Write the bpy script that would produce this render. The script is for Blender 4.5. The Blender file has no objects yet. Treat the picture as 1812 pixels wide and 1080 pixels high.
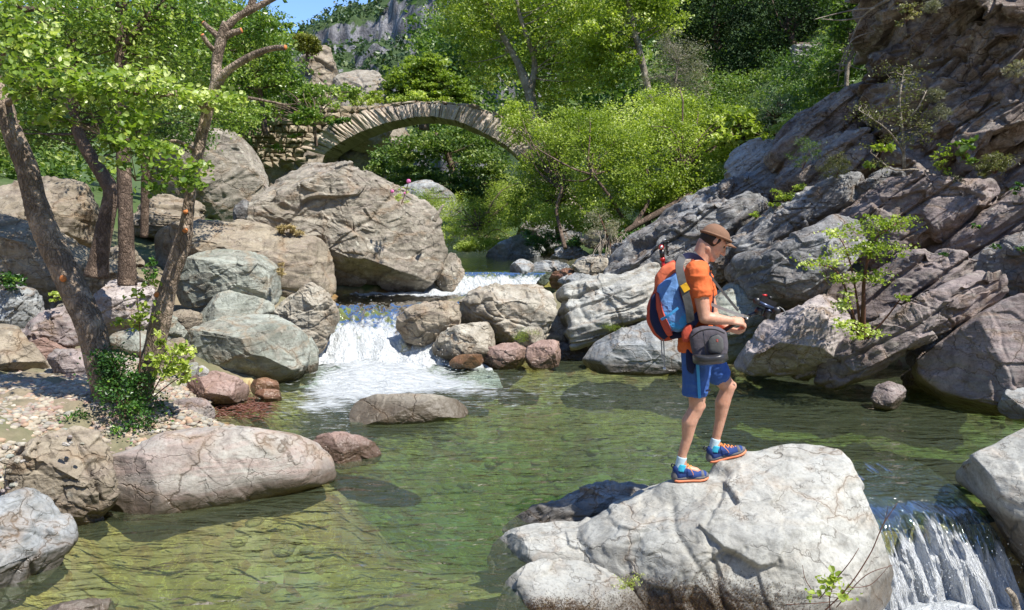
import bpy, bmesh, math, random
import numpy as np
from mathutils import Vector, Matrix

# ------------------------------------------------------------------ camera, sky, sun, exposure
scn = bpy.context.scene
C = scn.collection
FPX, PITCH, CAMH = 1395.0, math.radians(6.5), 2.3
cam_d = bpy.data.cameras.new('camera')
cam_d.sensor_width = 36.0
cam_d.lens = 36.0 * FPX / 1812.0
cam_d.clip_start, cam_d.clip_end = 0.05, 2000
cam = bpy.data.objects.new('camera', cam_d)
C.objects.link(cam)
cam.location = (0, 0, CAMH)
cam.rotation_euler = (math.radians(90) - PITCH, 0, 0)
scn.camera = cam

SUN = Vector((0.50, -0.36, 1.0)).normalized()
w = bpy.data.worlds.new("World")
scn.world = w
w.use_nodes = True
wn = w.node_tree
bg = wn.nodes['Background']
sky = wn.nodes.new('ShaderNodeTexSky')
sky.sky_type = 'NISHITA'
sky.sun_disc = False
sky.sun_elevation = math.asin(SUN.z)
sky.sun_rotation = math.atan2(SUN.x, SUN.y)
sky.altitude = 1500
sky.air_density = 0.85
sky.dust_density = 0.0
sky.ozone_density = 6.0
wn.links.new(sky.outputs[0], bg.inputs[0])
bg.inputs[1].default_value = 0.15
sd = bpy.data.lights.new('sun', 'SUN')
sd.energy = 4.0
sd.angle = math.radians(0.5)
sd.color = (1.0, 0.955, 0.87)
so = bpy.data.objects.new('sun', sd)
C.objects.link(so)
so.rotation_euler = SUN.to_track_quat('Z', 'Y').to_euler()
scn.view_settings.view_transform = 'Standard'
scn.view_settings.look = 'None'
scn.view_settings.gamma = 1
scn.view_settings.use_curve_mapping = False
scn.view_settings.exposure = 0.98
scn.render.engine = 'CYCLES'
scn.cycles.use_denoising = True
scn.cycles.max_bounces = 7
scn.cycles.diffuse_bounces = 3
scn.cycles.glossy_bounces = 3
scn.cycles.transmission_bounces = 4
scn.cycles.transparent_max_bounces = 10
scn.cycles.volume_bounces = 0
scn.cycles.sample_clamp_indirect = 6
scn.cycles.caustics_reflective = False
scn.cycles.caustics_refractive = False

# ------------------------------------------------------------------ helpers: space
def ray(px, py):
    cx = (px - 906.0) / FPX
    cz = (540.0 - py) / FPX
    Y = math.cos(PITCH) + cz * math.sin(PITCH)
    Z = -math.sin(PITCH) + cz * math.cos(PITCH)
    return np.array([cx / Y, 1.0, Z / Y])
def P(px, py, d):
    r = ray(px, py) * d
    return np.array([r[0], r[1], CAMH + r[2]])
def G(px, py, z=0.0):
    r = ray(px, py)
    t = (z - CAMH) / r[2]
    return np.array([r[0] * t, r[1] * t, z])

# ------------------------------------------------------------------ helpers: noise
def _h(ix, iy, iz, seed):
    n = (ix.astype(np.int64) * 73856093) ^ (iy.astype(np.int64) * 19349663) ^ (iz.astype(np.int64) * 83492791) ^ (seed * 2654435761 & 0x7fffffff)
    n = (n ^ (n >> 13)) * 1274126177 & 0x7fffffff
    n = (n ^ (n >> 16)) * 668265263 & 0x7fffffff
    return (n & 0xffffff) / float(0xffffff)
def vnoise(p, seed=0):
    i = np.floor(p); f = p - i; u = f * f * f * (f * (f * 6 - 15) + 10)
    i = i.astype(np.int64)
    r = 0
    for dx in (0, 1):
        wx = u[:, 0] if dx else 1 - u[:, 0]
        for dy in (0, 1):
            wy = u[:, 1] if dy else 1 - u[:, 1]
            for dz in (0, 1):
                wz = u[:, 2] if dz else 1 - u[:, 2]
                r = r + wx * wy * wz * _h(i[:, 0] + dx, i[:, 1] + dy, i[:, 2] + dz, seed)
    return r * 2 - 1
def fbm(p, octv=4, seed=0, gain=0.5, ridge=False):
    a, r, s = 1.0, 0, 0
    for k in range(octv):
        n = vnoise(p * (2.03 ** k) + 17.3 * k, seed + k)
        if ridge: n = 1 - 2 * np.abs(n)
        r = r + a * n; s += a; a *= gain
    return r / s
def worley(p, seed=0):
    i = np.floor(p).astype(np.int64)
    f1 = np.full(len(p), 9.0); f2 = np.full(len(p), 9.0); cid = np.zeros(len(p))
    for dx in (-1, 0, 1):
        for dy in (-1, 0, 1):
            for dz in (-1, 0, 1):
                jx, jy, jz = i[:, 0] + dx, i[:, 1] + dy, i[:, 2] + dz
                a = _h(jx, jy, jz, seed)
                q = np.stack([jx + a, jy + _h(jx, jy, jz, seed + 7), jz + _h(jx, jy, jz, seed + 13)], 1)
                dd = ((q - p) ** 2).sum(1)
                nw = dd < f1
                f2 = np.where(nw, f1, np.minimum(f2, dd))
                cid = np.where(nw, a, cid)
                f1 = np.where(nw, dd, f1)
    return np.sqrt(f1), np.sqrt(f2), cid
def facet(p, seed=0):
    """chipped-stone noise: every cell is its own tilted plane"""
    i = np.floor(p).astype(np.int64)
    f1 = np.full(len(p), 9.0); val = np.zeros(len(p))
    for dx in (-1, 0, 1):
        for dy in (-1, 0, 1):
            for dz in (-1, 0, 1):
                jx, jy, jz = i[:, 0] + dx, i[:, 1] + dy, i[:, 2] + dz
                q = np.stack([jx + _h(jx, jy, jz, seed), jy + _h(jx, jy, jz, seed + 7), jz + _h(jx, jy, jz, seed + 13)], 1)
                dv = p - q
                dd = (dv ** 2).sum(1)
                g = np.stack([_h(jx, jy, jz, seed + 21), _h(jx, jy, jz, seed + 22), _h(jx, jy, jz, seed + 23)], 1) * 2 - 1
                v = (dv * g).sum(1) + 0.35 * (_h(jx, jy, jz, seed + 24) - 0.5)
                nw = dd < f1
                val = np.where(nw, v, val); f1 = np.where(nw, dd, f1)
    return val
def sstep(a, b, x):
    t = np.clip((x - a) / (b - a), 0, 1)
    return t * t * (3 - 2 * t)

# ------------------------------------------------------------------ helpers: objects
def tag(o, label=None, cat=None, group=None, kind=None):
    if label: o['label'] = label
    if cat: o['category'] = cat
    if group: o['group'] = group
    if kind: o['kind'] = kind
    return o
def meshdata(name, verts, faces, mat=None, smooth=True, attrs=None):
    verts = np.asarray(verts, dtype=np.float32)
    me = bpy.data.meshes.new(name)
    me.vertices.add(len(verts))
    me.vertices.foreach_set('co', verts.ravel())
    if isinstance(faces, np.ndarray):
        n, k = faces.shape
        me.loops.add(n * k); me.polygons.add(n)
        me.loops.foreach_set('vertex_index', faces.astype(np.int32).ravel())
        me.polygons.foreach_set('loop_start', np.arange(0, n * k, k, dtype=np.int32))
        me.polygons.foreach_set('use_smooth', np.full(n, smooth))
    else:
        tot = np.array([len(f) for f in faces], dtype=np.int32)
        me.loops.add(int(tot.sum())); me.polygons.add(len(faces))
        me.loops.foreach_set('vertex_index', np.array([i for f in faces for i in f], dtype=np.int32))
        me.polygons.foreach_set('loop_start', np.concatenate([[0], np.cumsum(tot)[:-1]]).astype(np.int32))
        me.polygons.foreach_set('use_smooth', np.full(len(faces), smooth))
    if attrs:
        for k, v in attrs.items():
            a = me.attributes.new(k, 'FLOAT', 'POINT')
            a.data.foreach_set('value', np.asarray(v, dtype=np.float32))
    if mat: me.materials.append(mat)
    me.update(calc_edges=True)
    me.validate()
    return me
def obj(name, verts, faces, mat=None, parent=None, loc=None, smooth=True, attrs=None):
    verts = np.asarray(verts, dtype=float)
    l = np.zeros(3) if loc is None else np.asarray(loc, dtype=float)
    me = meshdata(name, verts - l, faces, mat, smooth, attrs)
    o = bpy.data.objects.new(name, me)
    C.objects.link(o)
    if parent is not None:
        o.parent = parent
        o.location = Vector(l) - parent.location
    else:
        o.location = l
    return o
def empty(name, loc, label=None, cat=None, group=None):
    o = bpy.data.objects.new(name, None)
    C.objects.link(o)
    o.location = loc
    o.empty_display_size = 0.1
    return tag(o, label, cat, group)
_ico = {}
def ico(n):
    if n not in _ico:
        bm = bmesh.new()
        bmesh.ops.create_icosphere(bm, subdivisions=n, radius=1)
        v = np.array([x.co[:] for x in bm.verts]); f = np.array([[q.index for q in x.verts] for x in bm.faces])
        bm.free(); _ico[n] = (v, f)
    return _ico[n]
def vnormals(v, f):
    a = v[f[:, 1]] - v[f[:, 0]]; b = v[f[:, 2]] - v[f[:, 0]]
    n = np.cross(a, b)
    out = np.zeros_like(v)
    for k in range(f.shape[1]):
        for c in range(3):
            out[:, c] += np.bincount(f[:, k], weights=n[:, c], minlength=len(v))
    return out / (np.linalg.norm(out, axis=1, keepdims=True) + 1e-12)
def grid_faces(nu, nv):
    i = np.arange(nu - 1)[:, None] * nv + np.arange(nv - 1)[None, :]
    i = i.ravel()
    return np.stack([i, i + nv, i + nv + 1, i + 1], 1)
def catmull(pts, n):
    pts = np.asarray(pts, dtype=float)
    if len(pts) == 2:
        t = np.linspace(0, 1, n)[:, None]
        return pts[0] * (1 - t) + pts[1] * t
    q = np.vstack([2 * pts[0] - pts[1], pts, 2 * pts[-1] - pts[-2]])
    T = np.linspace(0, len(pts) - 1 - 1e-6, n)
    k = T.astype(int); t = (T - k)[:, None]
    a, b, c, d = q[k], q[k + 1], q[k + 2], q[k + 3]
    return 0.5 * (2 * b + (c - a) * t + (2 * a - 5 * b + 4 * c - d) * t * t + (3 * b - a - 3 * c + d) * t ** 3)
def tube(pts, rad, sides=8, n=None, disp=None, cap=True):
    """pts (k,3), rad (k,) -> verts, quads (numpy)"""
    pr = np.hstack([np.asarray(pts, float), np.asarray(rad, float)[:, None]])
    if n: pr = catmull(pr, n)
    p, r = pr[:, :3], np.maximum(pr[:, 3], 1e-4)
    m = len(p)
    t = np.gradient(p, axis=0); t /= np.linalg.norm(t, axis=1, keepdims=True) + 1e-9
    ref = np.array([0.31, 0.9, 0.13]) if abs(t[:, 1]).mean() < 0.75 else np.array([1.0, 0.1, 0.2])
    u = np.cross(t, ref); u /= np.linalg.norm(u, axis=1, keepdims=True)
    v = np.cross(t, u)
    a = np.linspace(0, 2 * math.pi, sides, endpoint=False)
    d = u[:, None, :] * np.cos(a)[None, :, None] + v[:, None, :] * np.sin(a)[None, :, None]
    V = (p[:, None, :] + d * r[:, None, None])
    V = V.reshape(-1, 3)
    if disp is not None:
        V = V + d.reshape(-1, 3) * disp(V, np.repeat(r, sides))[:, None]
    i = np.arange(m - 1)[:, None] * sides; j = np.arange(sides)[None, :]; j2 = (j + 1) % sides
    F = np.stack([i + j, i + j2, i + sides + j2, i + sides + j], 2).reshape(-1, 4)
    if cap:
        V = np.vstack([V, p[0], p[-1]])
        c0, c1 = len(V) - 2, len(V) - 1
        jj = np.arange(sides); k2 = (jj + 1) % sides
        F = np.vstack([F, np.stack([np.full(sides, c0), k2, jj, jj], 1), np.stack([np.full(sides, c1), (m - 1) * sides + jj, (m - 1) * sides + k2, (m - 1) * sides + k2], 1)])
    return V, F
def joinm(parts):
    vs, fs, o = [], [], 0
    for v, f in parts:
        if f.shape[1] == 3: f = np.hstack([f, f[:, 2:3]])
        vs.append(v); fs.append(f + o); o += len(v)
    return np.vstack(vs), np.vstack(fs)
def fix_tri(F):
    """quads with repeated last index -> python face lists"""
    bad = F[:, 2] == F[:, 3]
    if not bad.any(): return F
    return [list(f[:3]) if b else list(f) for f, b in zip(F.tolist(), bad)]

# ------------------------------------------------------------------ helpers: materials
class NT:
    def __init__(s, name):
        s.m = bpy.data.materials.new(name); s.m.use_nodes = True
        s.t = s.m.node_tree; s.t.nodes.clear()
        s.out = s.t.nodes.new('ShaderNodeOutputMaterial')
    def n(s, typ, **kw):
        x = s.t.nodes.new('ShaderNode' + typ)
        for k, v in kw.items():
            if k.startswith('i_'):
                key = k[2:]
                key = int(key) if key.isdigit() else key.replace('_', ' ')
                x.inputs[key].default_value = v
            else: setattr(x, k, v)
        return x
    def l(s, a, b): s.t.links.new(a, b)
    def math(s, op, a, b=None, clamp=False):
        x = s.n('Math', operation=op); x.use_clamp = clamp
        for i, q in enumerate((a, b)):
            if q is None: continue
            if isinstance(q, (int, float)): x.inputs[i].default_value = q
            else: s.l(q, x.inputs[i])
        return x.outputs[0]
    def mix(s, fac, a, b, mode='MIX'):
        x = s.n('MixRGB', blend_type=mode)
        for i, q in enumerate((fac, a, b)):
            if isinstance(q, (int, float)): x.inputs[i].default_value = q
            elif isinstance(q, tuple): x.inputs[i].default_value = (*q, 1)
            else: s.l(q, x.inputs[i])
        return x.outputs[0]
    def ramp(s, v, *stops):
        x = s.n('ValToRGB'); e = x.color_ramp.elements
        while len(e) < len(stops): e.new(0.5)
        for q, (p, c) in zip(e, stops):
            q.position = p
            q.color = (c, c, c, 1) if isinstance(c, (int, float)) else (*c, 1)
        s.l(v, x.inputs[0]); return x.outputs[0]
    def noise(s, vec, scale, detail=4, rough=0.55, dist=0.0):
        x = s.n('TexNoise'); x.inputs['Scale'].default_value = scale; x.inputs['Detail'].default_value = detail
        x.inputs['Roughness'].default_value = rough; x.inputs['Distortion'].default_value = dist
        if vec is not None: s.l(vec, x.inputs['Vector'])
        return x.outputs['Fac']
    def voro(s, vec, scale, feat='F1', out='Distance', rand=1.0):
        x = s.n('TexVoronoi', feature=feat); x.inputs['Scale'].default_value = scale
        x.inputs['Randomness'].default_value = rand
        if vec is not None: s.l(vec, x.inputs['Vector'])
        return x.outputs[out]
    def mapping(s, vec, scale=(1, 1, 1), rot=(0, 0, 0), loc=(0, 0, 0)):
        x = s.n('Mapping'); x.inputs['Scale'].default_value = scale; x.inputs['Rotation'].default_value = rot; x.inputs['Location'].default_value = loc
        s.l(vec, x.inputs['Vector']); return x.outputs[0]
    def pos(s): return s.n('NewGeometry').outputs['Position']
    def attr(s, name): 
        return s.n('Attribute', attribute_name=name).outputs['Fac']
    def bump(s, h, strength=0.5, dist=0.02, normal=None):
        x = s.n('Bump'); x.inputs['Strength'].default_value = strength; x.inputs['Distance'].default_value = dist
        s.l(h, x.inputs['Height'])
        if normal is not None: s.l(normal, x.inputs['Normal'])
        return x.outputs[0]
    def pbsdf(s, col, rough=0.8, normal=None, spec=0.3, **kw):
        x = s.n('BsdfPrincipled')
        for k, q in (('Base Color', col), ('Roughness', rough), ('Specular IOR Level', spec)):
            if isinstance(q, (int, float)): x.inputs[k].default_value = q
            elif isinstance(q, tuple): x.inputs[k].default_value = (*q, 1)
            else: s.l(q, x.inputs[k])
        for k, q in kw.items(): x.inputs[k.replace('_', ' ')].default_value = q
        if normal is not None: s.l(normal, x.inputs['Normal'])
        return x.outputs[0]
    def surf(s, sh): s.l(sh, s.out.inputs['Surface']); return s.m
def plain(name, col, rough=0.7, spec=0.3, nz=0.0, nscale=40, bstr=0.3, metal=0.0):
    m = NT(name)
    tc = m.n('TexCoord').outputs['Object']
    if nz > 0:
        f = m.noise(tc, nscale, 4)
        c = m.mix(f, tuple(x * (1 - nz) for x in col), tuple(min(1, x * (1 + nz)) for x in col))
        nm = m.bump(f, bstr, 0.004)
    else: c, nm = col, None
    return m.surf(m.pbsdf(c, rough, nm, spec, Metallic=metal))

def rockmat(name, c1, c2, c3, lich=(0.45, 0.44, 0.38), lamt=0.35, crack=2.2, rough=0.85, wetz=None, bstr=0.6, vein=0.0, lichscale=9, rust=0.3, crackstr=1.0, tilt=0.0):
    m = NT(name)
    p = m.pos()
    big = m.noise(p, 1.3, 5, 0.6, 0.6)
    med = m.noise(p, 6, 8, 0.68, 0.4)
    fine = m.noise(p, 42, 8, 0.72)
    c = m.mix(m.ramp(big, (0.36, 0.0), (0.62, 1.0)), c1, c2)
    bp = m.mapping(p, (1.5, 1.5, 9), (0, tilt, 0))
    strat = m.noise(bp, 1.1, 6, 0.62, 1.2)
    c = m.mix(m.ramp(strat, (0.46, 0.0), (0.66, 0.85)), c, c3)
    c = m.mix(m.ramp(med, (0.3, 0.75), (0.5, 0.0)), c, tuple(x * 0.55 for x in c1))
    c = m.mix(m.ramp(med, (0.52, 0.0), (0.72, 0.5)), c, tuple(min(1, x * 1.35) for x in c2))
    # lichen spots
    wp = m.n('VectorMath', operation='ADD')
    nv = m.n('TexNoise'); nv.inputs['Scale'].default_value = 7; nv.inputs['Detail'].default_value = 4; m.l(p, nv.inputs['Vector'])
    sc = m.n('VectorMath', operation='SCALE'); sc.inputs['Scale'].default_value = 0.22; m.l(nv.outputs['Color'], sc.inputs[0])
    m.l(p, wp.inputs[0]); m.l(sc.outputs[0], wp.inputs[1])
    ld = m.voro(wp.outputs[0], lichscale, 'F1')
    lmask = m.math('MULTIPLY', m.ramp(ld, (0.12, 1.0), (0.27, 0.0)), m.ramp(m.noise(p, 2.6, 4), (0.42, 0.0), (0.58, 1.0)))
    c = m.mix(m.math('MULTIPLY', lmask, lamt * 1.6, True), c, lich)
    grime = m.ramp(fine, (0.35, 0.45), (0.52, 0.0))
    c = m.mix(grime, c, tuple(x * 0.5 for x in c1))
    # cracks
    cp = m.mapping(wp.outputs[0], (0.8, 0.8, 1.7), (0.2, tilt + 0.3, 0.3))
    e1 = m.voro(cp, crack, 'DISTANCE_TO_EDGE')
    e2 = m.voro(cp, crack * 2.7, 'DISTANCE_TO_EDGE')
    gate = m.ramp(m.noise(p, 1.9, 3), (0.42, 0.0), (0.56, 1.0))
    g1 = m.ramp(m.noise(p, 1.1, 3), (0.40, 0.0), (0.52, 1.0))
    k1 = m.math('MULTIPLY', m.ramp(e1, (0.0, 1.0), (0.016, 0.0)), g1)
    k2 = m.math('MULTIPLY', m.ramp(e2, (0.0, 1.0), (0.020, 0.0)), gate)
    kk = m.math('MAXIMUM', k1, k2)
    kk = m.math('MULTIPLY', kk, crackstr, True)
    c = m.mix(m.math('MULTIPLY', kk, 0.75, True), c, (0.06, 0.045, 0.03))
    if rust > 0:
        c = m.mix(m.math('MULTIPLY', m.ramp(e1, (0.0, rust), (0.09, 0.0)), gate), c, (0.33, 0.2, 0.1))
    if vein > 0:
        e3 = m.voro(m.mapping(wp.outputs[0], (0.8, 0.8, 2.6), (0.5, 0.4 + tilt, 0.3)), crack * 1.3, 'DISTANCE_TO_EDGE')
        c = m.mix(m.ramp(e3, (0.0, vein), (0.018, 0.0)), c, (0.6, 0.58, 0.54))
    rg = rough
    if wetz is not None:
        z = m.n('SeparateXYZ'); m.l(p, z.inputs[0])
        zz = m.math('ADD', z.outputs[2], m.math('MULTIPLY', m.math('SUBTRACT', med, 0.5), -0.25))
        wet = m.ramp(m.math('SUBTRACT', zz, wetz), (0.05, 1.0), (0.17, 0.0))
        c = m.mix(wet, c, m.mix(0.72, c, (0.05, 0.032, 0.016)))
        rg = m.math('SUBTRACT', rough, m.math('MULTIPLY', wet, 0.5))
    h = m.math('ADD', m.math('MULTIPLY', med, 0.9), m.math('MULTIPLY', fine, 0.28))
    h = m.math('ADD', h, m.math('MULTIPLY', strat, 0.6))
    h = m.math('SUBTRACT', h, m.math('MULTIPLY', kk, 0.55))
    nm = m.bump(h, bstr, 0.045)
    return m.surf(m.pbsdf(c, rg, nm, 0.35))

def leafmat(name, ca, cb, cc=None, trans=0.4, rough=0.42, spec=0.4):
    m = NT(name)
    t = m.attr('tint')
    c = m.mix(t, ca, cb)
    if cc is not None: c = m.mix(m.ramp(t, (0.86, 0.0), (0.97, 1.0)), c, cc)
    a = m.pbsdf(c, rough, None, spec)
    b = m.n('BsdfTranslucent')
    m.l(m.mix(1.0, c, (1.35, 1.45, 0.55), 'MULTIPLY'), b.inputs[0])
    x = m.n('MixShader'); x.inputs[0].default_value = trans
    m.l(a, x.inputs[1]); m.l(b.outputs[0], x.inputs[2])
    return m.surf(x.outputs[0])
def barkmat(name, c1, c2, scale=1.0, orange=0.0):
    m = NT(name)
    tc = m.n('TexCoord').outputs['Object']
    q = m.mapping(tc, (14 * scale, 14 * scale, 5 * scale))
    n1 = m.noise(q, 1.0, 6, 0.6, 0.5)
    wv = m.n('TexNoise'); wv.inputs['Scale'].default_value = 9 * scale; wv.inputs['Detail'].default_value = 4; m.l(tc, wv.inputs['Vector'])
    ws = m.n('VectorMath', operation='SCALE'); ws.inputs['Scale'].default_value = 0.12 / scale; m.l(wv.outputs['Color'], ws.inputs[0])
    wa = m.n('VectorMath', operation='ADD'); m.l(tc, wa.inputs[0]); m.l(ws.outputs[0], wa.inputs[1])
    e = m.voro(m.mapping(wa.outputs[0], (34 * scale, 34 * scale, 11 * scale)), 1.0, 'DISTANCE_TO_EDGE')
    c = m.mix(n1, c1, c2)
    c = m.mix(m.ramp(e, (0.0, 0.6), (0.11, 0.0)), c, tuple(x * 0.45 for x in c1))
    c = m.mix(m.ramp(m.noise(tc, 5.5 * scale, 6, 0.7), (0.52, 0.0), (0.62, 0.7)), c, tuple(min(1, x * 1.7) for x in c2))
    big = m.noise(tc, 2.2, 3)
    c = m.mix(m.ramp(big, (0.5, 0.0), (0.7, 0.5)), c, tuple(min(1, x * 1.6) for x in c2))
    h = m.math('ADD', n1, m.ramp(e, (0.0, 0.0), (0.2, 1.0)))
    nm = m.bump(h, 0.8, 0.012)
    return m.surf(m.pbsdf(c, 0.9, nm, 0.2))
# ------------------------------------------------------------------ ground sheet, river bed
def seg_sd(px, py, poly):
    poly = np.asarray(poly)[:, :2]
    d = np.full(px.shape, 1e9); inside = np.zeros(px.shape, bool)
    n = len(poly)
    for i in range(n):
        a, b = poly[i], poly[(i + 1) % n]
        e = b - a
        t = np.clip(((px - a[0]) * e[0] + (py - a[1]) * e[1]) / (e @ e + 1e-12), 0, 1)
        d = np.minimum(d, np.hypot(px - a[0] - t * e[0], py - a[1] - t * e[1]))
        c = ((a[1] > py) != (b[1] > py)) & (px < (b[0] - a[0]) * (py - a[1]) / (b[1] - a[1] + 1e-12) + a[0])
        inside ^= c
    return np.where(inside, -d, d)
shore = [G(-250, 1085), G(-40, 1060), G(75, 1000), G(180, 905), G(400, 880), G(575, 845), G(570, 815), G(500, 770), G(400, 748), G(430, 705), G(500, 680), G(560, 645)]
POOL = [list(q[:2]) for q in shore] + [[-3.0, 12.6], [-1.6, 12.8], [-1.0, 12.6], [1.0, 12.6], [2.6, 12.8], [4.2, 12.6], [6.0, 11.8], [7.6, 11.2], [8.6, 10.0], [8.6, 8.0], [5.3, 7.0], [4.2, 6.2], [2.6, 5.9], [0.8, 4.2], [0.0, 2.0], [-4.5, 1.5]]
def level(y):
    z = 0.72 * (0.55 * sstep(11.4, 13.8, y) + 0.25 * sstep(12.0, 12.5, y) + 0.20 * sstep(12.9, 13.3, y)) + 0.04 * sstep(13.7, 16, y)
    return z + 0.36 * sstep(16.0, 16.45, y)
def chan(y):
    cx = np.interp(y, [10, 11.5, 12.5, 14, 15.2, 16.2, 17.5, 21, 25, 31, 40, 60], [-1.9, -2.0, -2.25, -2.25, -1.9, -0.95, -0.1, -0.2, -1.0, -2.2, -3.5, -6])
    wd = np.interp(y, [10, 11.5, 12.5, 14, 15.2, 16.2, 17.5, 21, 25, 31, 40, 60], [1.4, 1.3, 1.0, 1.05, 1.5, 0.95, 1.9, 2.2, 2.4, 3.0, 2.6, 2.0])
    return cx, wd
def ground_h(x, y):
    p = np.stack([x, y, 0 * x], 1)
    sd = seg_sd(x, y, POOL) - 0.28
    deep = 0.62 + 0.80 * sstep(0.0, 2.0, 2.6 - np.hypot((x - 0.3) / 1.25, (y - 8.6))) + 0.35 * sstep(1.5, 4.5, x) * sstep(7.5, 9.5, y)
    bed = -deep * sstep(0.0, 1.1, -sd) - 0.05 + 0.09 * fbm(p * 1.7, 4, 3)
    cxx, wd = chan(y)
    ex = np.abs(x - cxx) - wd
    lv = level(y)
    side = np.where(x > cxx, 0.30 + 0.5 * sstep(16, 26, y), 0.33)
    rise = np.where(x > cxx, 1.0, 0.6)
    far = np.clip((y - 18) / 30, 0, 1)
    bank = lv + 0.18 + np.clip(ex, 0, 40) * side * (0.35 + 0.65 * sstep(0.5, 4.5, ex)) * rise
    nearb = 0.10 + 0.42 * sstep(0.0, 1.1, sd) + 0.09 * np.clip(sd, 0, 30)
    t = sstep(9.2, 12.0, y)
    land = nearb * (1 - t) + bank * t
    land = np.where(y < 15, np.minimum(land, 0.12 + 0.8 * np.clip(sd, 0, 50)), land)
    land = land + 0.07 * fbm(p * 0.9, 4, 5) + 0.6 * far * fbm(p * 0.18, 3, 9)
    land = land - 0.62 * np.exp(-(((x - 0.9) / 1.7) ** 4 + ((y - 16.4) / 2.4) ** 4))
    # upstream bed
    up = lv - 0.32 * sstep(0.05, -0.6, ex) + 0.05 * fbm(p * 2, 3, 8)
    land = np.where((y > 12.0) & (ex < 0.35), np.minimum(land, up + 0.5 * np.clip(ex, 0, 1)), land)
    z = np.where((sd < 0) & (y < 13), np.minimum(land, bed + 0.1 * t), land)
    low = (x > 0.6) & (y < 6.1) & (x < 9)
    z = np.where(low, -1.15 + 0.3 * sstep(4.6, 6.5, x), z)
    z = z + sstep(45, 120, y) * (np.clip(y - 45, 0, 400) * 0.13)
    z = z * (1 - 0.0) + 22 * sstep(30, 120, np.abs(x)) + 25 * sstep(-5, -60, y)
    return z
def spaced(a, b, dense0, dense1, step, far_n):
    l = dense0 - np.geomspace(step, dense0 - a, far_n)[::-1]
    r = dense1 + np.geomspace(step, b - dense1, far_n)
    return np.concatenate([l, np.arange(dense0, dense1 + 1e-6, step), r])
gx = spaced(-260, 260, -7.5, 9.0, 0.085, 45)
gy = spaced(-120, 480, 1.5, 17.5, 0.085, 60)
X, Y = np.meshgrid(gx, gy, indexing='ij')
x, y = X.ravel(), Y.ravel()
z = ground_h(x, y)
pm = np.stack([x, y, 0 * x], 1)
near = (np.abs(x) < 9) & (y > 1) & (y < 18)
f1, f2, cid = worley(pm[near] * 4.2, 4)
z[near] += 0.055 * (1 - sstep(0.0, 0.75, f1)) * (0.5 + cid)
m = NT('river_ground')
p = m.pos()
f1n = m.voro(p, 7.5, 'F1', 'Color')
dist = m.voro(p, 7.5, 'F1', 'Distance')
sep = m.n('SeparateColor'); m.l(f1n, sep.inputs[0])
n1 = m.noise(p, 1.4, 5, 0.6, 0.5)
n2 = m.noise(p, 11, 7, 0.7)
stone = m.mix(sep.outputs[0], (0.26, 0.22, 0.13), (0.46, 0.40, 0.24))
stone = m.mix(m.ramp(sep.outputs[1], (0.6, 0.0), (0.9, 1.0)), stone, (0.26, 0.13, 0.10))
caustic_fil = m.noise(p, 3.2, 5, 0.6, 2.2)
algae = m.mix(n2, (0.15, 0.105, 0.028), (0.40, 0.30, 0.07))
algae = m.mix(m.ramp(caustic_fil, (0.475, 0.0), (0.50, 0.8), (0.525, 0.0)), algae, (0.60, 0.50, 0.13))  # bright network strands: algae threads plus sun caustics painted into the bed colour
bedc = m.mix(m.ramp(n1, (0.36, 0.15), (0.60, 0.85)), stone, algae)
bedc = m.mix(m.ramp(m.noise(p, 0.75, 4, 0.6, 1.0), (0.50, 0.0), (0.68, 0.75)), bedc, (0.17, 0.075, 0.035))
bedc = m.mix(m.ramp(n2, (0.30, 0.7), (0.46, 0.0)), bedc, (0.11, 0.09, 0.035))
soil = m.mix(n2, (0.10, 0.08, 0.055), (0.34, 0.28, 0.19))
moss = m.mix(m.noise(p, 3.3, 6, 0.7), (0.035, 0.06, 0.018), (0.10, 0.15, 0.045))
vg = m.attr('veg')
soil = m.mix(m.math('ADD', m.math('MULTIPLY', m.ramp(m.noise(p, 0.8, 4), (0.45, 0.0), (0.6, 1.0)), 0.5), vg, True), soil, moss)
zs = m.n('SeparateXYZ'); m.l(p, zs.inputs[0])
lv = m.n('Attribute', attribute_name='wet').outputs['Fac']
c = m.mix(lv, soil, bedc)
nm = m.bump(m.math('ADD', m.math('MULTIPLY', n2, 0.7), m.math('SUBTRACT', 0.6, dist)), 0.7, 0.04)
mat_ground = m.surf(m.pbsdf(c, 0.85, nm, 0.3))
wet = (seg_sd(x, y, POOL) < 0.36) & (y < 13.5)
cxx, wdd = chan(y)
wet = wet | ((y > 10) & (np.abs(x - cxx) < wdd + 0.1) & (y < 60)) | ((x > 0.6) & (y < 6.1) & (x < 9) & (y > 0))
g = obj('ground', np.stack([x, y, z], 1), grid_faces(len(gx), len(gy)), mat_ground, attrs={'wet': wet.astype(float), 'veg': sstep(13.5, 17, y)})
tag(g, kind='structure')
def gz(px_, py_):
    return float(ground_h(np.array([float(px_)]), np.array([float(py_)]))[0])

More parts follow.
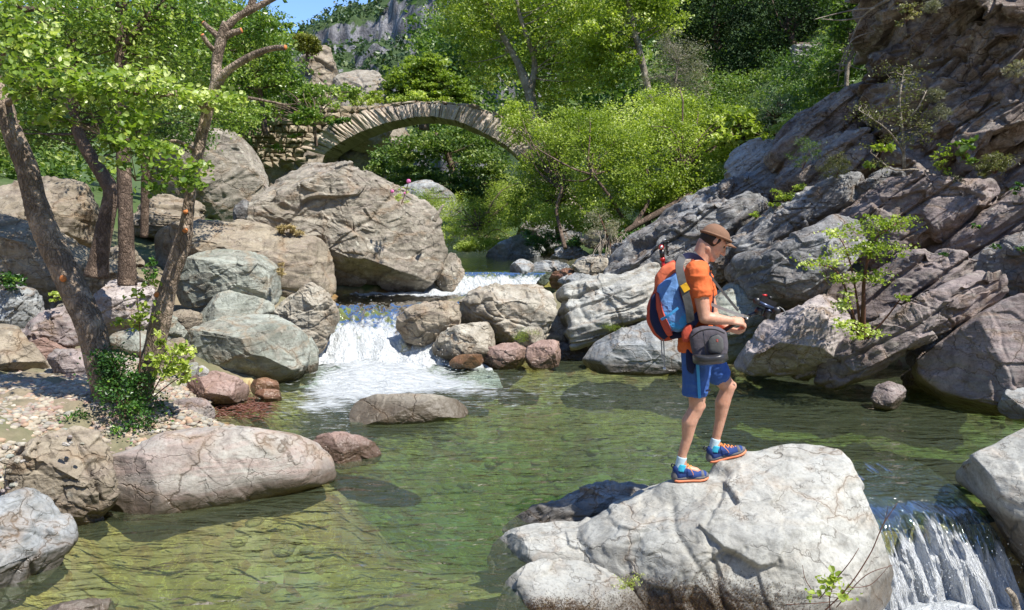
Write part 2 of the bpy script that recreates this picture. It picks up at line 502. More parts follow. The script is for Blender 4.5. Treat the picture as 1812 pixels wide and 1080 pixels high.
# ------------------------------------------------------------------ water
def watermat(name, tint, scale=1.0, rough=0.03, absorb=None, streak=None, stretch=(1, 1, 1), foamcol=(0.72, 0.75, 0.76), bdist=0.02, foamscale=9.0, turb=0.0, turbc=(0.1, 0.2, 0.1)):
    m = NT(name)
    p = m.pos() if streak is None else m.n('Attribute', attribute_name='flow').outputs['Vector']
    q = m.mapping(p, stretch)
    w1 = m.noise(q, 3.3 * scale, 2, 0.5, 0.8)
    w2 = m.noise(q, 10 * scale, 2, 0.5, 0.5)
    h = m.math('ADD', m.math('MULTIPLY', w1, 1.0), m.math('MULTIPLY', w2, 0.28))
    nm = m.bump(h, 1.0, bdist)
    fr = m.n('Fresnel'); fr.inputs[0].default_value = 1.33; m.l(nm, fr.inputs['Normal'])
    tr = m.n('BsdfTransparent'); tr.inputs[0].default_value = (*tint, 1)
    gl = m.n('BsdfGlossy'); gl.inputs['Roughness'].default_value = rough; m.l(nm, gl.inputs['Normal'])
    under = tr.outputs[0]
    if turb > 0:
        df = m.n('BsdfDiffuse'); df.inputs[0].default_value = (*turbc, 1); m.l(nm, df.inputs['Normal'])
        mm = m.n('MixShader'); mm.inputs[0].default_value = turb
        m.l(tr.outputs[0], mm.inputs[1]); m.l(df.outputs[0], mm.inputs[2]); under = mm.outputs[0]
    a = m.n('MixShader'); m.l(m.math('MULTIPLY', fr.outputs[0], 1.15, True), a.inputs[0]); m.l(under, a.inputs[1]); m.l(gl.outputs[0], a.inputs[2])
    fo = m.attr('foam')
    fn = m.noise(q, foamscale, 8, 0.72, 0.8)
    fv = m.voro(q, foamscale * 1.1, 'F1')
    fx = m.math('ADD', fn, m.math('MULTIPLY', m.math('SUBTRACT', 0.45, fv), 0.30))
    mask = m.math('SUBTRACT', m.math('ADD', m.math('MULTIPLY', fo, 1.25), fx), 1.05)
    mask = m.ramp(mask, (0.0, 0.0), (0.26, 1.0))
    fb = m.bump(m.math('ADD', fn, m.math('MULTIPLY', w2, 0.6)), 1.0, 0.11)
    d = m.pbsdf(foamcol, 0.5, fb, 0.4)
    b = m.n('MixShader'); m.l(m.math('MULTIPLY', mask, 0.96), b.inputs[0]); m.l(a.outputs[0], b.inputs[1]); m.l(d, b.inputs[2])
    m.surf(b.outputs[0])
    if absorb:
        v = m.n('VolumeAbsorption'); v.inputs['Color'].default_value = (*absorb[0], 1); v.inputs['Density'].default_value = absorb[1]
        m.l(v.outputs[0], m.out.inputs['Volume'])
    return m.m
mat_pool = watermat('pool_water', (0.93, 0.98, 0.94), 1.0, 0.02, absorb=((0.66, 0.81, 0.66), 0.95), stretch=(0.6, 1.8, 1), bdist=0.075, turb=0.2, turbc=(0.15, 0.18, 0.10))
# pool: a closed body of water
px_, py_ = np.arange(-5.6, 8.2, 0.045), np.arange(2.2, 13.0, 0.045)
X, Y = np.meshgrid(px_, py_, indexing='ij'); x, y = X.ravel(), Y.ravel()
p3 = np.stack([x, y, 0 * x], 1)
casc = [G(480, 735)[:2], G(545, 662)[:2], [-2.9, 12.4], [-1.7, 12.4], G(790, 645)[:2], G(990, 688)[:2], G(900, 712)[:2], G(700, 712)[:2], G(560, 745)[:2]]
sdc = seg_sd(x, y, casc) + 0.45 * fbm(p3 * np.array([0.9, 1.8, 1]), 4, 44) + 0.1
foam = 1 - sstep(-0.9, 0.9, sdc)
far_c = np.hypot(x + 2.1, (y - 11.2))
foam = np.clip(foam * (0.57 + 0.32 * (1 - sstep(0.5, 2.6, far_c))), 0, 1)
foam = np.maximum(foam, 0.40 * (1 - sstep(0.0, 3.0, sdc)))
foam = np.clip(foam + 0.10 * fbm(p3 * np.array([1.2, 3.5, 1]), 3, 46) * (foam > 0.1), 0, 1)
rough_w = 1 - sstep(0.3, 2.6, far_c)
z = 0.014 * fbm(p3 * np.array([1.6, 3.0, 1]), 3, 21) + 0.011 * fbm(p3 * np.array([3.5, 7, 1]), 2, 22)
z += rough_w * (0.07 * fbm(p3 * 3.2, 4, 23) + 0.05 * np.abs(fbm(p3 * 7, 3, 24)) + 0.10 * (1 - sstep(0.2, 1.4, far_c)))
# slide towards the lower fall
q = sstep(7.6, 6.2, y) * sstep(2.7, 3.1, x)
z -= 0.05 * q
F = grid_faces(len(px_), len(py_))
cx_ = x[F].mean(1); cy_ = y[F].mean(1)
keep = ~((cy_ < 6.35) & (cx_ > 1.6)) 
keep &= ~((cy_ < 5.2) & (cx_ > 0.15))
F = F[keep]
e = np.concatenate([F[:, [0, 1]], F[:, [1, 2]], F[:, [2, 3]], F[:, [3, 0]]])
key = np.minimum(e[:, 0], e[:, 1]).astype(np.int64) * 10000000 + np.maximum(e[:, 0], e[:, 1])
u_, inv, cnt = np.unique(key, return_inverse=True, return_counts=True)
be = e[cnt[inv] == 1]
nb = len(x)
top = np.stack([x, y, z], 1); bot = np.stack([x, y, np.full(nb, -2.6)], 1)
side = np.stack([be[:, 1], be[:, 0], be[:, 0] + nb, be[:, 1] + nb], 1)
V = np.vstack([top, bot]); Fa = np.vstack([F, F[:, ::-1] + nb, side])
used = np.unique(Fa); rm = -np.ones(len(V), int); rm[used] = np.arange(len(used))
o = obj('pool_water', V[used], rm[Fa], mat_pool, attrs={'foam': np.concatenate([foam, foam])[used]})
tag(o, kind='structure')
# upstream: intermediate pool, cascade, upper falls, upper pool
ys = np.concatenate([np.arange(10.9, 18, 0.03), np.geomspace(18, 60, 90)])
ts = np.linspace(-1, 1, 110)
Yy, T = np.meshgrid(ys, ts, indexing='ij'); y = Yy.ravel(); t = T.ravel()
cxx, wd = chan(y); x = cxx + t * (wd + 0.5)
p3 = np.stack([x, y, 0 * x], 1)
lv = level(y)
slope = np.clip(np.abs(level(y + 0.15) - level(y - 0.15)) / 0.3, 0, 1.2)
casf = sstep(10.9, 12.2, y) * sstep(14.6, 13.2, y)
foam = (0.36 + 0.42 * sstep(13.6, 12.0, y) + 0.18 * fbm(p3 * np.array([3.0, 0.8, 1]), 3, 39)) * sstep(14.6, 13.4, y + 0.5 * fbm(p3 * 1.4, 2, 37) - 0.5 * (x + 1.6)) + 0.75 * sstep(16.5, 16.2, y) * sstep(14.6, 15.6, y)
foam = np.clip(foam, 0, 1.0)
amp = 0.012 + 0.15 * casf + 0.05 * sstep(16.5, 16.2, y) * sstep(14.4, 15.6, y)
amp = np.where(y > 17, 0.006, amp)
z = lv + amp * (fbm(p3 * np.array([4.5, 2.2, 1]), 4, 31) + 0.6 * np.abs(fbm(p3 * 9, 3, 33)))
z -= 0.12 * sstep(12.0, 11.0, y)
mat_up = watermat('stream_water', (0.80, 0.93, 0.72), 1.6, 0.03, stretch=(1.5, 0.8, 1), bdist=0.03, turb=0.28, turbc=(0.06, 0.12, 0.045), foamscale=7)
o = obj('stream_water', np.stack([x, y, z], 1), grid_faces(len(ys), len(ts)), mat_up, attrs={'foam': foam})
tag(o, kind='structure')
# lower pool below the fall
gx2, gy2 = np.arange(0.8, 8.5, 0.05), np.arange(1.2, 6.3, 0.05)
X, Y = np.meshgrid(gx2, gy2, indexing='ij'); x, y = X.ravel(), Y.ravel(); p3 = np.stack([x, y, 0 * x], 1)
ff = np.hypot((x - 3.4) / 1.3, (y - 5.6))
z = -0.80 + 0.05 * fbm(p3 * 3, 4, 41) * (1.4 - sstep(0, 2, ff)) + 0.12 * (1 - sstep(0.1, 0.9, ff)) + 0.04 * np.abs(fbm(p3 * 8, 3, 43))
mat_low = watermat('lower_water', (0.8, 0.93, 0.9), 1.4, 0.04, bdist=0.03, turb=0.3, turbc=(0.2, 0.3, 0.3))
o = obj('lower_pool_water', np.stack([x, y, z], 1), grid_faces(len(gx2), len(gy2)), mat_low, attrs={'foam': np.clip(1.05 - 0.45 * sstep(0.6, 3.5, ff), 0, 1)})
tag(o, kind='structure')
# the fall itself: a sheet that slides over the lip and drops
nu, nv_ = 150, 170
U, S = np.meshgrid(np.linspace(0, 1, nu), np.linspace(0, 1, nv_), indexing='ij'); u = U.ravel(); s = S.ravel()
lipx0, lipx1 = 2.62, 3.92
x0 = lipx0 + u * (lipx1 - lipx0)
ylip = 6.02 + 0.34 * u + 0.10 * np.sin(u * 5 + 1) + 0.05 * np.sin(u * 17)
yy = np.where(s < 0.35, 7.3 + (ylip - 7.3) * (s / 0.35), ylip - 0.50 * ((s - 0.35) / 0.65) ** 0.8)
zz = np.where(s < 0.35, -0.02 - 0.10 * (s / 0.35) ** 2, -0.12 - 0.82 * ((s - 0.35) / 0.65) ** 1.35)
xx = x0 + 0.10 * (s / 0.35) * (s < 0.35) + np.where(s >= 0.35, 0.10 + 0.18 * (s - 0.35), 0) - 0.1
pu = np.stack([u * 26, s * 2.2, 0 * u], 1)
rel = fbm(pu, 4, 51); rel2 = fbm(np.stack([u * 60, s * 7, 0 * u], 1), 3, 53)
k = sstep(0.25, 0.5, s)
yy = yy - k * (0.13 * rel + 0.05 * rel2) - 0.05 * k * np.sin(u * 9)
zz = zz + (1 - k) * 0.02 * rel - sstep(0.2, 0.42, s) * 0.05 * (np.sin(u * 7 + 0.5) + 0.6 * np.sin(u * 19))
foam = np.clip(sstep(0.30, 0.62, s + 0.2 * rel + 0.1 * rel2) * 0.62 + 0.40 * sstep(0.5, 0.9, s + 0.15 * rel) + 0.25 * (1 - u) * sstep(0.4, 0.6, s), 0, 1)
m_ = watermat('fall_water', (0.82, 0.93, 0.90), 1.0, 0.05, bdist=0.02, turb=0.2, turbc=(0.16, 0.2, 0.16), streak=True, stretch=(1, 1, 1), foamscale=1.0, foamcol=(0.76, 0.79, 0.82))
o = obj('waterfall', np.stack([xx, yy, zz], 1), grid_faces(nu, nv_), m_, attrs={'foam': foam})
fa = o.data.attributes.new('flow', 'FLOAT_VECTOR', 'POINT')
fa.data.foreach_set('vector', np.stack([u * 22, s * 3.5, u * 0], 1).astype(np.float32).ravel())
tag(o, kind='structure')
# spray: droplets nobody could count
rng = np.random.default_rng(5)
def drops(name, centre_fn, n, rmin, rmax, label):
    v0, f0 = ico(1)
    cs = centre_fn(n); r = rng.uniform(rmin, rmax, n) ** 1.0
    V = (cs[:, None, :] + v0[None] * r[:, None, None]).reshape(-1, 3)
    Fx = (f0[None] + (np.arange(n) * len(v0))[:, None, None]).reshape(-1, 3)
    o = obj(name, V, Fx, mat_spray); tag(o, label, kind='stuff')
mat_spray = plain('spray_white', (0.85, 0.88, 0.9), 0.25, 0.5)
def c1(n):
    u = rng.random(n); s = rng.random(n)
    return np.stack([2.7 + 1.25 * u + 0.1 * rng.normal(size=n), 5.72 + 0.16 * u + 0.35 * (1 - s) ** 2 - 0.12 * rng.random(n), -0.8 + 0.72 * s * (0.4 + 0.6 * rng.random(n))], 1)
drops('water_spray', c1, 500, 0.0015, 0.004, 'white droplets thrown off the small waterfall at lower right')
def c2(n):
    y = rng.uniform(11.2, 13.4, n); cx, wd = chan(y)
    return np.stack([cx + rng.uniform(-1, 1, n) * wd, y, level(y) + 0.03 + 0.22 * rng.random(n) ** 2], 1)
drops('cascade_spray', c2, 350, 0.003, 0.007, 'white droplets thrown up by the rapid between the boulders')
def c3(n):
    x = rng.uniform(-1.55, -0.2, n)
    return np.stack([x, rng.uniform(15.9, 16.3, n), 0.8 + 0.34 * rng.random(n)], 1)
drops('upper_spray', c3, 120, 0.004, 0.008, 'white droplets at the small far cascade')
# ------------------------------------------------------------------ rocks
M_light = rockmat('rock_light_grey', (0.27, 0.265, 0.24), (0.43, 0.43, 0.395), (0.36, 0.34, 0.295), (0.66, 0.64, 0.58), 0.15, 1.9, 0.8, wetz=-0.1, bstr=0.42, lichscale=12, rust=0.22, crackstr=0.8, tilt=0.5)
M_green = rockmat('rock_grey_green', (0.185, 0.195, 0.16), (0.34, 0.36, 0.315), (0.24, 0.22, 0.18), (0.5, 0.5, 0.43), 0.3, 1.7, 0.82, wetz=0.06, bstr=0.5)
M_blue = rockmat('rock_blue_grey', (0.20, 0.21, 0.21), (0.36, 0.375, 0.38), (0.27, 0.25, 0.22), (0.5, 0.5, 0.46), 0.2, 1.9, 0.8, wetz=0.05, bstr=0.5)
M_pink = rockmat('rock_pink_grey', (0.29, 0.24, 0.21), (0.39, 0.38, 0.335), (0.38, 0.285, 0.25), (0.55, 0.5, 0.45), 0.25, 1.3, 0.8, wetz=0.05, bstr=0.45)
M_mauve = rockmat('rock_mauve', (0.19, 0.15, 0.14), (0.34, 0.28, 0.265), (0.28, 0.26, 0.235), (0.5, 0.46, 0.43), 0.25, 1.8, 0.82, wetz=0.06, bstr=0.5)
M_tan = rockmat('rock_tan', (0.20, 0.175, 0.135), (0.36, 0.325, 0.265), (0.28, 0.235, 0.20), (0.47, 0.45, 0.37), 0.55, 1.1, 0.88, bstr=0.75, lichscale=6.5, crackstr=0.7)
M_slab = rockmat('rock_brown_grey', (0.20, 0.165, 0.12), (0.35, 0.30, 0.225), (0.26, 0.21, 0.17), (0.42, 0.40, 0.33), 0.35, 1.2, 0.88, wetz=0.05, bstr=0.7, crackstr=0.8)
M_wet = rockmat('rock_wet_rust', (0.10, 0.055, 0.03), (0.23, 0.125, 0.06), (0.30, 0.15, 0.10), (0.4, 0.3, 0.2), 0.1, 2.5, 0.35, bstr=0.5, wetz=0.02)
M_red = rockmat('rock_red', (0.22, 0.135, 0.105), (0.34, 0.245, 0.21), (0.30, 0.20, 0.165), (0.5, 0.42, 0.38), 0.2, 2.4, 0.6, wetz=0.07, bstr=0.5)
M_mid = rockmat('rock_mid_cream', (0.24, 0.205, 0.155), (0.45, 0.42, 0.35), (0.34, 0.29, 0.23), (0.5, 0.48, 0.4), 0.3, 1.6, 0.8, wetz=0.15, bstr=0.55)
M_slate = rockmat('rock_slate', (0.10, 0.098, 0.095), (0.31, 0.31, 0.305), (0.19, 0.165, 0.15), (0.44, 0.44, 0.41), 0.65, 1.7, 0.78, wetz=0.08, bstr=0.85, tilt=-0.55, lichscale=8)
M_purple = rockmat('rock_purple_slab', (0.135, 0.105, 0.098), (0.31, 0.255, 0.24), (0.24, 0.215, 0.185), (0.38, 0.36, 0.3), 0.35, 1.7, 0.82, wetz=0.08, bstr=0.7, tilt=-0.55)
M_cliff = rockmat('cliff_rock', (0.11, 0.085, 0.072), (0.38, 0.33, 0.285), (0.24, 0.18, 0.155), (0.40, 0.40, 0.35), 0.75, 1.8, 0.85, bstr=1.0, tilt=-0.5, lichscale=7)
M_whitish = rockmat('rock_whitish', (0.28, 0.265, 0.24), (0.47, 0.46, 0.43), (0.36, 0.33, 0.3), (0.6, 0.58, 0.5), 0.4, 1.8, 0.8, bstr=0.7)
M_pinkw = rockmat('rock_pink_pale', (0.27, 0.225, 0.215), (0.45, 0.40, 0.38), (0.36, 0.32, 0.29), (0.55, 0.52, 0.46), 0.2, 1.5, 0.8, wetz=0.08, bstr=0.5, tilt=-0.4)

ROCKS = {}
ST_ = ((-0.60, 0.22, 0.77), 3.2, 0.11)     # bedding of the right bank: rises to the right
def rock_shape(outline, d, tf=0.9, tb=0.8, sub=6, seed=1, nfac=10, pw=2.8, amp=0.035, strata=None, cr=0.5, planes=(), ctr=None, cut=(0.60, 0.88), grow=1.05):
    """boulder: outline in a plane at distance d, tf / tb = how far it bulges to the front / back (in mean radii)"""
    rs = np.random.default_rng(seed)
    pw = pw + (0.5 if nfac else 0)
    if strata is ST_:
        grow = 1.13; nfac = 5; cut = (0.80, 0.95)
        planes = list(planes) + [(-0.58, 0.74, 0.36, 0.60), (0.50, -0.70, 0.50, 0.62), (0.05, 0.10, 1.0, 0.66), (0.8, 0.15, 0.6, 0.80), (-0.7, -0.5, 0.6, 0.84)]
    o = np.array(outline, float)
    a2 = np.roll(o, -1, 0); cr_ = o[:, 0] * a2[:, 1] - a2[:, 0] * o[:, 1]; A = cr_.sum() / 2
    cpx = ((o[:, 0] + a2[:, 0]) * cr_).sum() / (6 * A); cpy = ((o[:, 1] + a2[:, 1]) * cr_).sum() / (6 * A)
    if ctr: cpx, cpy = ctr
    o = np.array([cpx, cpy]) + (o - np.array([cpx, cpy])) * grow
    cen = P(cpx, cpy, d)
    look = ray(cpx, cpy); look /= np.linalg.norm(look)
    dist = np.linalg.norm(cen - np.array([0, 0, CAMH]))
    U = np.cross(look, [0, 0, 1]); U /= np.linalg.norm(U)
    Vv = np.cross(U, look)
    # outline in metres in the plane through cen, perpendicular to the view
    pts = []
    for q in o:
        r = ray(*q); t = dist / (r @ look); w_ = np.array([0, 0, CAMH]) + r * t - cen
        pts.append([w_ @ U, w_ @ Vv])
    pts = np.array(pts)
    # smooth the outline a little (chaikin)
    for _ in range(2):
        nx = np.roll(pts, -1, 0)
        pts = np.stack([pts * 0.86 + nx * 0.14, pts * 0.14 + nx * 0.86], 1).reshape(-1, 2)
    ang = np.linspace(-math.pi, math.pi, 721)
    R = np.zeros(721)
    dx, dy = np.cos(ang), np.sin(ang)
    nx = np.roll(pts, -1, 0)
    for p0, p1 in zip(pts, nx):
        e = p1 - p0
        den = dx * e[1] - dy * e[0]
        den = np.where(np.abs(den) < 1e-12, 1e-12, den)
        t = (p0[0] * e[1] - p0[1] * e[0]) / den
        s = (p0[0] * dy - p0[1] * dx) / den
        ok = (t > 0) & (s >= -1e-6) & (s <= 1 + 1e-6)
        R = np.where(ok, np.maximum(R, t), R)
    R = np.where(R <= 0, R[R > 0].mean(), R)
    mr = math.sqrt(abs((pts[:, 0] * nx[:, 1] - nx[:, 0] * pts[:, 1]).sum() / 2) / math.pi)
    v, f = ico(sub)
    v = v + np.array([0, 0, 0.38]); v = v / np.linalg.norm(v, axis=1, keepdims=True)   # more points at the front
    th = np.arctan2(v[:, 1], v[:, 0]); s = np.hypot(v[:, 0], v[:, 1]); c = v[:, 2]
    k = (np.abs(s) ** pw + np.abs(c) ** pw) ** (-1 / pw)
    Rt = np.interp(th, ang, R)
    L = np.stack([np.cos(th) * s * k * Rt, np.sin(th) * s * k * Rt, c * k * np.where(c > 0, tf, tb) * mr], 1)
    # flat breaks
    pl = [(np.array(q[:3], float) / np.linalg.norm(q[:3]), q[3]) for q in planes]
    for i in range(nfac):
        n = rs.normal(size=3); n[2] = abs(n[2]) + 0.35; n[1] += 0.25; n /= np.linalg.norm(n)
        pl.append((n, rs.uniform(*cut)))
    for n, fr in pl:
        dd = L @ n; h = dd.max() * fr
        ex = np.maximum(dd - h, 0)
        L = L - np.outer(ex * 0.98, n)
    W = cen + L[:, :1] * U + L[:, 1:2] * Vv - L[:, 2:3] * look
    off = rs.uniform(-50, 50, 3)
    N = vnormals(W, f)
    q = W / mr
    dsp = amp * mr * (1.1 * fbm(q * 1.7 + off, 4, seed) + 0.55 * fbm(q * 5 + off, 4, seed + 3, ridge=True))
    if cr > 0:
        wq = q + 0.10 * np.stack([vnoise(q * 2.5 + off, 5), vnoise(q * 2.5 + off, 6), vnoise(q * 2.5 + off, 7)], 1)
        dsp += amp * mr * cr * (3.0 * facet(wq * np.array([1.3, 1.3, 1.9]) + off, seed) * 0.8)
        g_ = 0.35 + 0.65 * sstep(-0.2, 0.3, vnoise(q * 1.3 + off, 9))
        dsp += amp * mr * cr * g_ * 1.1 * facet(wq * np.array([3.6, 3.6, 5.5]) + off, seed + 1)
        if sub >= 8: dsp += amp * mr * cr * 0.5 * facet(wq * np.array([9, 9, 14]) + off, seed + 2)
        # long joints: a groove and a small step between the blocks
        fam = rs.normal(size=(2, 3)); fam /= np.linalg.norm(fam, axis=1, keepdims=True)
        for i in range(5):
            n = fam[i % 2] + 0.22 * rs.normal(size=3); n /= np.linalg.norm(n)
            h = ((W - cen) @ n) / mr - rs.uniform(-0.7, 0.7) + 0.07 * fbm(q * 1.6 + off + i, 4, seed + i)
            gt = sstep(-0.25, 0.1, vnoise(q * 1.1 + off + 3 * i, 60 + i))
            dsp += amp * mr * cr * gt * (rs.uniform(-0.6, 0.6) * np.tanh(h / 0.02) - 1.1 * np.exp(-(h / 0.02) ** 2))
    if strata:
        sn, fq, sa = np.array(strata[0], float), strata[1], strata[2]
        sn /= np.linalg.norm(sn)
        hh = (W @ sn) * fq + 0.45 * fbm(W * 0.9 + off, 3, seed + 9)
        i = np.floor(hh); t = hh - i
        z_ = np.zeros_like(i)
        a = _h(i.astype(int), z_.astype(int), z_.astype(int), seed); b = _h(i.astype(int) + 1, z_.astype(int), z_.astype(int), seed)
        step = a + (b - a) * sstep(0.88, 1.0, t) + 0.35 * (t - 0.5) * np.sign(a - 0.5)
        dsp += sa * (step - 0.5) - 0.55 * sa * np.exp(-((t - 0.9) / 0.06) ** 2)
        dsp += 0.35 * sa * fbm(np.stack([hh * 2.2, W @ np.cross(sn, [0, 1, 0]) * 1.2, W[:, 1]], 1), 3, seed + 11, ridge=True)
    W = W + N * dsp[:, None]
    if sub >= 7:          # take the saw-teeth off the finest steps
        e0 = np.concatenate([f[:, 0], f[:, 1], f[:, 2]]); e1 = np.concatenate([f[:, 1], f[:, 2], f[:, 0]])
        cnt = np.bincount(e0, minlength=len(W))[:, None]
        for _ in range(2 if sub >= 8 else 1):
            W = W * 0.45 + 0.55 * np.stack([np.bincount(e0, weights=W[e1, c_], minlength=len(W)) for c_ in range(3)], 1) / cnt
    return W, f, cen
def rock(name, label, mat, outline, d, cat='boulder', group=None, kind=None, **kw):
    W, f, cen = rock_shape(outline, d, **kw)
    o = obj(name, W, f, mat, loc=cen)
    tag(o, label, None if kind else cat, group, kind)
    ROCKS[label] = (W, f)
    return o

ST = ST_     # bedding of the right bank: rises to the right
# --- foreground, right of centre
F1 = rock('boulder', 'huge pale grey cracked boulder in the foreground that the hiker stands on', M_light,
     [(985, 975), (1040, 932), (1100, 900), (1165, 868), (1200, 853), (1256, 845), (1290, 822), (1340, 803), (1390, 792), (1445, 791), (1475, 803), (1500, 828), (1522, 868), (1546, 915), (1566, 970), (1580, 1015), (1568, 1050), (1540, 1100), (1500, 1180), (1300, 1260), (1080, 1240), (1010, 1120)],
     5.35, sub=8, tf=0.95, tb=0.6, seed=11, nfac=7, pw=2.2, amp=0.022, cr=0.8, planes=[(-0.25, 0.75, 0.62, 0.86), (0.55, 0.35, 0.75, 0.86)], cut=(0.86, 0.97), grow=1.0)
rock('boulder', 'pale flat-topped rock lobe at the left end of the huge foreground boulder', M_light,
     [(852, 988), (870, 962), (930, 936), (990, 924), (1060, 918), (1120, 905), (1180, 930), (1190, 1010), (1120, 1070), (960, 1070), (880, 1025)],
     5.25, sub=7, tf=0.7, tb=0.6, seed=12, nfac=9, pw=2.4, amp=0.03, cr=0.6)
rock('boulder', 'pale rounded rock lobe at the bottom edge left of the small green tuft', M_light,
     [(882, 1075), (898, 1035), (930, 1005), (985, 990), (1040, 995), (1090, 1025), (1140, 1080), (1160, 1150), (1000, 1220), (900, 1180)],
     4.6, sub=7, tf=0.95, tb=0.9, seed=13, nfac=8, pw=2.2, amp=0.03, cr=0.5)
rock('boulder', 'low dark grey rock half in shade at the water edge behind the foreground boulder', M_blue,
     [(880, 935), (930, 908), (985, 888), (1040, 862), (1070, 848), (1110, 846), (1160, 853), (1190, 866), (1180, 905), (1100, 935), (1000, 950), (920, 955)],
     5.75, sub=7, tf=0.5, tb=0.5, seed=14, nfac=10, pw=2.2, amp=0.05, cr=0.8)
rock('boulder', 'pale grey rock with dark overhanging underside right of the small waterfall', M_light,
     [(1655, 846), (1715, 818), (1770, 790), (1830, 752), (1930, 720), (2010, 900), (1960, 1090), (1850, 1100), (1800, 1040), (1768, 930), (1740, 880), (1695, 862)],
     5.9, sub=7, tf=0.5, tb=0.9, seed=15, nfac=10, pw=2.3, amp=0.03, cr=0.5, planes=[(-0.5, -0.6, 0.5, 0.55)])
rock('boulder', 'dark wet rock ledge behind the sheet of the small waterfall', M_wet,
     [(1530, 905), (1600, 893), (1700, 880), (1780, 890), (1800, 1000), (1790, 1100), (1560, 1120), (1520, 1000)],
     6.55, sub=6, tf=0.25, tb=0.3, seed=16, nfac=9, amp=0.04)
rock('boulder', 'small pink and grey rock cut by the bottom edge at far left', M_pink,
     [(55, 1090), (100, 1070), (150, 1062), (200, 1062), (222, 1082), (215, 1130), (140, 1160), (70, 1140)],
     4.3, sub=6, tf=0.8, tb=0.8, seed=17, nfac=9, pw=2.2, amp=0.05)
# --- left bank
rock('boulder', 'blue grey smooth rock at the left edge sloping into the pool', M_blue,
     [(-190, 900), (0, 888), (62, 868), (112, 884), (132, 920), (122, 960), (102, 1000), (76, 1026), (30, 1058), (-20, 1090), (-190, 1160)],
     4.7, sub=7, tf=0.6, tb=0.7, seed=21, nfac=10, pw=2.3, amp=0.045, cr=0.8)
rock('boulder', 'upright brown split rock at the pool edge left of the long pink slab', M_slab,
     [(10, 880), (16, 822), (78, 772), (135, 762), (178, 782), (198, 820), (194, 900), (150, 950), (95, 975), (30, 940)],
     5.7, sub=7, tf=0.6, tb=0.8, seed=22, nfac=11, pw=2.6, amp=0.05, cr=1.0)
rock('boulder', 'long pink and grey whaleback slab lying along the near left shore', M_pink,
     [(172, 900), (178, 815), (240, 797), (285, 768), (350, 762), (430, 760), (500, 768), (552, 782), (582, 808), (588, 850), (530, 866), (430, 895), (330, 915), (240, 928)],
     6.45, sub=7, tf=0.8, tb=0.8, seed=123, nfac=4, pw=3.4, amp=0.022, cr=0.6, cut=(0.86, 0.97), grow=1.02)
rock('boulder', 'small pink rock with an orange wet foot at the right tip of the long slab', M_red,
     [(548, 790), (562, 772), (600, 764), (640, 774), (668, 790), (672, 815), (610, 830), (560, 820)],
     7.3, sub=6, tf=0.7, tb=0.7, seed=24, nfac=9, amp=0.05)
rock('boulder', 'dark mauve round rock beside the tree foot at the water edge', M_mauve,
     [(300, 728), (312, 710), (345, 705), (368, 712), (380, 730), (376, 752), (340, 762), (305, 752)],
     7.9, sub=6, seed=25, nfac=8, amp=0.05)
rock('boulder', 'flat brown rock between the tree roots and the long slab', M_slab,
     [(268, 765), (280, 745), (310, 738), (342, 750), (345, 768), (300, 778)], 7.2, sub=6, seed=26, nfac=8)
rock('boulder', 'wine red rock with white streaks at the edge of the rapid', M_red,
     [(322, 690), (330, 672), (350, 664), (385, 659), (420, 670), (445, 684), (440, 706), (400, 716), (350, 712)],
     9.3, sub=6, tf=0.8, seed=27, nfac=9, amp=0.05)
rock('boulder', 'wet rust brown rock under the big grey green boulder', M_wet,
     [(440, 685), (446, 673), (470, 668), (490, 675), (494, 690), (478, 700), (450, 700)], 9.9, sub=5, seed=28, nfac=8)
rock('boulder', 'low orange wet rock just below the rust brown one in the rapid', M_wet,
     [(448, 702), (458, 690), (480, 689), (500, 692), (500, 708), (470, 714)], 9.5, sub=5, seed=29, nfac=8)
rock('boulder', 'large grey green boulder with a shaded belly beside the rapid', M_green,
     [(325, 615), (335, 592), (362, 572), (402, 556), (452, 545), (498, 556), (528, 574), (543, 602), (542, 640), (524, 672), (480, 686), (420, 682), (360, 655), (335, 640)],
     10.8, sub=7, tf=0.8, tb=0.8, seed=30, nfac=9, pw=2.6, amp=0.03, cr=0.5, planes=[(0.15, 0.8, 0.45, 0.78), (-0.2, -0.75, 0.75, 0.70)])
rock('boulder', 'narrow grey rock behind the right end of the big grey green boulder', M_green,
     [(505, 600), (545, 592), (560, 615), (562, 648), (550, 680), (515, 685), (500, 650)], 11.2, sub=6, seed=31, nfac=9, amp=0.05)
rock('boulder', 'square topped grey green block with an undercut front, topmost of the left boulder pile', M_green,
     [(308, 530), (312, 490), (330, 458), (365, 444), (420, 447), (480, 446), (496, 468), (507, 500), (503, 528), (488, 538), (435, 528), (360, 540), (318, 542)],
     12.2, sub=7, tf=0.85, tb=0.8, seed=32, nfac=8, pw=3.2, amp=0.035, cr=0.6, planes=[(0.0, 0.85, 0.35, 0.66), (-0.1, -0.75, 0.8, 0.6)])
rock('boulder', 'rounded grey rock wedged under the square topped block', M_green,
     [(350, 560), (360, 538), (385, 523), (410, 517), (445, 526), (485, 535), (492, 560), (440, 590), (360, 592)],
     11.7, sub=6, tf=0.8, seed=33, nfac=8, amp=0.035)
rock('boulder', 'low grey brown rock in shade left of the wedged rounded rock', M_slab,
     [(285, 575), (295, 556), (325, 548), (360, 555), (364, 590), (300, 600)], 11.4, sub=6, seed=34, nfac=9)
rock('boulder', 'pale layered boulder on the left lip of the rapid', M_mid,
     [(487, 545), (492, 515), (510, 500), (540, 500), (570, 515), (588, 535), (596, 560), (585, 595), (562, 622), (530, 622), (500, 590)],
     12.0, sub=7, tf=0.8, seed=35, nfac=10, pw=2.6, amp=0.045, cr=0.8)
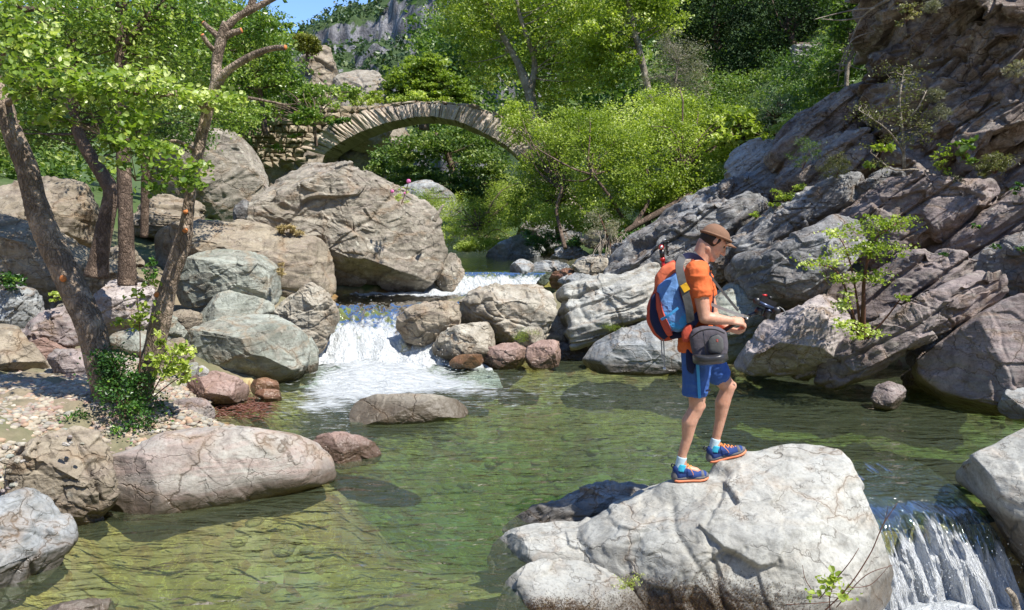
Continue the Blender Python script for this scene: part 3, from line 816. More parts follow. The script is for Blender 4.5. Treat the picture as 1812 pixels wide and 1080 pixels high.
rock('rock_slab', 'wide flat brown slab behind the left boulder pile', M_slab,
     [(228, 440), (236, 412), (322, 394), (400, 388), (478, 402), (560, 425), (582, 455), (584, 520), (540, 540), (400, 530), (260, 500), (228, 470)],
     13.8, sub=7, tf=0.6, tb=1.0, seed=36, nfac=8, pw=2.8, amp=0.03, cr=0.6, planes=[(0.05, 0.8, 0.45, 0.62)], strata=((0.1, 0.1, 1), 3, 0.05))
BIG = rock('boulder', 'giant tan boulder with an undercut belly in front of the bridge', M_tan,
     [(448, 400), (452, 350), (462, 300), (475, 272), (505, 264), (550, 270), (600, 282), (640, 300), (690, 326), (730, 352), (768, 374), (780, 410), (787, 445), (768, 485), (745, 512), (715, 528), (650, 530), (605, 520), (585, 480), (565, 440), (520, 415), (475, 410)],
     15.4, sub=8, tf=0.75, tb=0.9, seed=37, nfac=11, pw=2.7, amp=0.04, cr=0.7, planes=[(0.35, 0.8, 0.6, 0.80), (-0.35, -0.65, 0.75, 0.62), (0.6, -0.3, 0.8, 0.74)], ctr=(625, 400))
rock('boulder', 'orange tan rock tucked under the right end of the giant boulder', M_tan,
     [(770, 470), (790, 443), (810, 455), (822, 480), (812, 505), (792, 520), (768, 512)], 16.2, sub=6, seed=38, nfac=10, amp=0.06)
rock('boulder', 'small dark shaded stone left of the giant boulder', M_slate,
     [(410, 388), (415, 365), (432, 353), (448, 362), (452, 385), (440, 398), (418, 398)], 15.3, sub=5, seed=39, nfac=9)
rock('rock_slab', 'tall leaning tan slab behind the trees left of the giant boulder', M_tan,
     [(235, 330), (290, 250), (350, 230), (420, 238), (476, 268), (474, 320), (462, 380), (440, 405), (330, 410), (238, 400)],
     17.5, sub=7, tf=0.5, tb=0.7, seed=40, nfac=9, pw=2.8, amp=0.03, cr=0.4)
rock('rock_slab', 'dark layered ledge at the foot of the leaning tan slab', M_slab,
     [(225, 410), (232, 360), (290, 352), (340, 360), (400, 385), (395, 410), (300, 420)], 16.0, sub=6, seed=41, nfac=8, strata=((0.05, 0.1, 1), 6, 0.12))
rock('rock_slab', 'broad brown slanted slab in dappled shade behind the left trunk', M_slab,
     [(-60, 350), (20, 385), (80, 405), (130, 425), (185, 455), (252, 500), (262, 520), (200, 535), (140, 560), (80, 560), (-60, 560)],
     11.6, sub=7, tf=0.6, tb=0.9, seed=42, nfac=9, pw=2.6, amp=0.035, cr=0.6, planes=[(0.4, 0.75, 0.5, 0.72)])
rock('boulder', 'dark boulder in deep shade at the upper left under the branches', M_slab,
     [(-60, 350), (0, 325), (80, 312), (140, 330), (168, 380), (172, 440), (100, 450), (-60, 440)], 13.4, sub=6, seed=43, nfac=10, amp=0.05)
rock('boulder', 'grey cracked rock at the left edge above the brown pile', M_blue,
     [(-30, 530), (0, 510), (35, 507), (65, 518), (84, 545), (78, 572), (30, 590), (-30, 590)], 9.8, sub=6, seed=44, nfac=9, amp=0.05, cr=0.9)
rock('boulder', 'grey white streaked rock seen between the two forked trunks', M_pinkw,
     [(160, 540), (172, 515), (207, 498), (240, 500), (270, 510), (268, 560), (240, 592), (180, 600), (158, 570)],
     10.3, sub=6, seed=45, nfac=9, amp=0.05, cr=0.8)
rock('boulder', 'pale grey low rock below the streaked rock between the trunks', M_green,
     [(190, 615), (200, 590), (240, 582), (275, 590), (300, 612), (290, 640), (220, 645)], 9.6, sub=6, seed=46, nfac=9)
rock('boulder', 'brown mauve jagged rock left of the left trunk', M_mauve,
     [(25, 590), (60, 562), (100, 548), (145, 540), (172, 556), (178, 600), (120, 618), (50, 612)], 9.1, sub=6, seed=47, nfac=11, amp=0.06, cr=0.9)
rock('boulder', 'large smooth tan rock cut by the left edge of the picture', M_slab,
     [(-80, 570), (0, 553), (22, 568), (48, 605), (72, 632), (86, 660), (60, 690), (-80, 700)], 8.2, sub=7, tf=0.7, seed=48, nfac=9, amp=0.035)
rock('boulder', 'long rosy rock below the brown mauve jagged one', M_red,
     [(50, 606), (85, 597), (120, 603), (146, 618), (130, 640), (70, 645)], 8.9, sub=6, seed=49, nfac=8)
rock('boulder', 'mauve block leaning against the left trunk', M_mauve,
     [(84, 632), (105, 614), (150, 612), (172, 640), (176, 668), (140, 684), (105, 672)], 8.2, sub=6, seed=50, nfac=10, pw=3, amp=0.04)
rock('boulder', 'pink angular rock at the foot of the left trunk', M_red,
     [(90, 680), (105, 665), (140, 664), (164, 682), (166, 702), (132, 714), (98, 704)], 7.9, sub=6, seed=51, nfac=10, pw=3, amp=0.04)
rock('boulder', 'layered purple rock above the gravel at the left edge', M_mauve,
     [(-30, 690), (15, 668), (60, 664), (90, 676), (94, 694), (60, 712), (0, 716), (-30, 712)], 7.7, sub=6, seed=52, nfac=10, amp=0.06, strata=((0.2, 0, 1), 14, 0.03))
rock('boulder', 'dark flat purple stone lying on the gravel', M_mauve,
     [(40, 715), (70, 704), (110, 706), (128, 718), (100, 728), (55, 726)], 7.4, sub=5, seed=53, nfac=8)
rock('boulder', 'shaded brown rock right of the right trunk', M_slab,
     [(268, 640), (280, 605), (320, 598), (338, 615), (345, 650), (320, 668), (280, 665)], 9.8, sub=6, seed=54, nfac=9)
rock('boulder', 'small grey stone at the foot of the grey green boulder', M_green,
     [(318, 668), (330, 646), (350, 640), (352, 660), (335, 675)], 9.5, sub=5, seed=55, nfac=8)
rock('boulder', 'small cream round stone at the foot of the grey green boulder', M_whitish,
     [(346, 664), (350, 650), (360, 646), (370, 654), (368, 666), (354, 670)], 9.3, sub=5, seed=56, nfac=7)
# --- in the pool and at its far side
rock('boulder', 'flat tan rock standing alone in the pool below the rapid', M_mid,
     [(618, 728), (630, 706), (670, 699), (720, 699), (770, 701), (800, 706), (826, 718), (830, 732), (760, 748), (680, 756), (625, 752)],
     8.75, sub=7, tf=0.6, tb=0.6, seed=60, nfac=7, pw=2.8, amp=0.03, cr=0.4)
rock('boulder', 'dark mossy rock at the right side of the rapid', M_slab,
     [(700, 582), (706, 560), (722, 546), (760, 537), (806, 538), (812, 560), (806, 590), (765, 612), (722, 608)],
     12.3, sub=7, seed=61, nfac=10, amp=0.05, cr=0.7)
rock('boulder', 'cream flat-topped block right of the rapid, largest of the middle rocks', M_mid,
     [(804, 545), (830, 528), (862, 513), (905, 498), (955, 502), (976, 520), (980, 545), (965, 580), (955, 605), (900, 606), (840, 600), (806, 588)],
     12.7, sub=7, tf=0.7, seed=62, nfac=10, pw=2.8, amp=0.045, cr=0.9, planes=[(-0.1, 0.8, 0.5, 0.74)])
rock('boulder', 'brown wet-footed block under the cream flat-topped block', M_mid,
     [(765, 612), (780, 590), (812, 578), (845, 572), (884, 568), (890, 608), (860, 632), (805, 642), (768, 632)],
     12.0, sub=7, tf=0.6, seed=63, nfac=10, pw=3, amp=0.045, cr=0.8)
rock('boulder', 'small stacked brown stone beside the moss in the middle rocks', M_mid,
     [(905, 610), (915, 592), (935, 578), (962, 582), (964, 606), (940, 616)], 12.1, sub=5, seed=64, nfac=10)
rock('boulder', 'red rock at the waterline below the middle rocks', M_red,
     [(846, 645), (852, 622), (890, 608), (930, 606), (944, 622), (925, 650), (880, 660)], 11.8, sub=6, tf=0.6, seed=65, nfac=10, amp=0.05)
rock('boulder', 'rounded red rock at the waterline, right of its twin', M_red,
     [(930, 640), (934, 614), (960, 602), (990, 605), (1001, 625), (990, 648), (945, 655)], 11.6, sub=6, tf=0.6, seed=66, nfac=8, amp=0.05)
rock('boulder', 'thin wet orange rock ledge at the right edge of the foam', M_wet,
     [(790, 640), (815, 628), (850, 626), (862, 640), (840, 652), (800, 652)], 11.5, sub=5, seed=67, nfac=8)
rock('rock_slab', 'long light grey layered slab reaching behind the hiker backpack', M_light,
     [(968, 560), (976, 522), (1005, 508), (1057, 493), (1100, 490), (1150, 472), (1210, 460), (1225, 500), (1220, 548), (1150, 556), (1085, 580), (1040, 606), (1000, 622), (968, 605)],
     12.7, sub=7, tf=0.6, tb=0.9, seed=68, nfac=9, pw=2.6, amp=0.045, cr=0.6, strata=((-0.35, 0.2, 1), 4, 0.10), planes=[(-0.1, 0.75, 0.55, 0.76)])
rock('boulder', 'smooth light rock with a dark foot behind the hiker hip', M_blue,
     [(1030, 645), (1050, 608), (1095, 586), (1150, 568), (1200, 560), (1235, 585), (1240, 645), (1150, 665), (1060, 660)],
     11.5, sub=7, tf=0.6, seed=69, nfac=8, pw=2.4, amp=0.035, cr=0.4)
rock('boulder', 'round pale boulder, left one of the pair beside the far cascade', M_blue,
     [(902, 490), (904, 470), (922, 458), (942, 464), (951, 482), (944, 502), (918, 506)], 16.6, sub=6, seed=70, nfac=8, amp=0.05)
rock('boulder', 'round pale boulder, right one of the pair beside the far cascade', M_blue,
     [(938, 485), (943, 466), (960, 462), (975, 470), (977, 490), (962, 506), (944, 502)], 16.9, sub=6, seed=71, nfac=8, amp=0.05)
rock('boulder', 'tapered grey rock on the far side of the upper pool', M_blue,
     [(848, 460), (880, 434), (915, 416), (955, 418), (970, 440), (940, 462), (890, 466)], 22.5, sub=6, seed=72, nfac=10, amp=0.05)
rock('boulder', 'dark-striped rock behind the tapered grey rock at the upper pool', M_slate,
     [(912, 420), (930, 396), (965, 388), (1010, 398), (1030, 410), (1025, 440), (990, 456), (940, 450)], 24, sub=6, seed=73, nfac=10, amp=0.06, tf=0.6)
rock('boulder', 'low blue grey rock under the dry roots right of the upper pool', M_blue,
     [(1010, 480), (1025, 458), (1070, 448), (1115, 455), (1130, 480), (1090, 500), (1035, 498)], 16.4, sub=6, seed=74, nfac=9, amp=0.05)
rock('boulder', 'brown wet stones at the right end of the far cascade', M_wet,
     [(968, 505), (980, 480), (1010, 478), (1040, 490), (1045, 505), (1000, 518)], 16.2, sub=6, seed=75, nfac=10, amp=0.07)
# --- right bank
rock('rock_slab', 'dark grey slab sloping up behind the hiker head', M_slate,
     [(1070, 505), (1100, 455), (1140, 418), (1200, 388), (1265, 365), (1335, 345), (1345, 385), (1305, 420), (1250, 450), (1200, 470), (1140, 500)],
     13.8, sub=7, tf=0.7, tb=0.9, seed=80, nfac=9, amp=0.06, cr=0.8, strata=ST)
rock('boulder', 'white-faced block above the dark slabs at the right bank top', M_whitish,
     [(1288, 318), (1292, 290), (1310, 263), (1345, 250), (1385, 258), (1388, 290), (1350, 325), (1305, 350)], 16, sub=7, seed=81, amp=0.04, strata=ST)
rock('rock_slab', 'dark slab ridge below the white-faced block', M_slate,
     [(1110, 440), (1150, 395), (1200, 368), (1250, 345), (1310, 325), (1370, 295), (1420, 300), (1405, 345), (1340, 375), (1260, 395), (1180, 415)],
     15.2, sub=7, tf=0.7, seed=82, nfac=9, amp=0.06, cr=0.8, strata=ST)
rock('rock_slab', 'blue grey slab rising from the hiker cap towards the cliff', M_slate,
     [(1275, 460), (1305, 415), (1360, 372), (1420, 345), (1480, 322), (1515, 325), (1508, 365), (1450, 395), (1380, 425), (1320, 455)],
     12.6, sub=7, tf=0.7, seed=83, nfac=9, amp=0.05, cr=0.8, strata=ST)
rock('rock_slab', 'large light grey slab with shaded underside right of the hiker', M_slate,
     [(1245, 490), (1300, 462), (1370, 440), (1430, 412), (1475, 385), (1522, 388), (1535, 430), (1505, 470), (1465, 507), (1413, 540), (1360, 535), (1300, 528), (1250, 525)],
     11.0, sub=7, tf=0.75, tb=0.9, seed=84, nfac=9, pw=2.6, amp=0.04, cr=0.7, strata=((-0.5, 0.25, 0.85), 2.2, 0.06), planes=[(-0.1, 0.8, 0.5, 0.7)])
rock('boulder', 'brown green rock below the light slab behind the hiker arms', M_green,
     [(1235, 520), (1290, 500), (1345, 510), (1375, 545), (1352, 590), (1320, 640), (1240, 640)], 11.3, sub=6, seed=85, nfac=10, amp=0.05)
rock('boulder', 'pale pink lumpy rock at the waterline right of the camera bag', M_pinkw,
     [(1295, 650), (1315, 615), (1342, 580), (1362, 562), (1410, 550), (1455, 520), (1485, 525), (1500, 560), (1490, 610), (1470, 650), (1400, 665), (1340, 662)],
     10.2, sub=7, tf=0.7, seed=86, nfac=9, pw=2.3, amp=0.05, cr=0.5)
rock('rock_slab', 'purple slab behind the green sapling', M_purple,
     [(1465, 545), (1490, 495), (1560, 475), (1610, 452), (1660, 450), (1735, 470), (1720, 505), (1650, 545), (1590, 575), (1540, 600), (1480, 600)],
     10.9, sub=7, tf=0.6, seed=87, nfac=10, amp=0.045, cr=0.8, strata=ST)
rock('rock_slab', 'long blocky purple brown slab slanting down to the water right of the sapling', M_purple,
     [(1448, 660), (1470, 632), (1510, 602), (1576, 564), (1620, 535), (1690, 498), (1760, 470), (1785, 490), (1795, 522), (1735, 552), (1680, 582), (1600, 622), (1530, 662), (1480, 685)],
     9.7, sub=7, tf=0.9, tb=0.9, seed=88, nfac=10, pw=3.0, amp=0.04, cr=1.0, strata=((-0.5, 0.25, 0.85), 5, 0.05), ctr=(1620, 575))
rock('boulder', 'huge smooth mauve boulder lying in the water at the right edge', M_mauve,
     [(1575, 700), (1595, 665), (1640, 632), (1695, 590), (1750, 550), (1812, 526), (1900, 500), (1930, 640), (1900, 720), (1770, 730), (1680, 728), (1605, 718)],
     9.3, sub=7, tf=0.8, tb=0.9, seed=89, nfac=9, pw=2.5, amp=0.03, cr=0.5)
rock('boulder', 'small mauve stone at the water left of the huge mauve boulder', M_mauve,
     [(1542, 705), (1552, 684), (1575, 676), (1600, 684), (1606, 712), (1580, 725), (1550, 722)], 9.2, sub=6, seed=90, nfac=9, amp=0.05)
rock('boulder', 'small grey stone cut by the right edge at the waterline', M_blue,
     [(1765, 725), (1780, 692), (1812, 680), (1850, 690), (1850, 740), (1790, 742)], 8.7, sub=6, seed=91, nfac=9)
rock('rock_slab', 'purple brown slab high on the right under the cliff', M_purple,
     [(1615, 465), (1640, 430), (1700, 398), (1770, 350), (1830, 330), (1930, 310), (1930, 410), (1770, 428), (1700, 470), (1650, 480)],
     11.0, sub=7, tf=0.6, seed=92, nfac=10, pw=3, amp=0.045, cr=0.9, strata=ST)
rock('rock_slab', 'grey jointed slab at the right edge above the huge mauve boulder', M_slate,
     [(1705, 485), (1725, 455), (1770, 430), (1830, 408), (1930, 390), (1930, 520), (1800, 540), (1765, 500)],
     10.4, sub=7, tf=0.6, seed=93, nfac=10, pw=3, amp=0.045, cr=1.0)
rock('rock_slab', 'long shaded brown ledge between the cliff foot and the sapling', M_purple,
     [(1485, 400), (1510, 350), (1560, 322), (1640, 315), (1720, 322), (1770, 345), (1720, 395), (1650, 430), (1620, 462), (1575, 480), (1530, 450)],
     11.6, sub=7, tf=0.6, seed=94, nfac=10, amp=0.05, cr=0.9, strata=ST)
rock('boulder', 'dark angular rock at the left foot of the cliff', M_cliff,
     [(1360, 285), (1385, 240), (1420, 200), (1475, 165), (1530, 160), (1530, 230), (1480, 290), (1400, 310)], 14.4, sub=7, seed=95, amp=0.05, strata=ST, tf=0.7)
rock('boulder', 'dark rock in the gap between the cliff foot and the blue grey slab', M_cliff,
     [(1370, 350), (1400, 290), (1470, 245), (1535, 235), (1550, 310), (1480, 350)], 13.6, sub=7, seed=96, amp=0.05, strata=ST, tf=0.7)
# --- the cliff: terrain
ck = dict(kind='structure', strata=((-0.64, 0.25, 0.73), 3.0, 0.24), amp=0.05, cr=1.5, nfac=14, grow=1.08)
rock('cliff', 'cliff', M_cliff, [(1455, 310), (1462, 230), (1490, 160), (1535, 105), (1590, 70), (1700, 60), (1950, 40), (1990, 360), (1760, 380), (1640, 350), (1540, 365)], 12.9, sub=8, tf=0.5, tb=1.2, seed=97, pw=3, **ck)
rock('cliff', 'cliff', M_cliff, [(1520, 120), (1540, 40), (1545, -60), (1580, -260), (1900, -300), (2050, 0), (1950, 150), (1750, 130), (1620, 150)], 12.9, sub=8, tf=0.65, tb=1.2, seed=98, pw=3, **ck)
rock('cliff', 'cliff', M_cliff, [(1660, 220), (1720, 130), (1830, 90), (1960, 100), (1980, 340), (1800, 350), (1690, 320)], 12.2, sub=7, tf=0.5, tb=1.0, seed=99, pw=3, **ck)
# rocky outcrop behind the bridge, left
rock('cliff', 'outcrop', M_tan, [(590, 240), (585, 160), (600, 125), (640, 115), (672, 130), (684, 165), (690, 240), (640, 270)], 40, sub=7, tf=0.7, tb=1, seed=101, nfac=10, amp=0.05, cr=0.8, kind='structure')
rock('cliff', 'outcrop', M_slab, [(480, 200), (470, 150), (500, 120), (545, 95), (600, 92), (618, 110), (612, 170), (600, 230), (520, 250)], 42, sub=7, tf=0.7, tb=1, seed=102, nfac=12, amp=0.08, cr=1.0, kind='structure')
rock('cliff', 'outcrop', M_slab, [(380, 330), (370, 230), (400, 170), (470, 140), (540, 170), (590, 210), (640, 290), (600, 330), (480, 350)], 38, sub=7, tf=0.5, tb=1, seed=103, nfac=11, amp=0.06, cr=1.0, kind='structure')
rock('boulder', 'tan rock in shade seen through the bridge arch', M_tan, [(590, 320), (600, 280), (650, 235), (720, 225), (740, 260), (700, 300), (680, 340), (620, 345)], 42, sub=6, seed=104, nfac=11, amp=0.07, cr=0.8)
rock('boulder', 'grey rock among the leaves at the far stream bank', M_blue, [(690, 350), (720, 325), (760, 320), (800, 340), (820, 375), (770, 390), (700, 385)], 27, sub=6, seed=105, nfac=10)
# ------------------------------------------------------------------ far hill with cliffs
def hill_mesh():
    cp = np.array([[380, 230], [440, 190], [500, 120], [530, 62], [548, 46], [562, 40], [585, 30], [600, 14], [640, 8], [662, 0], [690, -25], [760, -60], [900, -130], [1100, -190], [1400, -230], [1800, -240]])
    us = np.linspace(380, 1800, 420); vs = np.linspace(0, 1, 240)
    Uu, Vv_ = np.meshgrid(us, vs, indexing='ij'); u = Uu.ravel(); v = Vv_.ravel()
    crest = np.array([P(a, b, 170) for a, b in zip(us, np.interp(us, cp[:, 0], cp[:, 1]))])
    cz = np.interp(u, us, crest[:, 2]); cx = np.interp(u, us, crest[:, 0])
    y = 170 - 75 * (1 - np.minimum(v / 0.8, 1)) + 60 * np.maximum(v - 0.8, 0)
    x = cx * (0.72 + 0.28 * np.minimum(v / 0.8, 1))
    t = np.minimum(v / 0.8, 1)
    p = np.stack([u * 0.012, v * 4, 0 * u], 1)
    prof = t ** 0.9
    z = 1 + (cz - 1) * prof - 30 * np.maximum(v - 0.8, 0)
    q = np.stack([x, y, z], 1)
    # terraces: steep cliffs between green ledges
    nz = fbm(q * 0.035, 4, 71)
    h = z / 13.0 + 1.1 * nz
    st = np.floor(h) + sstep(0.55, 0.95, h - np.floor(h))
    edge = sstep(1.0, 0.90, t) 
    z2 = (st - 1.1 * nz) * 13.0
    z = z * (1 - 0.85 * edge) + z2 * 0.85 * edge
    z = z + edge * (1.8 * fbm(q * 0.12, 4, 73, ridge=True)) + 0.7 * fbm(q * 0.5, 3, 75)
    y = y - edge * 3.0 * fbm(np.stack([x * 0.25, z * 0.04, y * 0.1], 1), 4, 77, ridge=True)
    return np.stack([x, y, z], 1), grid_faces(420, 240)
m = NT('hill_surface')
p = m.pos(); nrm = m.n('NewGeometry').outputs['Normal']
sx = m.n('SeparateXYZ'); m.l(nrm, sx.inputs[0])
n1 = m.noise(p, 0.35, 6, 0.65); n2 = m.noise(p, 1.6, 6, 0.7)
strk = m.noise(m.mapping(p, (0.5, 0.5, 0.09)), 1.0, 6, 0.65)
rockc = m.mix(m.ramp(strk, (0.4, 0.0), (0.62, 1.0)), (0.09, 0.088, 0.095), (0.31, 0.30, 0.31))
rockc = m.mix(m.ramp(n2, (0.35, 0.7), (0.5, 0.0)), rockc, (0.07, 0.07, 0.085))
veg = m.mix(n2, (0.025, 0.05, 0.02), (0.10, 0.145, 0.05))
f = m.ramp(m.math('ADD', sx.outputs[2], m.math('MULTIPLY', m.math('SUBTRACT', n1, 0.5), 0.7)), (0.42, 0.0), (0.52, 1.0))
c = m.mix(f, rockc, veg)
mat_hill = m.surf(m.pbsdf(c, 0.9, m.bump(m.math('ADD', n2, strk), 1.0, 0.6), 0.2))
HV, HF = hill_mesh()
tag(obj('hill', HV, HF, mat_hill), kind='structure')

# ------------------------------------------------------------------ foliage tools
L_bright = leafmat('leaf_bright', (0.16, 0.235, 0.03), (0.46, 0.54, 0.10), (0.68, 0.72, 0.32), 0.42)
L_alder = leafmat('leaf_alder', (0.07, 0.145, 0.022), (0.32, 0.43, 0.07), (0.56, 0.62, 0.26), 0.40, 0.33, 0.5)
L_mid = leafmat('leaf_mid', (0.06, 0.12, 0.025), (0.20, 0.29, 0.06), (0.36, 0.42, 0.14), 0.36)
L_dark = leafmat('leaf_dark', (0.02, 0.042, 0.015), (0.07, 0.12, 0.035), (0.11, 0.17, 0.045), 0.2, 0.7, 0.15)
L_blue = leafmat('leaf_bluegreen', (0.05, 0.095, 0.055), (0.13, 0.20, 0.12), (0.24, 0.30, 0.20), 0.3)
L_olive = leafmat('leaf_olive', (0.10, 0.115, 0.03), (0.23, 0.235, 0.09), (0.36, 0.32, 0.16), 0.3)
L_grey = leafmat('leaf_grey', (0.13, 0.135, 0.085), (0.29, 0.29, 0.20), (0.40, 0.36, 0.26), 0.25)
L_ivy = leafmat('leaf_ivy', (0.02, 0.065, 0.012), (0.085, 0.20, 0.03), (0.22, 0.36, 0.06), 0.3, 0.35, 0.5)
L_yel = leafmat('leaf_mustard', (0.10, 0.12, 0.015), (0.23, 0.235, 0.03), None, 0.3)
L_straw = leafmat('straw', (0.28, 0.20, 0.09), (0.52, 0.42, 0.22), None, 0.2, 0.8)
B_alder = barkmat('bark_alder', (0.11, 0.078, 0.055), (0.30, 0.235, 0.18))
B_dark = barkmat('bark_dark', (0.07, 0.048, 0.035), (0.20, 0.145, 0.11), 1.2)
B_pale = barkmat('bark_pale', (0.21, 0.17, 0.13), (0.40, 0.35, 0.28), 1.5)
B_cut = plain('cut_wood', (0.55, 0.20, 0.07), 0.8, 0.2, 0.2, 60)
B_twig = plain('twig_brown', (0.13, 0.06, 0.04), 0.7, 0.3, 0.3, 60)

def leaf_geo(cen, size, rs, up=0.45, kind='rhomb', dirs=None):
    n = len(cen)
    nr = rs.normal(size=(n, 3)); nr /= np.linalg.norm(nr, axis=1, keepdims=True)
    nr = nr * (1 - up) + np.array([0.12, -0.15, 1.0]) * up; nr /= np.linalg.norm(nr, axis=1, keepdims=True)
    r = rs.normal(size=(n, 3)) if dirs is None else dirs + 0.5 * rs.normal(size=(n, 3))
    a = r - (r * nr).sum(1, keepdims=True) * nr; a /= np.linalg.norm(a, axis=1, keepdims=True) + 1e-9
    b = np.cross(nr, a)
    sz = size * rs.uniform(0.45, 1.35, n)
    if kind == 'rhomb':
        prof = np.array([[-0.5, 0, 0], [0.05, 0.33, 0.10], [0.55, 0, -0.03], [0.05, -0.33, 0.10]])
        faces = np.array([[0, 1, 2], [0, 2, 3]][:2]); faces = np.array([[0, 2, 1], [0, 3, 2]])
    elif kind == 'narrow':
        prof = np.array([[-0.5, 0, 0], [0.0, 0.13, 0.04], [0.6, 0, -0.08], [0.0, -0.13, 0.04]])
        faces = np.array([[0, 2, 1], [0, 3, 2]])
    else:
        prof = np.array([[-0.5, 0, 0], [-0.28, 0.34, 0.09], [0.18, 0.40, 0.12], [0.5, 0.05, 0.0], [0.2, -0.40, 0.12], [-0.26, -0.34, 0.09], [0.05, 0, -0.02]])
        faces = np.array([[6, 1, 0], [6, 2, 1], [6, 3, 2], [6, 4, 3], [6, 5, 4], [6, 0, 5]])
    k = len(prof)
    V = cen[:, None, :] + (prof[None, :, 0:1] * a[:, None, :] + prof[None, :, 1:2] * b[:, None, :] + prof[None, :, 2:3] * nr[:, None, :]) * sz[:, None, None]
    F = faces[None] + (np.arange(n) * k)[:, None, None]
    return V.reshape(-1, 3), F.reshape(-1, 3), k
def blob_pts(blobs, n, rs, clump=0.16, per=45, flat=0.55, shell=0.55):
    """blobs: (px, py, d, rx_px, ry_px, rz_m)"""
    out, tint, cents = [], [], []
    wts = np.array([(b[3] * b[4] * b[2] * b[2]) ** 0.9 for b in blobs]); wts /= wts.sum()
    for b, w_ in zip(blobs, wts):
        c = P(b[0], b[1], b[2]); s = b[2] / FPX
        rad = np.array([b[3] * s, b[5] if len(b) > 5 else (b[3] + b[4]) * 0.5 * s, b[4] * s])
        m_ = max(4, int(n * w_ / per))
        u = rs.normal(size=(m_, 3)); u /= np.linalg.norm(u, axis=1, keepdims=True)
        rr = shell + (1 - shell) * rs.random(m_) ** 0.6
        inner = rs.random(m_) < 0.3
        rr = np.where(inner, rs.random(m_) ** 0.5 * 0.8, rr)
        cc = c + u * rr[:, None] * rad * 0.95
        k = int(n * w_ / m_)
        cs = clump * rad.mean() * rs.uniform(0.6, 1.5, m_)
        off = rs.normal(size=(m_, k, 3)) * cs[:, None, None] * np.array([1, 1, flat])
        # sprays droop outwards
        pts = cc[:, None, :] + off
        out.append(pts.reshape(-1, 3))
        lf = 0.6 * fbm(cc * (1.1 if b[2] < 40 else 0.35), 2, 12)[:, None]
        tt = np.clip(0.45 + lf + 0.20 * rs.normal(size=(m_, 1)) + 0.2 * rs.normal(size=(m_, k)), 0, 1)
        tint.append(tt.ravel()); cents.append(cc)
    return np.vstack(out), np.concatenate(tint), np.vstack(cents)
def foliage(name, mat, blobs, n, size, seed, parent=None, kind='rhomb', **kw):
    rs = np.random.default_rng(seed)
    up = kw.pop('up', 0.45)
    pts, tint, cents = blob_pts(blobs, n, rs, **kw)
    V, F, k = leaf_geo(pts, size, rs, up, kind)
    o = obj(name, V, F, mat, parent, smooth=False, attrs={'tint': np.repeat(tint, k)}, loc=None if parent is None else np.array(parent.location))
    o['kind'] = 'stuff'
    return o, cents
def branches(cents, roots, rs, r0, n=40, sides=4):
    """thin limbs from points on the trunk to clump centres"""
    parts = []
    idx = rs.permutation(len(cents))[:n]
    for i in idx:
        c = cents[i]
        dd = np.linalg.norm(roots - c, axis=1) + 1.5 * np.maximum(roots[:, 2] - c[2], 0)
        r = roots[np.argmin(dd)]
        L = np.linalg.norm(c - r)
        mid = (c + r) / 2 + rs.normal(size=3) * 0.10 * L + np.array([0, 0, 0.08 * L])
        q = r * 0.7 + mid * 0.3 + rs.normal(size=3) * 0.03 * L
        parts.append(tube([r, q, mid, c], [r0, r0 * 0.7, r0 * 0.5, r0 * 0.15], sides, 8, cap=False))
    return joinm(parts)
def pxpath(pts):
    """(px,py,d,r_px) -> points, radii"""
    return np.array([P(a, b, d) for a, b, d, r in pts]), np.array([r * d / FPX for a, b, d, r in pts])
def tree(name, label, cat, mat, bark, trunks, blobs, n, size, seed, nb=45, br=0.03, group=None, kind='rhomb', tsides=10, **kw):
    rs = np.random.default_rng(seed + 500)
    base = P(*trunks[0][0][:3]) if trunks else P(blobs[0][0], blobs[0][1] + blobs[0][4], blobs[0][2])
    e = empty(name, base, label, cat, group)
    roots = []
    for tpts in trunks:
        p_, r_ = pxpath(tpts)
        seedk = seed
        V, F = tube(p_, r_, tsides, max(14, 5 * len(p_)), disp=lambda V, r, s_=seedk: r * (0.16 * fbm(V * 3.0, 3, s_) + 0.10 * fbm(V * 14, 2, s_)))
        obj('trunk', V, fix_tri(F), bark, e, loc=base)
        roots.append(catmull(p_, 24)[3:])
    fo, cents = foliage('foliage', mat, blobs, n, size, seed, e, kind, **kw)
    if nb:
        rt = np.vstack(roots) if roots else base[None] + np.zeros((1, 3))
        V, F = branches(cents, rt, rs, br, nb)
        o = obj('branches', V, fix_tri(F), bark, e, loc=base); o['kind'] = 'stuff'
    return e

# ------------------------------------------------------------------ far and middle vegetation
# scrub on the hill (one mass)
rs = np.random.default_rng(3)
N_ = vnormals(HV, HF)
up_ = np.where((N_[:, 2] > 0.60) & (HV[:, 2] > 2))[0]
sel = rs.choice(up_, 5000)
pts = (HV[sel] + rs.normal(size=(5000, 3)) * np.array([1.2, 1.2, 0.4]))
pts = (pts[:, None, :] + rs.normal(size=(5000, 14, 3)) * np.array([0.6, 0.6, 0.45])).reshape(-1, 3)
V, F, k = leaf_geo(pts, 0.85, rs, 0.3)
L_hill = leafmat('leaf_hill', (0.028, 0.055, 0.022), (0.09, 0.145, 0.05), (0.16, 0.20, 0.08), 0.2)
tag(obj('hill_scrub', V, F, L_hill, smooth=False, attrs={'tint': np.clip(0.45 + 0.25 * np.repeat(np.repeat(rs.normal(size=5000), 14), k), 0, 1)}), 'dark green scrub covering the ledges of the far hill', kind='stuff')
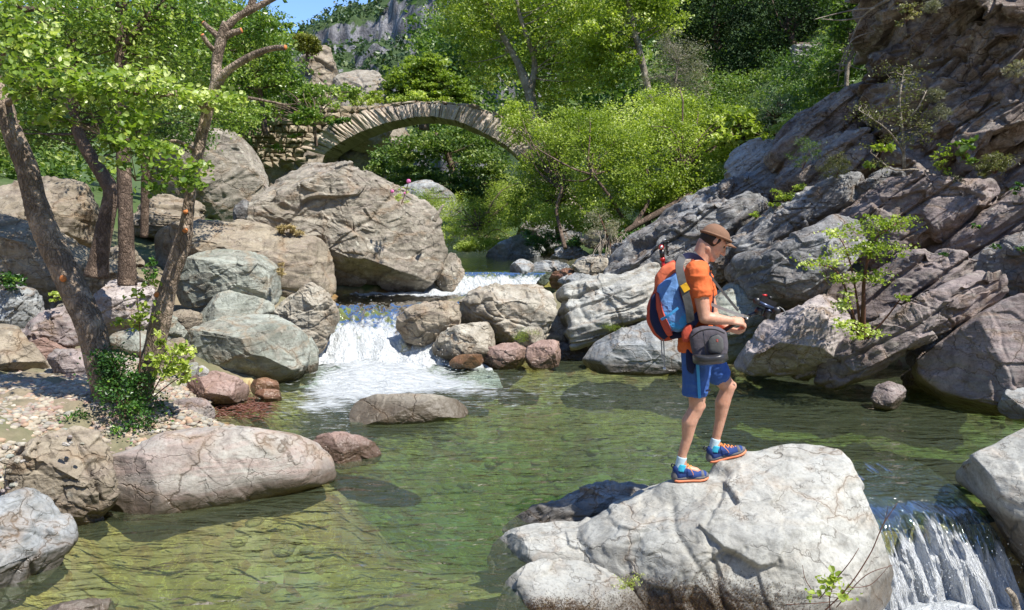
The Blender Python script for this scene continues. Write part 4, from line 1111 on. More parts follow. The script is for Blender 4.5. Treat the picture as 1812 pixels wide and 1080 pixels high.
# woodland that reads as one mass on the valley sides
def wood_mass(name, label, mat, blobs, n, size, seed, **kw):
    o, _ = foliage(name, mat, blobs, n, size, seed, **kw); tag(o, label, kind='stuff'); return o
wood_mass('woodland', 'mixed green woodland on the valley side behind the tall trees', L_mid,
          [(800, 130, 70, 90, 70), (900, 60, 66, 140, 90), (1050, 40, 60, 180, 120), (1250, 40, 60, 200, 140), (1000, 180, 52, 260, 80), (830, 230, 50, 100, 60), (1200, 170, 45, 240, 90), (770, 60, 90, 60, 40)], 40000, 0.42, 601, per=50)
wood_mass('woodland', 'shaded woodland on the left slope behind the near trunks', L_mid,
          [(60, 120, 24, 200, 200, 3), (240, 60, 26, 180, 150, 3), (400, 80, 28, 100, 80, 3), (330, 190, 25, 150, 80, 3), (-80, 260, 20, 160, 160, 3), (110, 290, 19, 120, 60, 2), (470, 150, 30, 80, 60, 3)], 32000, 0.16, 602, per=55)
TREES = [
 ('tree', 'tall bright green tree with a pale forked trunk rising behind the arch', 'tree', L_bright, B_pale,
  [[(945, 330, 27, 12), (945, 230, 27, 10), (938, 170, 27, 9), (915, 110, 27, 6), (885, 55, 27, 5), (858, 0, 27, 4), (845, -60, 27, 2)], [(938, 168, 27, 7), (946, 110, 27, 5), (930, 60, 26.6, 4), (915, 0, 26.5, 3), (925, -60, 26.5, 2)]],
  [(830, 30, 27, 70, 50), (900, 20, 27.5, 80, 50), (990, 50, 27, 90, 60), (1050, 110, 26, 80, 60), (980, 140, 28, 70, 50), (870, 110, 29, 60, 50), (1060, 10, 27, 90, 50), (900, -60, 27, 160, 60), (810, -30, 27, 70, 50), (1000, 220, 27, 70, 40)], 34000, 0.115, 1),
 ('tree', 'thin brown trunked tree with bright leaves beside the forked tree', 'tree', L_bright, B_pale,
  [[(1160, 220, 25, 8), (1145, 150, 25, 6), (1132, 90, 25, 5.5), (1118, 40, 25, 5), (1105, -30, 25, 3)]],
  [(1120, 20, 25, 80, 40), (1080, -40, 25, 90, 50), (1160, -30, 25, 70, 50), (1095, 80, 25, 50, 40), (1175, 30, 26, 50, 40), (1060, 60, 24.5, 50, 40)], 13000, 0.10, 2),
 ('tree', 'round umbrella-layered green tree seen above the crown of the arch', 'tree', L_bright, B_dark,
  [[(750, 230, 40, 9), (752, 170, 40, 8), (760, 130, 40, 5)]],
  [(730, 140, 40, 50, 26), (780, 150, 40, 48, 26), (755, 115, 40, 40, 20), (700, 165, 40, 30, 18), (810, 165, 40, 30, 22), (745, 178, 39.5, 60, 16)], 13000, 0.17, 3, dict(flat=0.3)),
 ('tree', 'dark stemmed tree with layered leaves seen through the arch', 'tree', L_mid, B_dark,
  [[(815, 360, 34, 7), (800, 300, 34, 6), (788, 262, 34, 5), (770, 235, 34, 3)]],
  [(740, 260, 34, 70, 26), (820, 250, 35, 70, 30), (860, 300, 34, 60, 40), (740, 310, 33, 50, 30), (800, 330, 33, 70, 30), (880, 350, 33, 60, 40), (690, 300, 36, 40, 40)], 24000, 0.14, 4, dict(flat=0.35)),
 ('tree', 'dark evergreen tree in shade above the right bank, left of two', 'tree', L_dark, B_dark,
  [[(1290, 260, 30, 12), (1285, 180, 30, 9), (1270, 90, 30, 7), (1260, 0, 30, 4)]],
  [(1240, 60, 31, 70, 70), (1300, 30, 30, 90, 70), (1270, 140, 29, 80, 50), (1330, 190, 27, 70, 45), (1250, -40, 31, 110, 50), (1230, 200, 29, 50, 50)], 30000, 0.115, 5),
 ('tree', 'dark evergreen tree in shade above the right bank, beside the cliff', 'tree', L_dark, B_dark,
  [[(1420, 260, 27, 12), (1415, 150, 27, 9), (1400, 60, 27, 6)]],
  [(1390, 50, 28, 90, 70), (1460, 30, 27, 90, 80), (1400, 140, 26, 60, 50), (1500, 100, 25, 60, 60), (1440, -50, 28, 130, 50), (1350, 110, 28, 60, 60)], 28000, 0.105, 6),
 ('tree', 'green leafy tree leaning over the top of the cliff edge', 'tree', L_mid, B_pale,
  [[(1500, 210, 17, 4), (1500, 120, 17, 3.5), (1530, 50, 17, 3), (1560, -10, 17, 2)]],
  [(1510, 40, 17, 50, 40), (1540, 100, 18, 40, 40), (1480, 110, 18, 40, 40), (1500, -10, 17, 60, 30), (1450, 140, 19, 35, 30)], 8000, 0.075, 7),
 ('shrub', 'big glowing yellow green alder bush overhanging the right side of the stream', 'bush', L_bright, B_dark,
  [[(1150, 410, 18, 6), (1140, 370, 18, 5), (1120, 330, 18, 4)], [(1170, 405, 18, 5), (1190, 350, 18, 4), (1210, 300, 18, 3)], [(1110, 400, 18, 4), (1080, 350, 18, 3), (1050, 310, 18, 2)]],
  [(1070, 290, 19, 90, 75), (1170, 290, 18.3, 100, 80), (1260, 265, 18.8, 75, 70), (1120, 225, 19.5, 110, 50), (1210, 215, 19.5, 90, 50), (1230, 335, 18, 70, 40), (1020, 235, 20, 80, 45), (1290, 220, 19, 50, 40), (1140, 345, 17.8, 80, 35), (1180, 180, 20, 60, 30)], 62000, 0.062, 8, dict(clump=0.13)),
 ('shrub', 'fresh green bush covering the right foot of the arch', 'bush', L_bright, B_dark,
  [[(990, 430, 20.5, 5), (985, 380, 20.5, 4), (1000, 330, 20.5, 3)]],
  [(930, 230, 22.5, 50, 30), (960, 300, 22, 50, 45), (1000, 350, 21, 60, 45), (940, 360, 22, 50, 40), (1030, 390, 20, 40, 25), (910, 200, 23, 40, 22), (990, 270, 21.5, 40, 40)], 24000, 0.065, 9, dict(clump=0.14)),
 ('shrub', 'bright fern-like shrub at the stream bank right of the giant boulder', 'shrub', L_bright, B_dark,
  [[(850, 445, 23.5, 3), (845, 400, 23.5, 2)]],
  [(820, 380, 24, 50, 40), (870, 390, 24, 50, 40), (900, 350, 25, 50, 40), (800, 420, 23.5, 30, 22), (860, 425, 23.2, 55, 16), (760, 360, 26, 40, 30)], 22000, 0.075, 10, dict(kind='narrow')),
 ('shrub', 'grey olive twiggy shrub against the dark trees', 'shrub', L_grey, B_pale,
  [[(1200, 220, 23, 4), (1195, 160, 23, 3), (1200, 110, 23, 2)]],
  [(1200, 110, 23, 55, 50), (1180, 160, 22.6, 50, 40), (1225, 150, 23, 35, 40), (1190, 75, 23.3, 30, 25)], 9000, 0.065, 11, dict(kind='narrow', nb=110, br=0.012)),
 ('shrub', 'blue green feathery shrub in front of the dark evergreens', 'shrub', L_blue, B_dark,
  [[(1375, 260, 17.5, 2.5), (1372, 210, 17.5, 2)]],
  [(1370, 190, 17.5, 34, 30), (1350, 220, 17.5, 30, 22), (1395, 225, 17, 26, 20)], 6000, 0.05, 12, dict(kind='narrow')),
 ('shrub', 'shoots of large bright leaves between the glowing bush and the rocks', 'shrub', L_bright, B_dark,
  [[(1310, 280, 17.5, 2), (1312, 230, 17.5, 1.5)]],
  [(1310, 215, 17.6, 32, 26), (1290, 245, 17.5, 32, 20), (1335, 240, 17.3, 24, 18)], 1800, 0.12, 13, dict(per=20)),
 ('bush', 'small mustard green rounded bush on the outcrop against the sky', 'bush', L_yel, B_dark,
  [[(545, 110, 41, 3), (542, 85, 41, 2)]],
  [(542, 78, 41, 26, 17), (528, 72, 41, 14, 13), (556, 86, 41, 14, 10)], 9000, 0.10, 14, dict(nb=12)),
 ('bush', 'green bush growing over the left end of the bridge', 'bush', L_alder, B_dark,
  [[(560, 260, 27, 3), (555, 215, 27, 2)]],
  [(500, 170, 28, 50, 30), (560, 175, 28, 45, 25), (540, 205, 26.5, 40, 16), (600, 215, 26.5, 22, 10), (610, 160, 29, 30, 20), (450, 190, 27, 40, 25)], 9000, 0.11, 15),
 ('bush', 'light green tuft on top of the bridge left of the crown', 'bush', L_bright, B_dark, [],
  [(645, 178, 31, 32, 9), (668, 170, 31.5, 18, 8)], 1800, 0.09, 16, dict(nb=0)),
 ('tree', 'small leaved tree on the outcrop left of the sky gap', 'tree', L_alder, B_dark,
  [[(470, 240, 20, 5), (460, 160, 20, 4), (440, 90, 20, 3), (450, 40, 20, 2)]],
  [(430, 60, 20, 60, 50), (480, 90, 20, 40, 40), (440, 140, 20, 60, 40), (380, 110, 20, 60, 50), (490, 50, 20.5, 28, 24), (350, 40, 19, 60, 60), (500, 140, 20, 40, 30), (420, 200, 19, 50, 25)], 26000, 0.07, 17),
]
for t_ in TREES:
    kw = t_[10] if len(t_) > 10 else {}
    tree(*t_[:10], **kw)
# ------------------------------------------------------------------ the stone arch bridge
BD = 30.0
def stonemat(name, a, b, c_):
    m = NT(name); p = m.pos()
    oi = m.n('ObjectInfo').outputs['Random']
    n1 = m.noise(p, 7, 6, 0.65); n2 = m.noise(p, 1.2, 3)
    c = m.mix(oi, a, b)
    c = m.mix(m.ramp(n2, (0.4, 0.0), (0.65, 0.6)), c, c_)
    c = m.mix(m.ramp(n1, (0.3, 0.7), (0.48, 0.0)), c, tuple(x * 0.45 for x in a))
    return m.surf(m.pbsdf(c, 0.9, m.bump(n1, 0.8, 0.06), 0.2))
M_vous = stonemat('bridge_voussoir_stone', (0.42, 0.345, 0.265), (0.68, 0.59, 0.48), (0.56, 0.44, 0.37))
M_rub = stonemat('bridge_rubble_stone', (0.26, 0.21, 0.15), (0.52, 0.44, 0.33), (0.34, 0.26, 0.18))
M_mort = plain('bridge_mortar', (0.24, 0.19, 0.14), 0.95, 0.1, 0.3, 12)
intr = [(574, 275), (600, 257), (637, 237), (678, 222), (707, 215), (744, 209), (789, 212), (826, 224), (867, 243), (897, 262), (925, 288), (950, 320), (975, 360), (1000, 400)]
extr = [(530, 262), (566, 234), (606, 208), (655, 194), (695, 189), (742, 183), (795, 186), (845, 194), (895, 212), (932, 234), (962, 265), (990, 300), (1015, 345), (1040, 390)]
ni = 400
ip = catmull([P(a, b - 2.5, BD) for a, b in intr], ni); ep = catmull([P(a, b, BD) for a, b in extr], ni)
bridge = empty('stone_bridge', P(585, 275, BD), 'old humpbacked stone arch bridge spanning the gorge behind the giant boulder', 'bridge')
BB = np.array(bridge.location)
DEP = 2.3
rs = np.random.default_rng(8)
# recessed core of the ring
k = np.arange(0, ni, 8)
i_, e_ = ip[k] * 0.97 + ep[k] * 0.03, ep[k] * 0.96 + ip[k] * 0.04
f0 = np.array([0, 0.07, 0]); f1 = np.array([0, DEP - 0.1, 0])
V = np.stack([i_ + f0, e_ + f0, e_ + f1, i_ + f1], 1).reshape(-1, 3)
n_ = len(k); F = []
for i in range(n_ - 1):
    for j in range(4):
        F.append([i * 4 + j, (i + 1) * 4 + j, (i + 1) * 4 + (j + 1) % 4, i * 4 + (j + 1) % 4])
F += [[0, 1, 2, 3], [(n_ - 1) * 4 + q for q in (3, 2, 1, 0)]]
obj('arch_core', V, F, M_mort, bridge, loc=BB, smooth=False)
def block(front, back, rs, jit):
    """front/back: 4 corners each -> slightly bulged irregular stone"""
    fr = front + rs.normal(size=(4, 3)) * jit; bk = back + rs.normal(size=(4, 3)) * jit * 0.5
    c = fr.mean(0) + np.array([0, -0.03, 0]) - np.array([0, rs.random() * 0.04, 0])
    m = [(fr[i] + fr[(i + 1) % 4]) / 2 + rs.normal(size=3) * jit * 0.8 for i in range(4)]
    V = np.vstack([fr, bk, c[None], m])
    F = []
    for i in range(4):
        F.append([i, 9 + i, 8]); F.append([9 + i, (i + 1) % 4, 8])
        F.append([i, 4 + i, 4 + (i + 1) % 4, (i + 1) % 4, 9 + i])
    F.append([7, 6, 5, 4])
    return V, F
t = 0
cuts = [0]
seglen = np.linalg.norm(np.diff((ip + ep) / 2, axis=0), axis=1).cumsum()
L = seglen[-1]
s = 0.0
while s < L - 0.1:
    s += rs.uniform(0.10, 0.24); cuts.append(int(np.searchsorted(seglen, min(s, L - 1e-6))))
for a, b in zip(cuts[:-1], cuts[1:]):
    if b - a < 2: continue
    b2 = b - 0.35
    g0 = 0.018
    A, B = ip[a], ip[b]; Cc, D = ep[b], ep[a]
    cen = (A + B + Cc + D) / 4
    out = (D - A) * rs.uniform(-0.03, 0.10)
    fr = np.array([A, B, Cc + out, D + out]); fr = cen + (fr - cen) * np.array([0.96, 1, 0.99])
    back = fr + np.array([0, DEP, 0])
    V, F = block(fr + np.array([0, rs.uniform(-0.03, 0.04), 0]), back, rs, 0.012)
    obj('voussoir', V, F, M_vous, bridge, loc=BB, smooth=False)
# coping stones lying along the top
s = 0.8
while s < L * 0.62:
    w_ = rs.uniform(0.2, 0.5)
    a = int(np.searchsorted(seglen, s)); b = int(np.searchsorted(seglen, s + w_))
    th = rs.uniform(0.05, 0.12)
    nrm = np.array([0, 0, 1.0])
    A, B = ep[a], ep[min(b, ni - 1)]
    fr = np.array([A, B, B + nrm * th, A + nrm * th]) + np.array([0, rs.uniform(0.0, 0.25), 0.02 + 0.02 * rs.random()])
    V, F = block(fr, fr + np.array([0, 0.5, 0]), rs, 0.02)
    obj('coping_stone', V, F, M_rub, bridge, loc=BB, smooth=False)
    s += w_ + 0.02
# left abutment wall of rubble
topl = lambda px: np.interp(px, [380, 430, 480, 530, 570, 606, 655, 695], [205, 198, 193, 190, 192, 190, 190, 187])
botl = lambda px: np.interp(px, [380, 470, 530, 545, 566, 606, 655], [300, 300, 285, 262, 236, 210, 195])
us = np.linspace(378, 652, 40)
V = []
for px in us:
    V += [P(px, botl(px), BD + 0.12), P(px, topl(px) + 2, BD + 0.12), P(px, topl(px) + 2, BD + DEP), P(px, botl(px), BD + DEP)]
F = []
for i in range(len(us) - 1):
    for j in range(4): F.append([i * 4 + j, (i + 1) * 4 + j, (i + 1) * 4 + (j + 1) % 4, i * 4 + (j + 1) % 4])
F += [[0, 1, 2, 3], [len(V) - 1 - q for q in range(4)]]
obj('wall_core', V, F, M_mort, bridge, loc=BB, smooth=False)
py = 187.0
while py < 296:
    h = rs.uniform(7, 12.5); px = 380 + rs.uniform(0, 8)
    while px < 650:
        w_ = rs.uniform(8, 24)
        pm_ = px + w_ / 2
        if topl(pm_) - 3 < py + h * 0.5 < botl(pm_) - 1:
            q = [(px + 0.9, py + h - 0.8), (px + w_ - 0.9, py + h - 0.8), (px + w_ - 0.9, py + 0.8), (px + 0.9, py + 0.8)]
            fr = np.array([P(a + rs.normal() * 0.9, b + rs.normal() * 0.9, BD) for a, b in q]) + np.array([0, rs.uniform(-0.07, 0.09), 0])
            V, F = block(fr, fr + np.array([0, 0.4, 0]), rs, 0.012)
            obj('wall_stone', V, F, M_rub, bridge, loc=BB, smooth=False)
        px += w_
    py += h
# old dry-stone wall in the shade beside the cliff
wd = 24.0
wall = empty('stone_wall', P(1420, 180, wd), 'old dry stone wall fragment in the shade between the evergreens and the cliff', 'wall')
WB = np.array(wall.location)
V = [P(a, b, dd) for dd in (wd + 0.1, wd + 0.8) for a, b in ((1404, 185), (1456, 185), (1454, 75), (1410, 75))]
obj('wall_core', V, [[0, 1, 2, 3], [7, 6, 5, 4], [0, 4, 5, 1], [1, 5, 6, 2], [2, 6, 7, 3], [3, 7, 4, 0]], M_mort, wall, loc=WB, smooth=False)
M_wst = stonemat('wall_dark_stone', (0.16, 0.15, 0.14), (0.34, 0.32, 0.30), (0.26, 0.24, 0.2))
py = 78
while py < 182:
    h = rs.uniform(8, 12); px = 1404
    while px < 1450:
        w_ = rs.uniform(9, 20)
        q = [(px + 0.8, py + h - 0.8), (px + w_ - 0.8, py + h - 0.8), (px + w_ - 0.8, py + 0.8), (px + 0.8, py + 0.8)]
        fr = np.array([P(a, b, wd) for a, b in q]) + np.array([0, rs.uniform(-0.05, 0.05), 0])
        V, F = block(fr, fr + np.array([0, 0.3, 0]), rs, 0.01)
        obj('wall_stone', V, F, M_wst, wall, loc=WB, smooth=False)
        px += w_
    py += h
# ------------------------------------------------------------------ near trees on the left bank
def bark_disp(seed, a=0.12):
    def f(V, r):
        q = V * np.array([26, 26, 8]) + 0.8 * np.stack([vnoise(V * 9, 3), vnoise(V * 9, 4), vnoise(V * 9, 5)], 1)
        return r * (0.10 * fbm(V * 4, 3, seed) + a * (0.55 * fbm(q, 3, seed, ridge=True) - 0.2) + 0.05 * fbm(V * 30, 2, seed + 2))
    return f
def trunk_part(name, pts, mat, parent, seed, sides=40, n=150, a=0.12):
    p_, r_ = pxpath(pts); r_ = r_ * 0.88
    V, F = tube(p_, r_, sides, n, disp=bark_disp(seed, a))
    obj(name, V, fix_tri(F), mat, parent, loc=np.array(parent.location))
    return catmull(p_, 24)
T1 = empty('alder_tree', P(215, 770, 7.2), 'near alder with two forked trunks, sawn branch stubs and ivy round its foot', 'tree')
B1 = np.array(T1.location)
r1 = trunk_part('trunk', [(232, 800, 7.15, 42), (205, 735, 7.2, 33), (178, 650, 7.2, 28), (157, 572, 7.2, 27), (105, 461, 7.2, 25), (72, 387, 7.2, 22.5), (48, 300, 7.2, 20), (24, 240, 7.2, 19), (4, 180, 7.2, 17), (-18, 120, 7.2, 15), (-40, 40, 7.2, 12), (-50, -60, 7.2, 9)], B_alder, T1, 11)
r2 = trunk_part('trunk', [(205, 810, 7.2, 40), (228, 760, 7.2, 34), (250, 690, 7.2, 22), (272, 620, 7.2, 20), (286, 557, 7.2, 20), (300, 498, 7.2, 17), (313, 461, 7.2, 17), (326, 420, 7.2, 15.5), (331, 387, 7.2, 11.5), (338, 335, 7.2, 11), (348, 281, 7.2, 11), (365, 207, 7.2, 11), (381, 150, 7.2, 10.5), (383, 111, 7.2, 10), (392, 70, 7.2, 10), (402, 41, 7.2, 9)], B_alder, T1, 12)
def limb(pts, seed, cutend=None, mat=B_alder):
    p_, r_ = pxpath(pts)
    V, F = tube(p_, r_, 14, 40, disp=bark_disp(seed, 0.08))
    br = obj('branch', V, fix_tri(F), mat, T1, loc=B1)
    if cutend is not None:
        e = p_[-1]; t = p_[-1] - p_[-2]; t /= np.linalg.norm(t)
        V, F = tube([e - t * 0.004, e + t * 0.006], [r_[-1] * 0.95, r_[-1] * 0.9], 14)
        o = obj('cut_face', V, fix_tri(F), B_cut, T1, loc=B1)
        o.parent = br; o.location = (0, 0, 0)
    return catmull(p_, 24)
LB = []
LB.append(limb([(380, 158, 7.2, 9), (400, 128, 7.15, 7), (444, 100, 7.1, 6), (478, 87, 7.05, 5), (505, 84, 7.0, 4.5)], 21, True))
LB.append(limb([(394, 66, 7.2, 8), (408, 60, 7.2, 6), (427, 54, 7.2, 5)], 22, True))
LB.append(limb([(400, 48, 7.2, 8), (418, 32, 7.2, 6), (438, 21, 7.2, 6), (470, 5, 7.2, 5), (520, -20, 7.2, 3)], 23))
LB.append(limb([(436, 22, 7.2, 6), (446, 6, 7.2, 6), (450, -30, 7.2, 5)], 24))
LB.append(limb([(390, 68, 7.2, 6), (374, 54, 7.2, 5), (360, 41, 7.2, 4)], 25, True))
LB.append(limb([(382, 92, 7.2, 5), (368, 78, 7.15, 4), (358, 62, 7.1, 3.5)], 26, True))
LB.append(limb([(366, 195, 7.2, 6), (330, 165, 7.0, 5), (270, 170, 6.8, 3.5), (200, 160, 6.7, 2)], 27))
LB.append(limb([(375, 170, 7.2, 4), (430, 172, 7.3, 3), (507, 186, 7.5, 1.6)], 28))
LB.append(limb([(350, 268, 7.2, 4), (310, 250, 7.0, 3), (240, 255, 6.8, 2), (180, 240, 6.7, 1.2)], 29))
LB.append(limb([(345, 300, 7.2, 4), (320, 308, 7.0, 2.5), (280, 315, 6.8, 1.8), (240, 320, 6.7, 1)], 30))
LB.append(limb([(10, 185, 7.2, 6), (40, 168, 7.0, 4), (90, 150, 6.8, 3), (160, 130, 6.6, 1.5)], 31))
LB.append(limb([(-10, 140, 7.2, 5), (10, 90, 6.9, 3), (50, 60, 6.7, 1.5)], 32))
# orange saw scar on the left trunk
q = P(126, 491, 7.2) + np.array([0, -0.142, 0])
V, F = tube([q + np.array([0, 0.01, 0]), q + np.array([0.002, -0.006, 0.0])], [0.032, 0.026], 14)
o = obj('cut_face', V, fix_tri(F), B_cut, T1, loc=B1)
# scars on right trunk
for (a, b, s_) in ((284, 520, 0.03), (333, 375, 0.02), (332, 408, 0.024)):
    q = P(a, b, 7.2) + np.array([0, -0.075, 0])
    V, F = tube([q + np.array([0, 0.02, 0]), q + np.array([0.0, -0.008, 0.0])], [s_, s_ * 0.7], 12, 6, disp=lambda V, r: r * 0.3 * fbm(V * 40, 2, 5))
    obj('cut_face', V, fix_tri(F), B_cut, T1, loc=B1)
# foliage of the near alder: big round leaves
nearblobs = [(30, 35, 6.6, 60, 40, .35), (70, 95, 6.6, 70, 36, .35), (130, 150, 6.6, 90, 34, .4), (210, 165, 6.7, 80, 34, .4), (270, 150, 6.8, 70, 30, .35), (350, 170, 6.9, 50, 26, .3), (230, 220, 6.7, 60, 24, .3),
             (200, 255, 6.6, 40, 16, .25), (260, 265, 6.6, 60, 22, .3), (290, 300, 6.6, 60, 20, .3), (330, 318, 6.7, 42, 14, .2), (270, 335, 6.6, 40, 10, .2), (350, 290, 6.8, 26, 12, .2), (20, 140, 6.8, 50, 40, .3), (90, 200, 6.8, 60, 26, .3), (400, 175, 7.0, 34, 12, .2), (205, 290, 6.5, 26, 8, .2)]
rs = np.random.default_rng(77)
pts, tint, cents = blob_pts(nearblobs, 4700, rs, clump=0.30, per=26, flat=0.42, shell=0.35)
tint = np.clip(tint + 0.1, 0, 1)
order = np.argsort(pts[:, 1] + 0.4 * rs.random(len(pts)))
big = order[:300]; rest = order[300:]
V, F, k = leaf_geo(pts[rest], 0.050, rs, 0.5, 'round')
o = obj('foliage', V, F, L_alder, T1, loc=B1, smooth=False, attrs={'tint': np.repeat(tint[rest], k)}); o['kind'] = 'stuff'
leafmeshes = []
for i in range(6):
    V, F, k = leaf_geo(np.zeros((1, 3)), 0.053, rs, 1.0, 'round', dirs=np.array([[1.0, 0, 0]]))
    leafmeshes.append(meshdata('leaf', V, F, L_alder, False, {'tint': np.full(len(V), 0.2 + 0.13 * i)}))
for i, j in enumerate(big):
    lo = bpy.data.objects.new('leaf', leafmeshes[i % 6]); C.objects.link(lo)
    lo.parent = T1; lo.location = Vector(pts[j]) - T1.location
    lo.rotation_euler = (rs.normal() * 0.6, rs.normal() * 0.6, rs.uniform(0, 6.28))
    s_ = rs.uniform(0.7, 1.25); lo.scale = (s_, s_, s_)
roots = np.vstack(LB + [r1[8:], r2[12:]])
V, F = branches(cents, roots, rs, 0.008, 110)
o = obj('twigs', V, fix_tri(F), B_alder, T1, loc=B1); o['kind'] = 'stuff'

def thin_tree(label, trunks, limbs, blobs, n, size, seed, mat, leaf, cat='tree', sides=24, kind='rhomb', nb=60, br=0.012, **kw):
    base = P(*trunks[0][0][:3])
    e = empty('tree', base, label, cat)
    rts = []
    for i, t in enumerate(trunks): rts.append(trunk_part('trunk', t, mat, e, seed + i, sides, 90)[4:])
    for i, t in enumerate(limbs):
        p_, r_ = pxpath(t); V, F = tube(p_, r_, 10, 24, disp=bark_disp(seed + 9 + i, 0.05))
        obj('branch', V, fix_tri(F), mat, e, loc=base); rts.append(catmull(p_, 16))
    if blobs:
        fo, cents = foliage('foliage', leaf, blobs, n, size, seed, e, kind, **kw)
        V, F = branches(cents, np.vstack(rts), np.random.default_rng(seed), br, nb)
        o = obj('branches', V, fix_tri(F), mat, e, loc=base); o['kind'] = 'stuff'
    return e
thin_tree('straight dark trunk standing between the two forks of the near alder',
          [[(226, 505, 9.6, 18), (224, 440, 9.6, 15), (221, 350, 9.6, 13.5), (217, 240, 9.6, 12.5), (214, 120, 9.6, 11.5), (215, 0, 9.6, 10), (216, -80, 9.6, 8)]],
          [[(214, 90, 9.6, 7), (250, 40, 9.6, 4), (290, 0, 9.6, 3)]],
          [(250, 40, 9.8, 110, 60, .9), (190, 90, 10, 90, 60, .9), (300, 90, 10, 90, 50, .8), (160, 30, 9.8, 90, 50, .8), (330, 20, 10.2, 80, 50, .8)], 11500, 0.052, 201, B_dark, L_alder)
thin_tree('crooked leaning dark trunk at the left, elbowed above the brown slab',
          [[(170, 490, 10, 22), (178, 440, 10, 18), (190, 380, 10, 15), (197, 340, 10, 14.5), (183, 312, 10, 13.5), (163, 281, 10, 12.5), (141, 241, 10, 11), (128, 190, 10, 10.5), (130, 107, 10, 10.5), (122, 37, 10, 9), (122, -50, 10, 7)]],
          [[(122, 32, 10, 6), (100, 20, 9.9, 5), (67, 16, 9.8, 5), (37, 14, 9.7, 4), (22, -10, 9.6, 3)], [(128, 30, 10, 5), (163, 16, 10, 4), (200, 15, 10, 2.5)], [(126, 60, 10, 5), (90, 48, 9.9, 3.5), (60, 40, 9.8, 2)]],
          [(60, 120, 10.5, 90, 60, .9), (100, 200, 10.8, 80, 60, .9), (30, 220, 10.6, 80, 60, .9), (80, 30, 10.4, 90, 50, .9), (180, 200, 11, 80, 50, .9), (250, 220, 11.2, 90, 50, .9), (330, 230, 11.5, 60, 40, .8)], 14500, 0.05, 221, B_dark, L_mid)
thin_tree('slim dark trunk mostly hidden by leaves in the upper left',
          [[(255, 420, 13, 8), (258, 300, 13, 8), (262, 150, 13, 7), (255, 60, 13, 7), (250, -40, 13, 5)]],
          [[(262, 110, 13, 5), (330, 60, 13, 4), (390, -20, 13, 2)]],
          [(320, 120, 13.4, 110, 60, 1.1), (380, 60, 13.2, 90, 60, 1), (420, 30, 13, 70, 40, .8), (260, 30, 13.5, 110, 60, 1.1), (400, 200, 13, 60, 30, .7), (300, 200, 13.6, 90, 40, .8), (470, 60, 13.2, 45, 34, .6)], 16500, 0.06, 241, B_dark, L_alder)
# ivy and shoots at the foot of the near alder
def plant(name, label, blobs, n, size, seed, leaf, stems=(), cat='plant', kind='rhomb', bark=B_twig, nb=14, br=0.003, group=None, **kw):
    base = P(blobs[0][0], blobs[0][1] + blobs[0][4], blobs[0][2])
    e = empty(name, base, label, cat, group)
    rts = [base[None]]
    for s_ in stems:
        p_, r_ = pxpath(s_); V, F = tube(p_, r_, 7, 20)
        obj('stem', V, fix_tri(F), bark, e, loc=base); rts.append(catmull(p_, 14))
    fo, cents = foliage('foliage', leaf, blobs, n, size, seed, e, kind, **kw)
    if nb:
        V, F = branches(cents, np.vstack(rts), np.random.default_rng(seed), br, nb)
        o = obj('stems', V, fix_tri(F), bark, e, loc=base); o['kind'] = 'stuff'
    return e
plant('ivy', 'dark green ivy climbing over the foot of the forked alder', [(205, 650, 7.0, 40, 40, .18), (215, 700, 6.95, 46, 40, .22), (260, 730, 6.95, 40, 34, .2), (225, 760, 6.9, 50, 22, .2), (190, 640, 7.0, 30, 26, .12), (245, 680, 7.0, 24, 30, .15), (200, 780, 6.85, 26, 14, .12), (240, 775, 6.85, 30, 14, .12)], 5200, 0.030, 301, L_ivy, clump=0.28, per=30, nb=30, br=0.004)
plant('plant', 'fresh light green shoots right of the alder foot', [(300, 640, 6.95, 36, 30, .15), (320, 620, 6.95, 24, 14, .1), (320, 660, 6.95, 26, 14, .1), (280, 600, 7.0, 14, 14, .08)], 520, 0.042, 302, L_bright, [[(262, 710, 7.0, 1.2), (290, 660, 6.98, 1), (320, 615, 6.95, .7)], [(262, 710, 7.0, 1.2), (300, 680, 6.98, 1), (338, 655, 6.95, .6)]], kind='round', per=12, clump=0.35)
plant('plant', 'slender leafy shoot standing in the fork of the alder trunks', [(250, 560, 7.0, 16, 40, .08), (240, 520, 7.0, 10, 14, .06), (215, 575, 7.0, 22, 8, .06), (275, 505, 7.0, 10, 8, .05)], 210, 0.040, 303, L_bright, [[(245, 680, 7.05, 1.2), (248, 600, 7.0, 1), (240, 500, 7.0, .7)]], kind='round', per=10, clump=0.4)
plant('plant', 'small leafy weed on the gravel left of the alder foot', [(128, 745, 6.8, 24, 12, .12), (140, 735, 6.8, 16, 10, .08)], 420, 0.026, 304, L_ivy, per=14, clump=0.3, nb=10)
plant('plant', 'little green plant at the slab edge behind the left trunk', [(98, 525, 8.9, 12, 10, .08)], 160, 0.035, 305, L_bright, per=10)
plant('plant', 'green weed growing at the far left edge under the slab', [(10, 500, 9.6, 34, 14, .2)], 420, 0.05, 306, L_ivy, per=14)
plant('plant', 'green plant in the gap right of the straight dark trunk', [(262, 490, 9.3, 16, 16, .12), (268, 470, 9.3, 12, 12, .1)], 300, 0.04, 307, L_ivy, per=14)
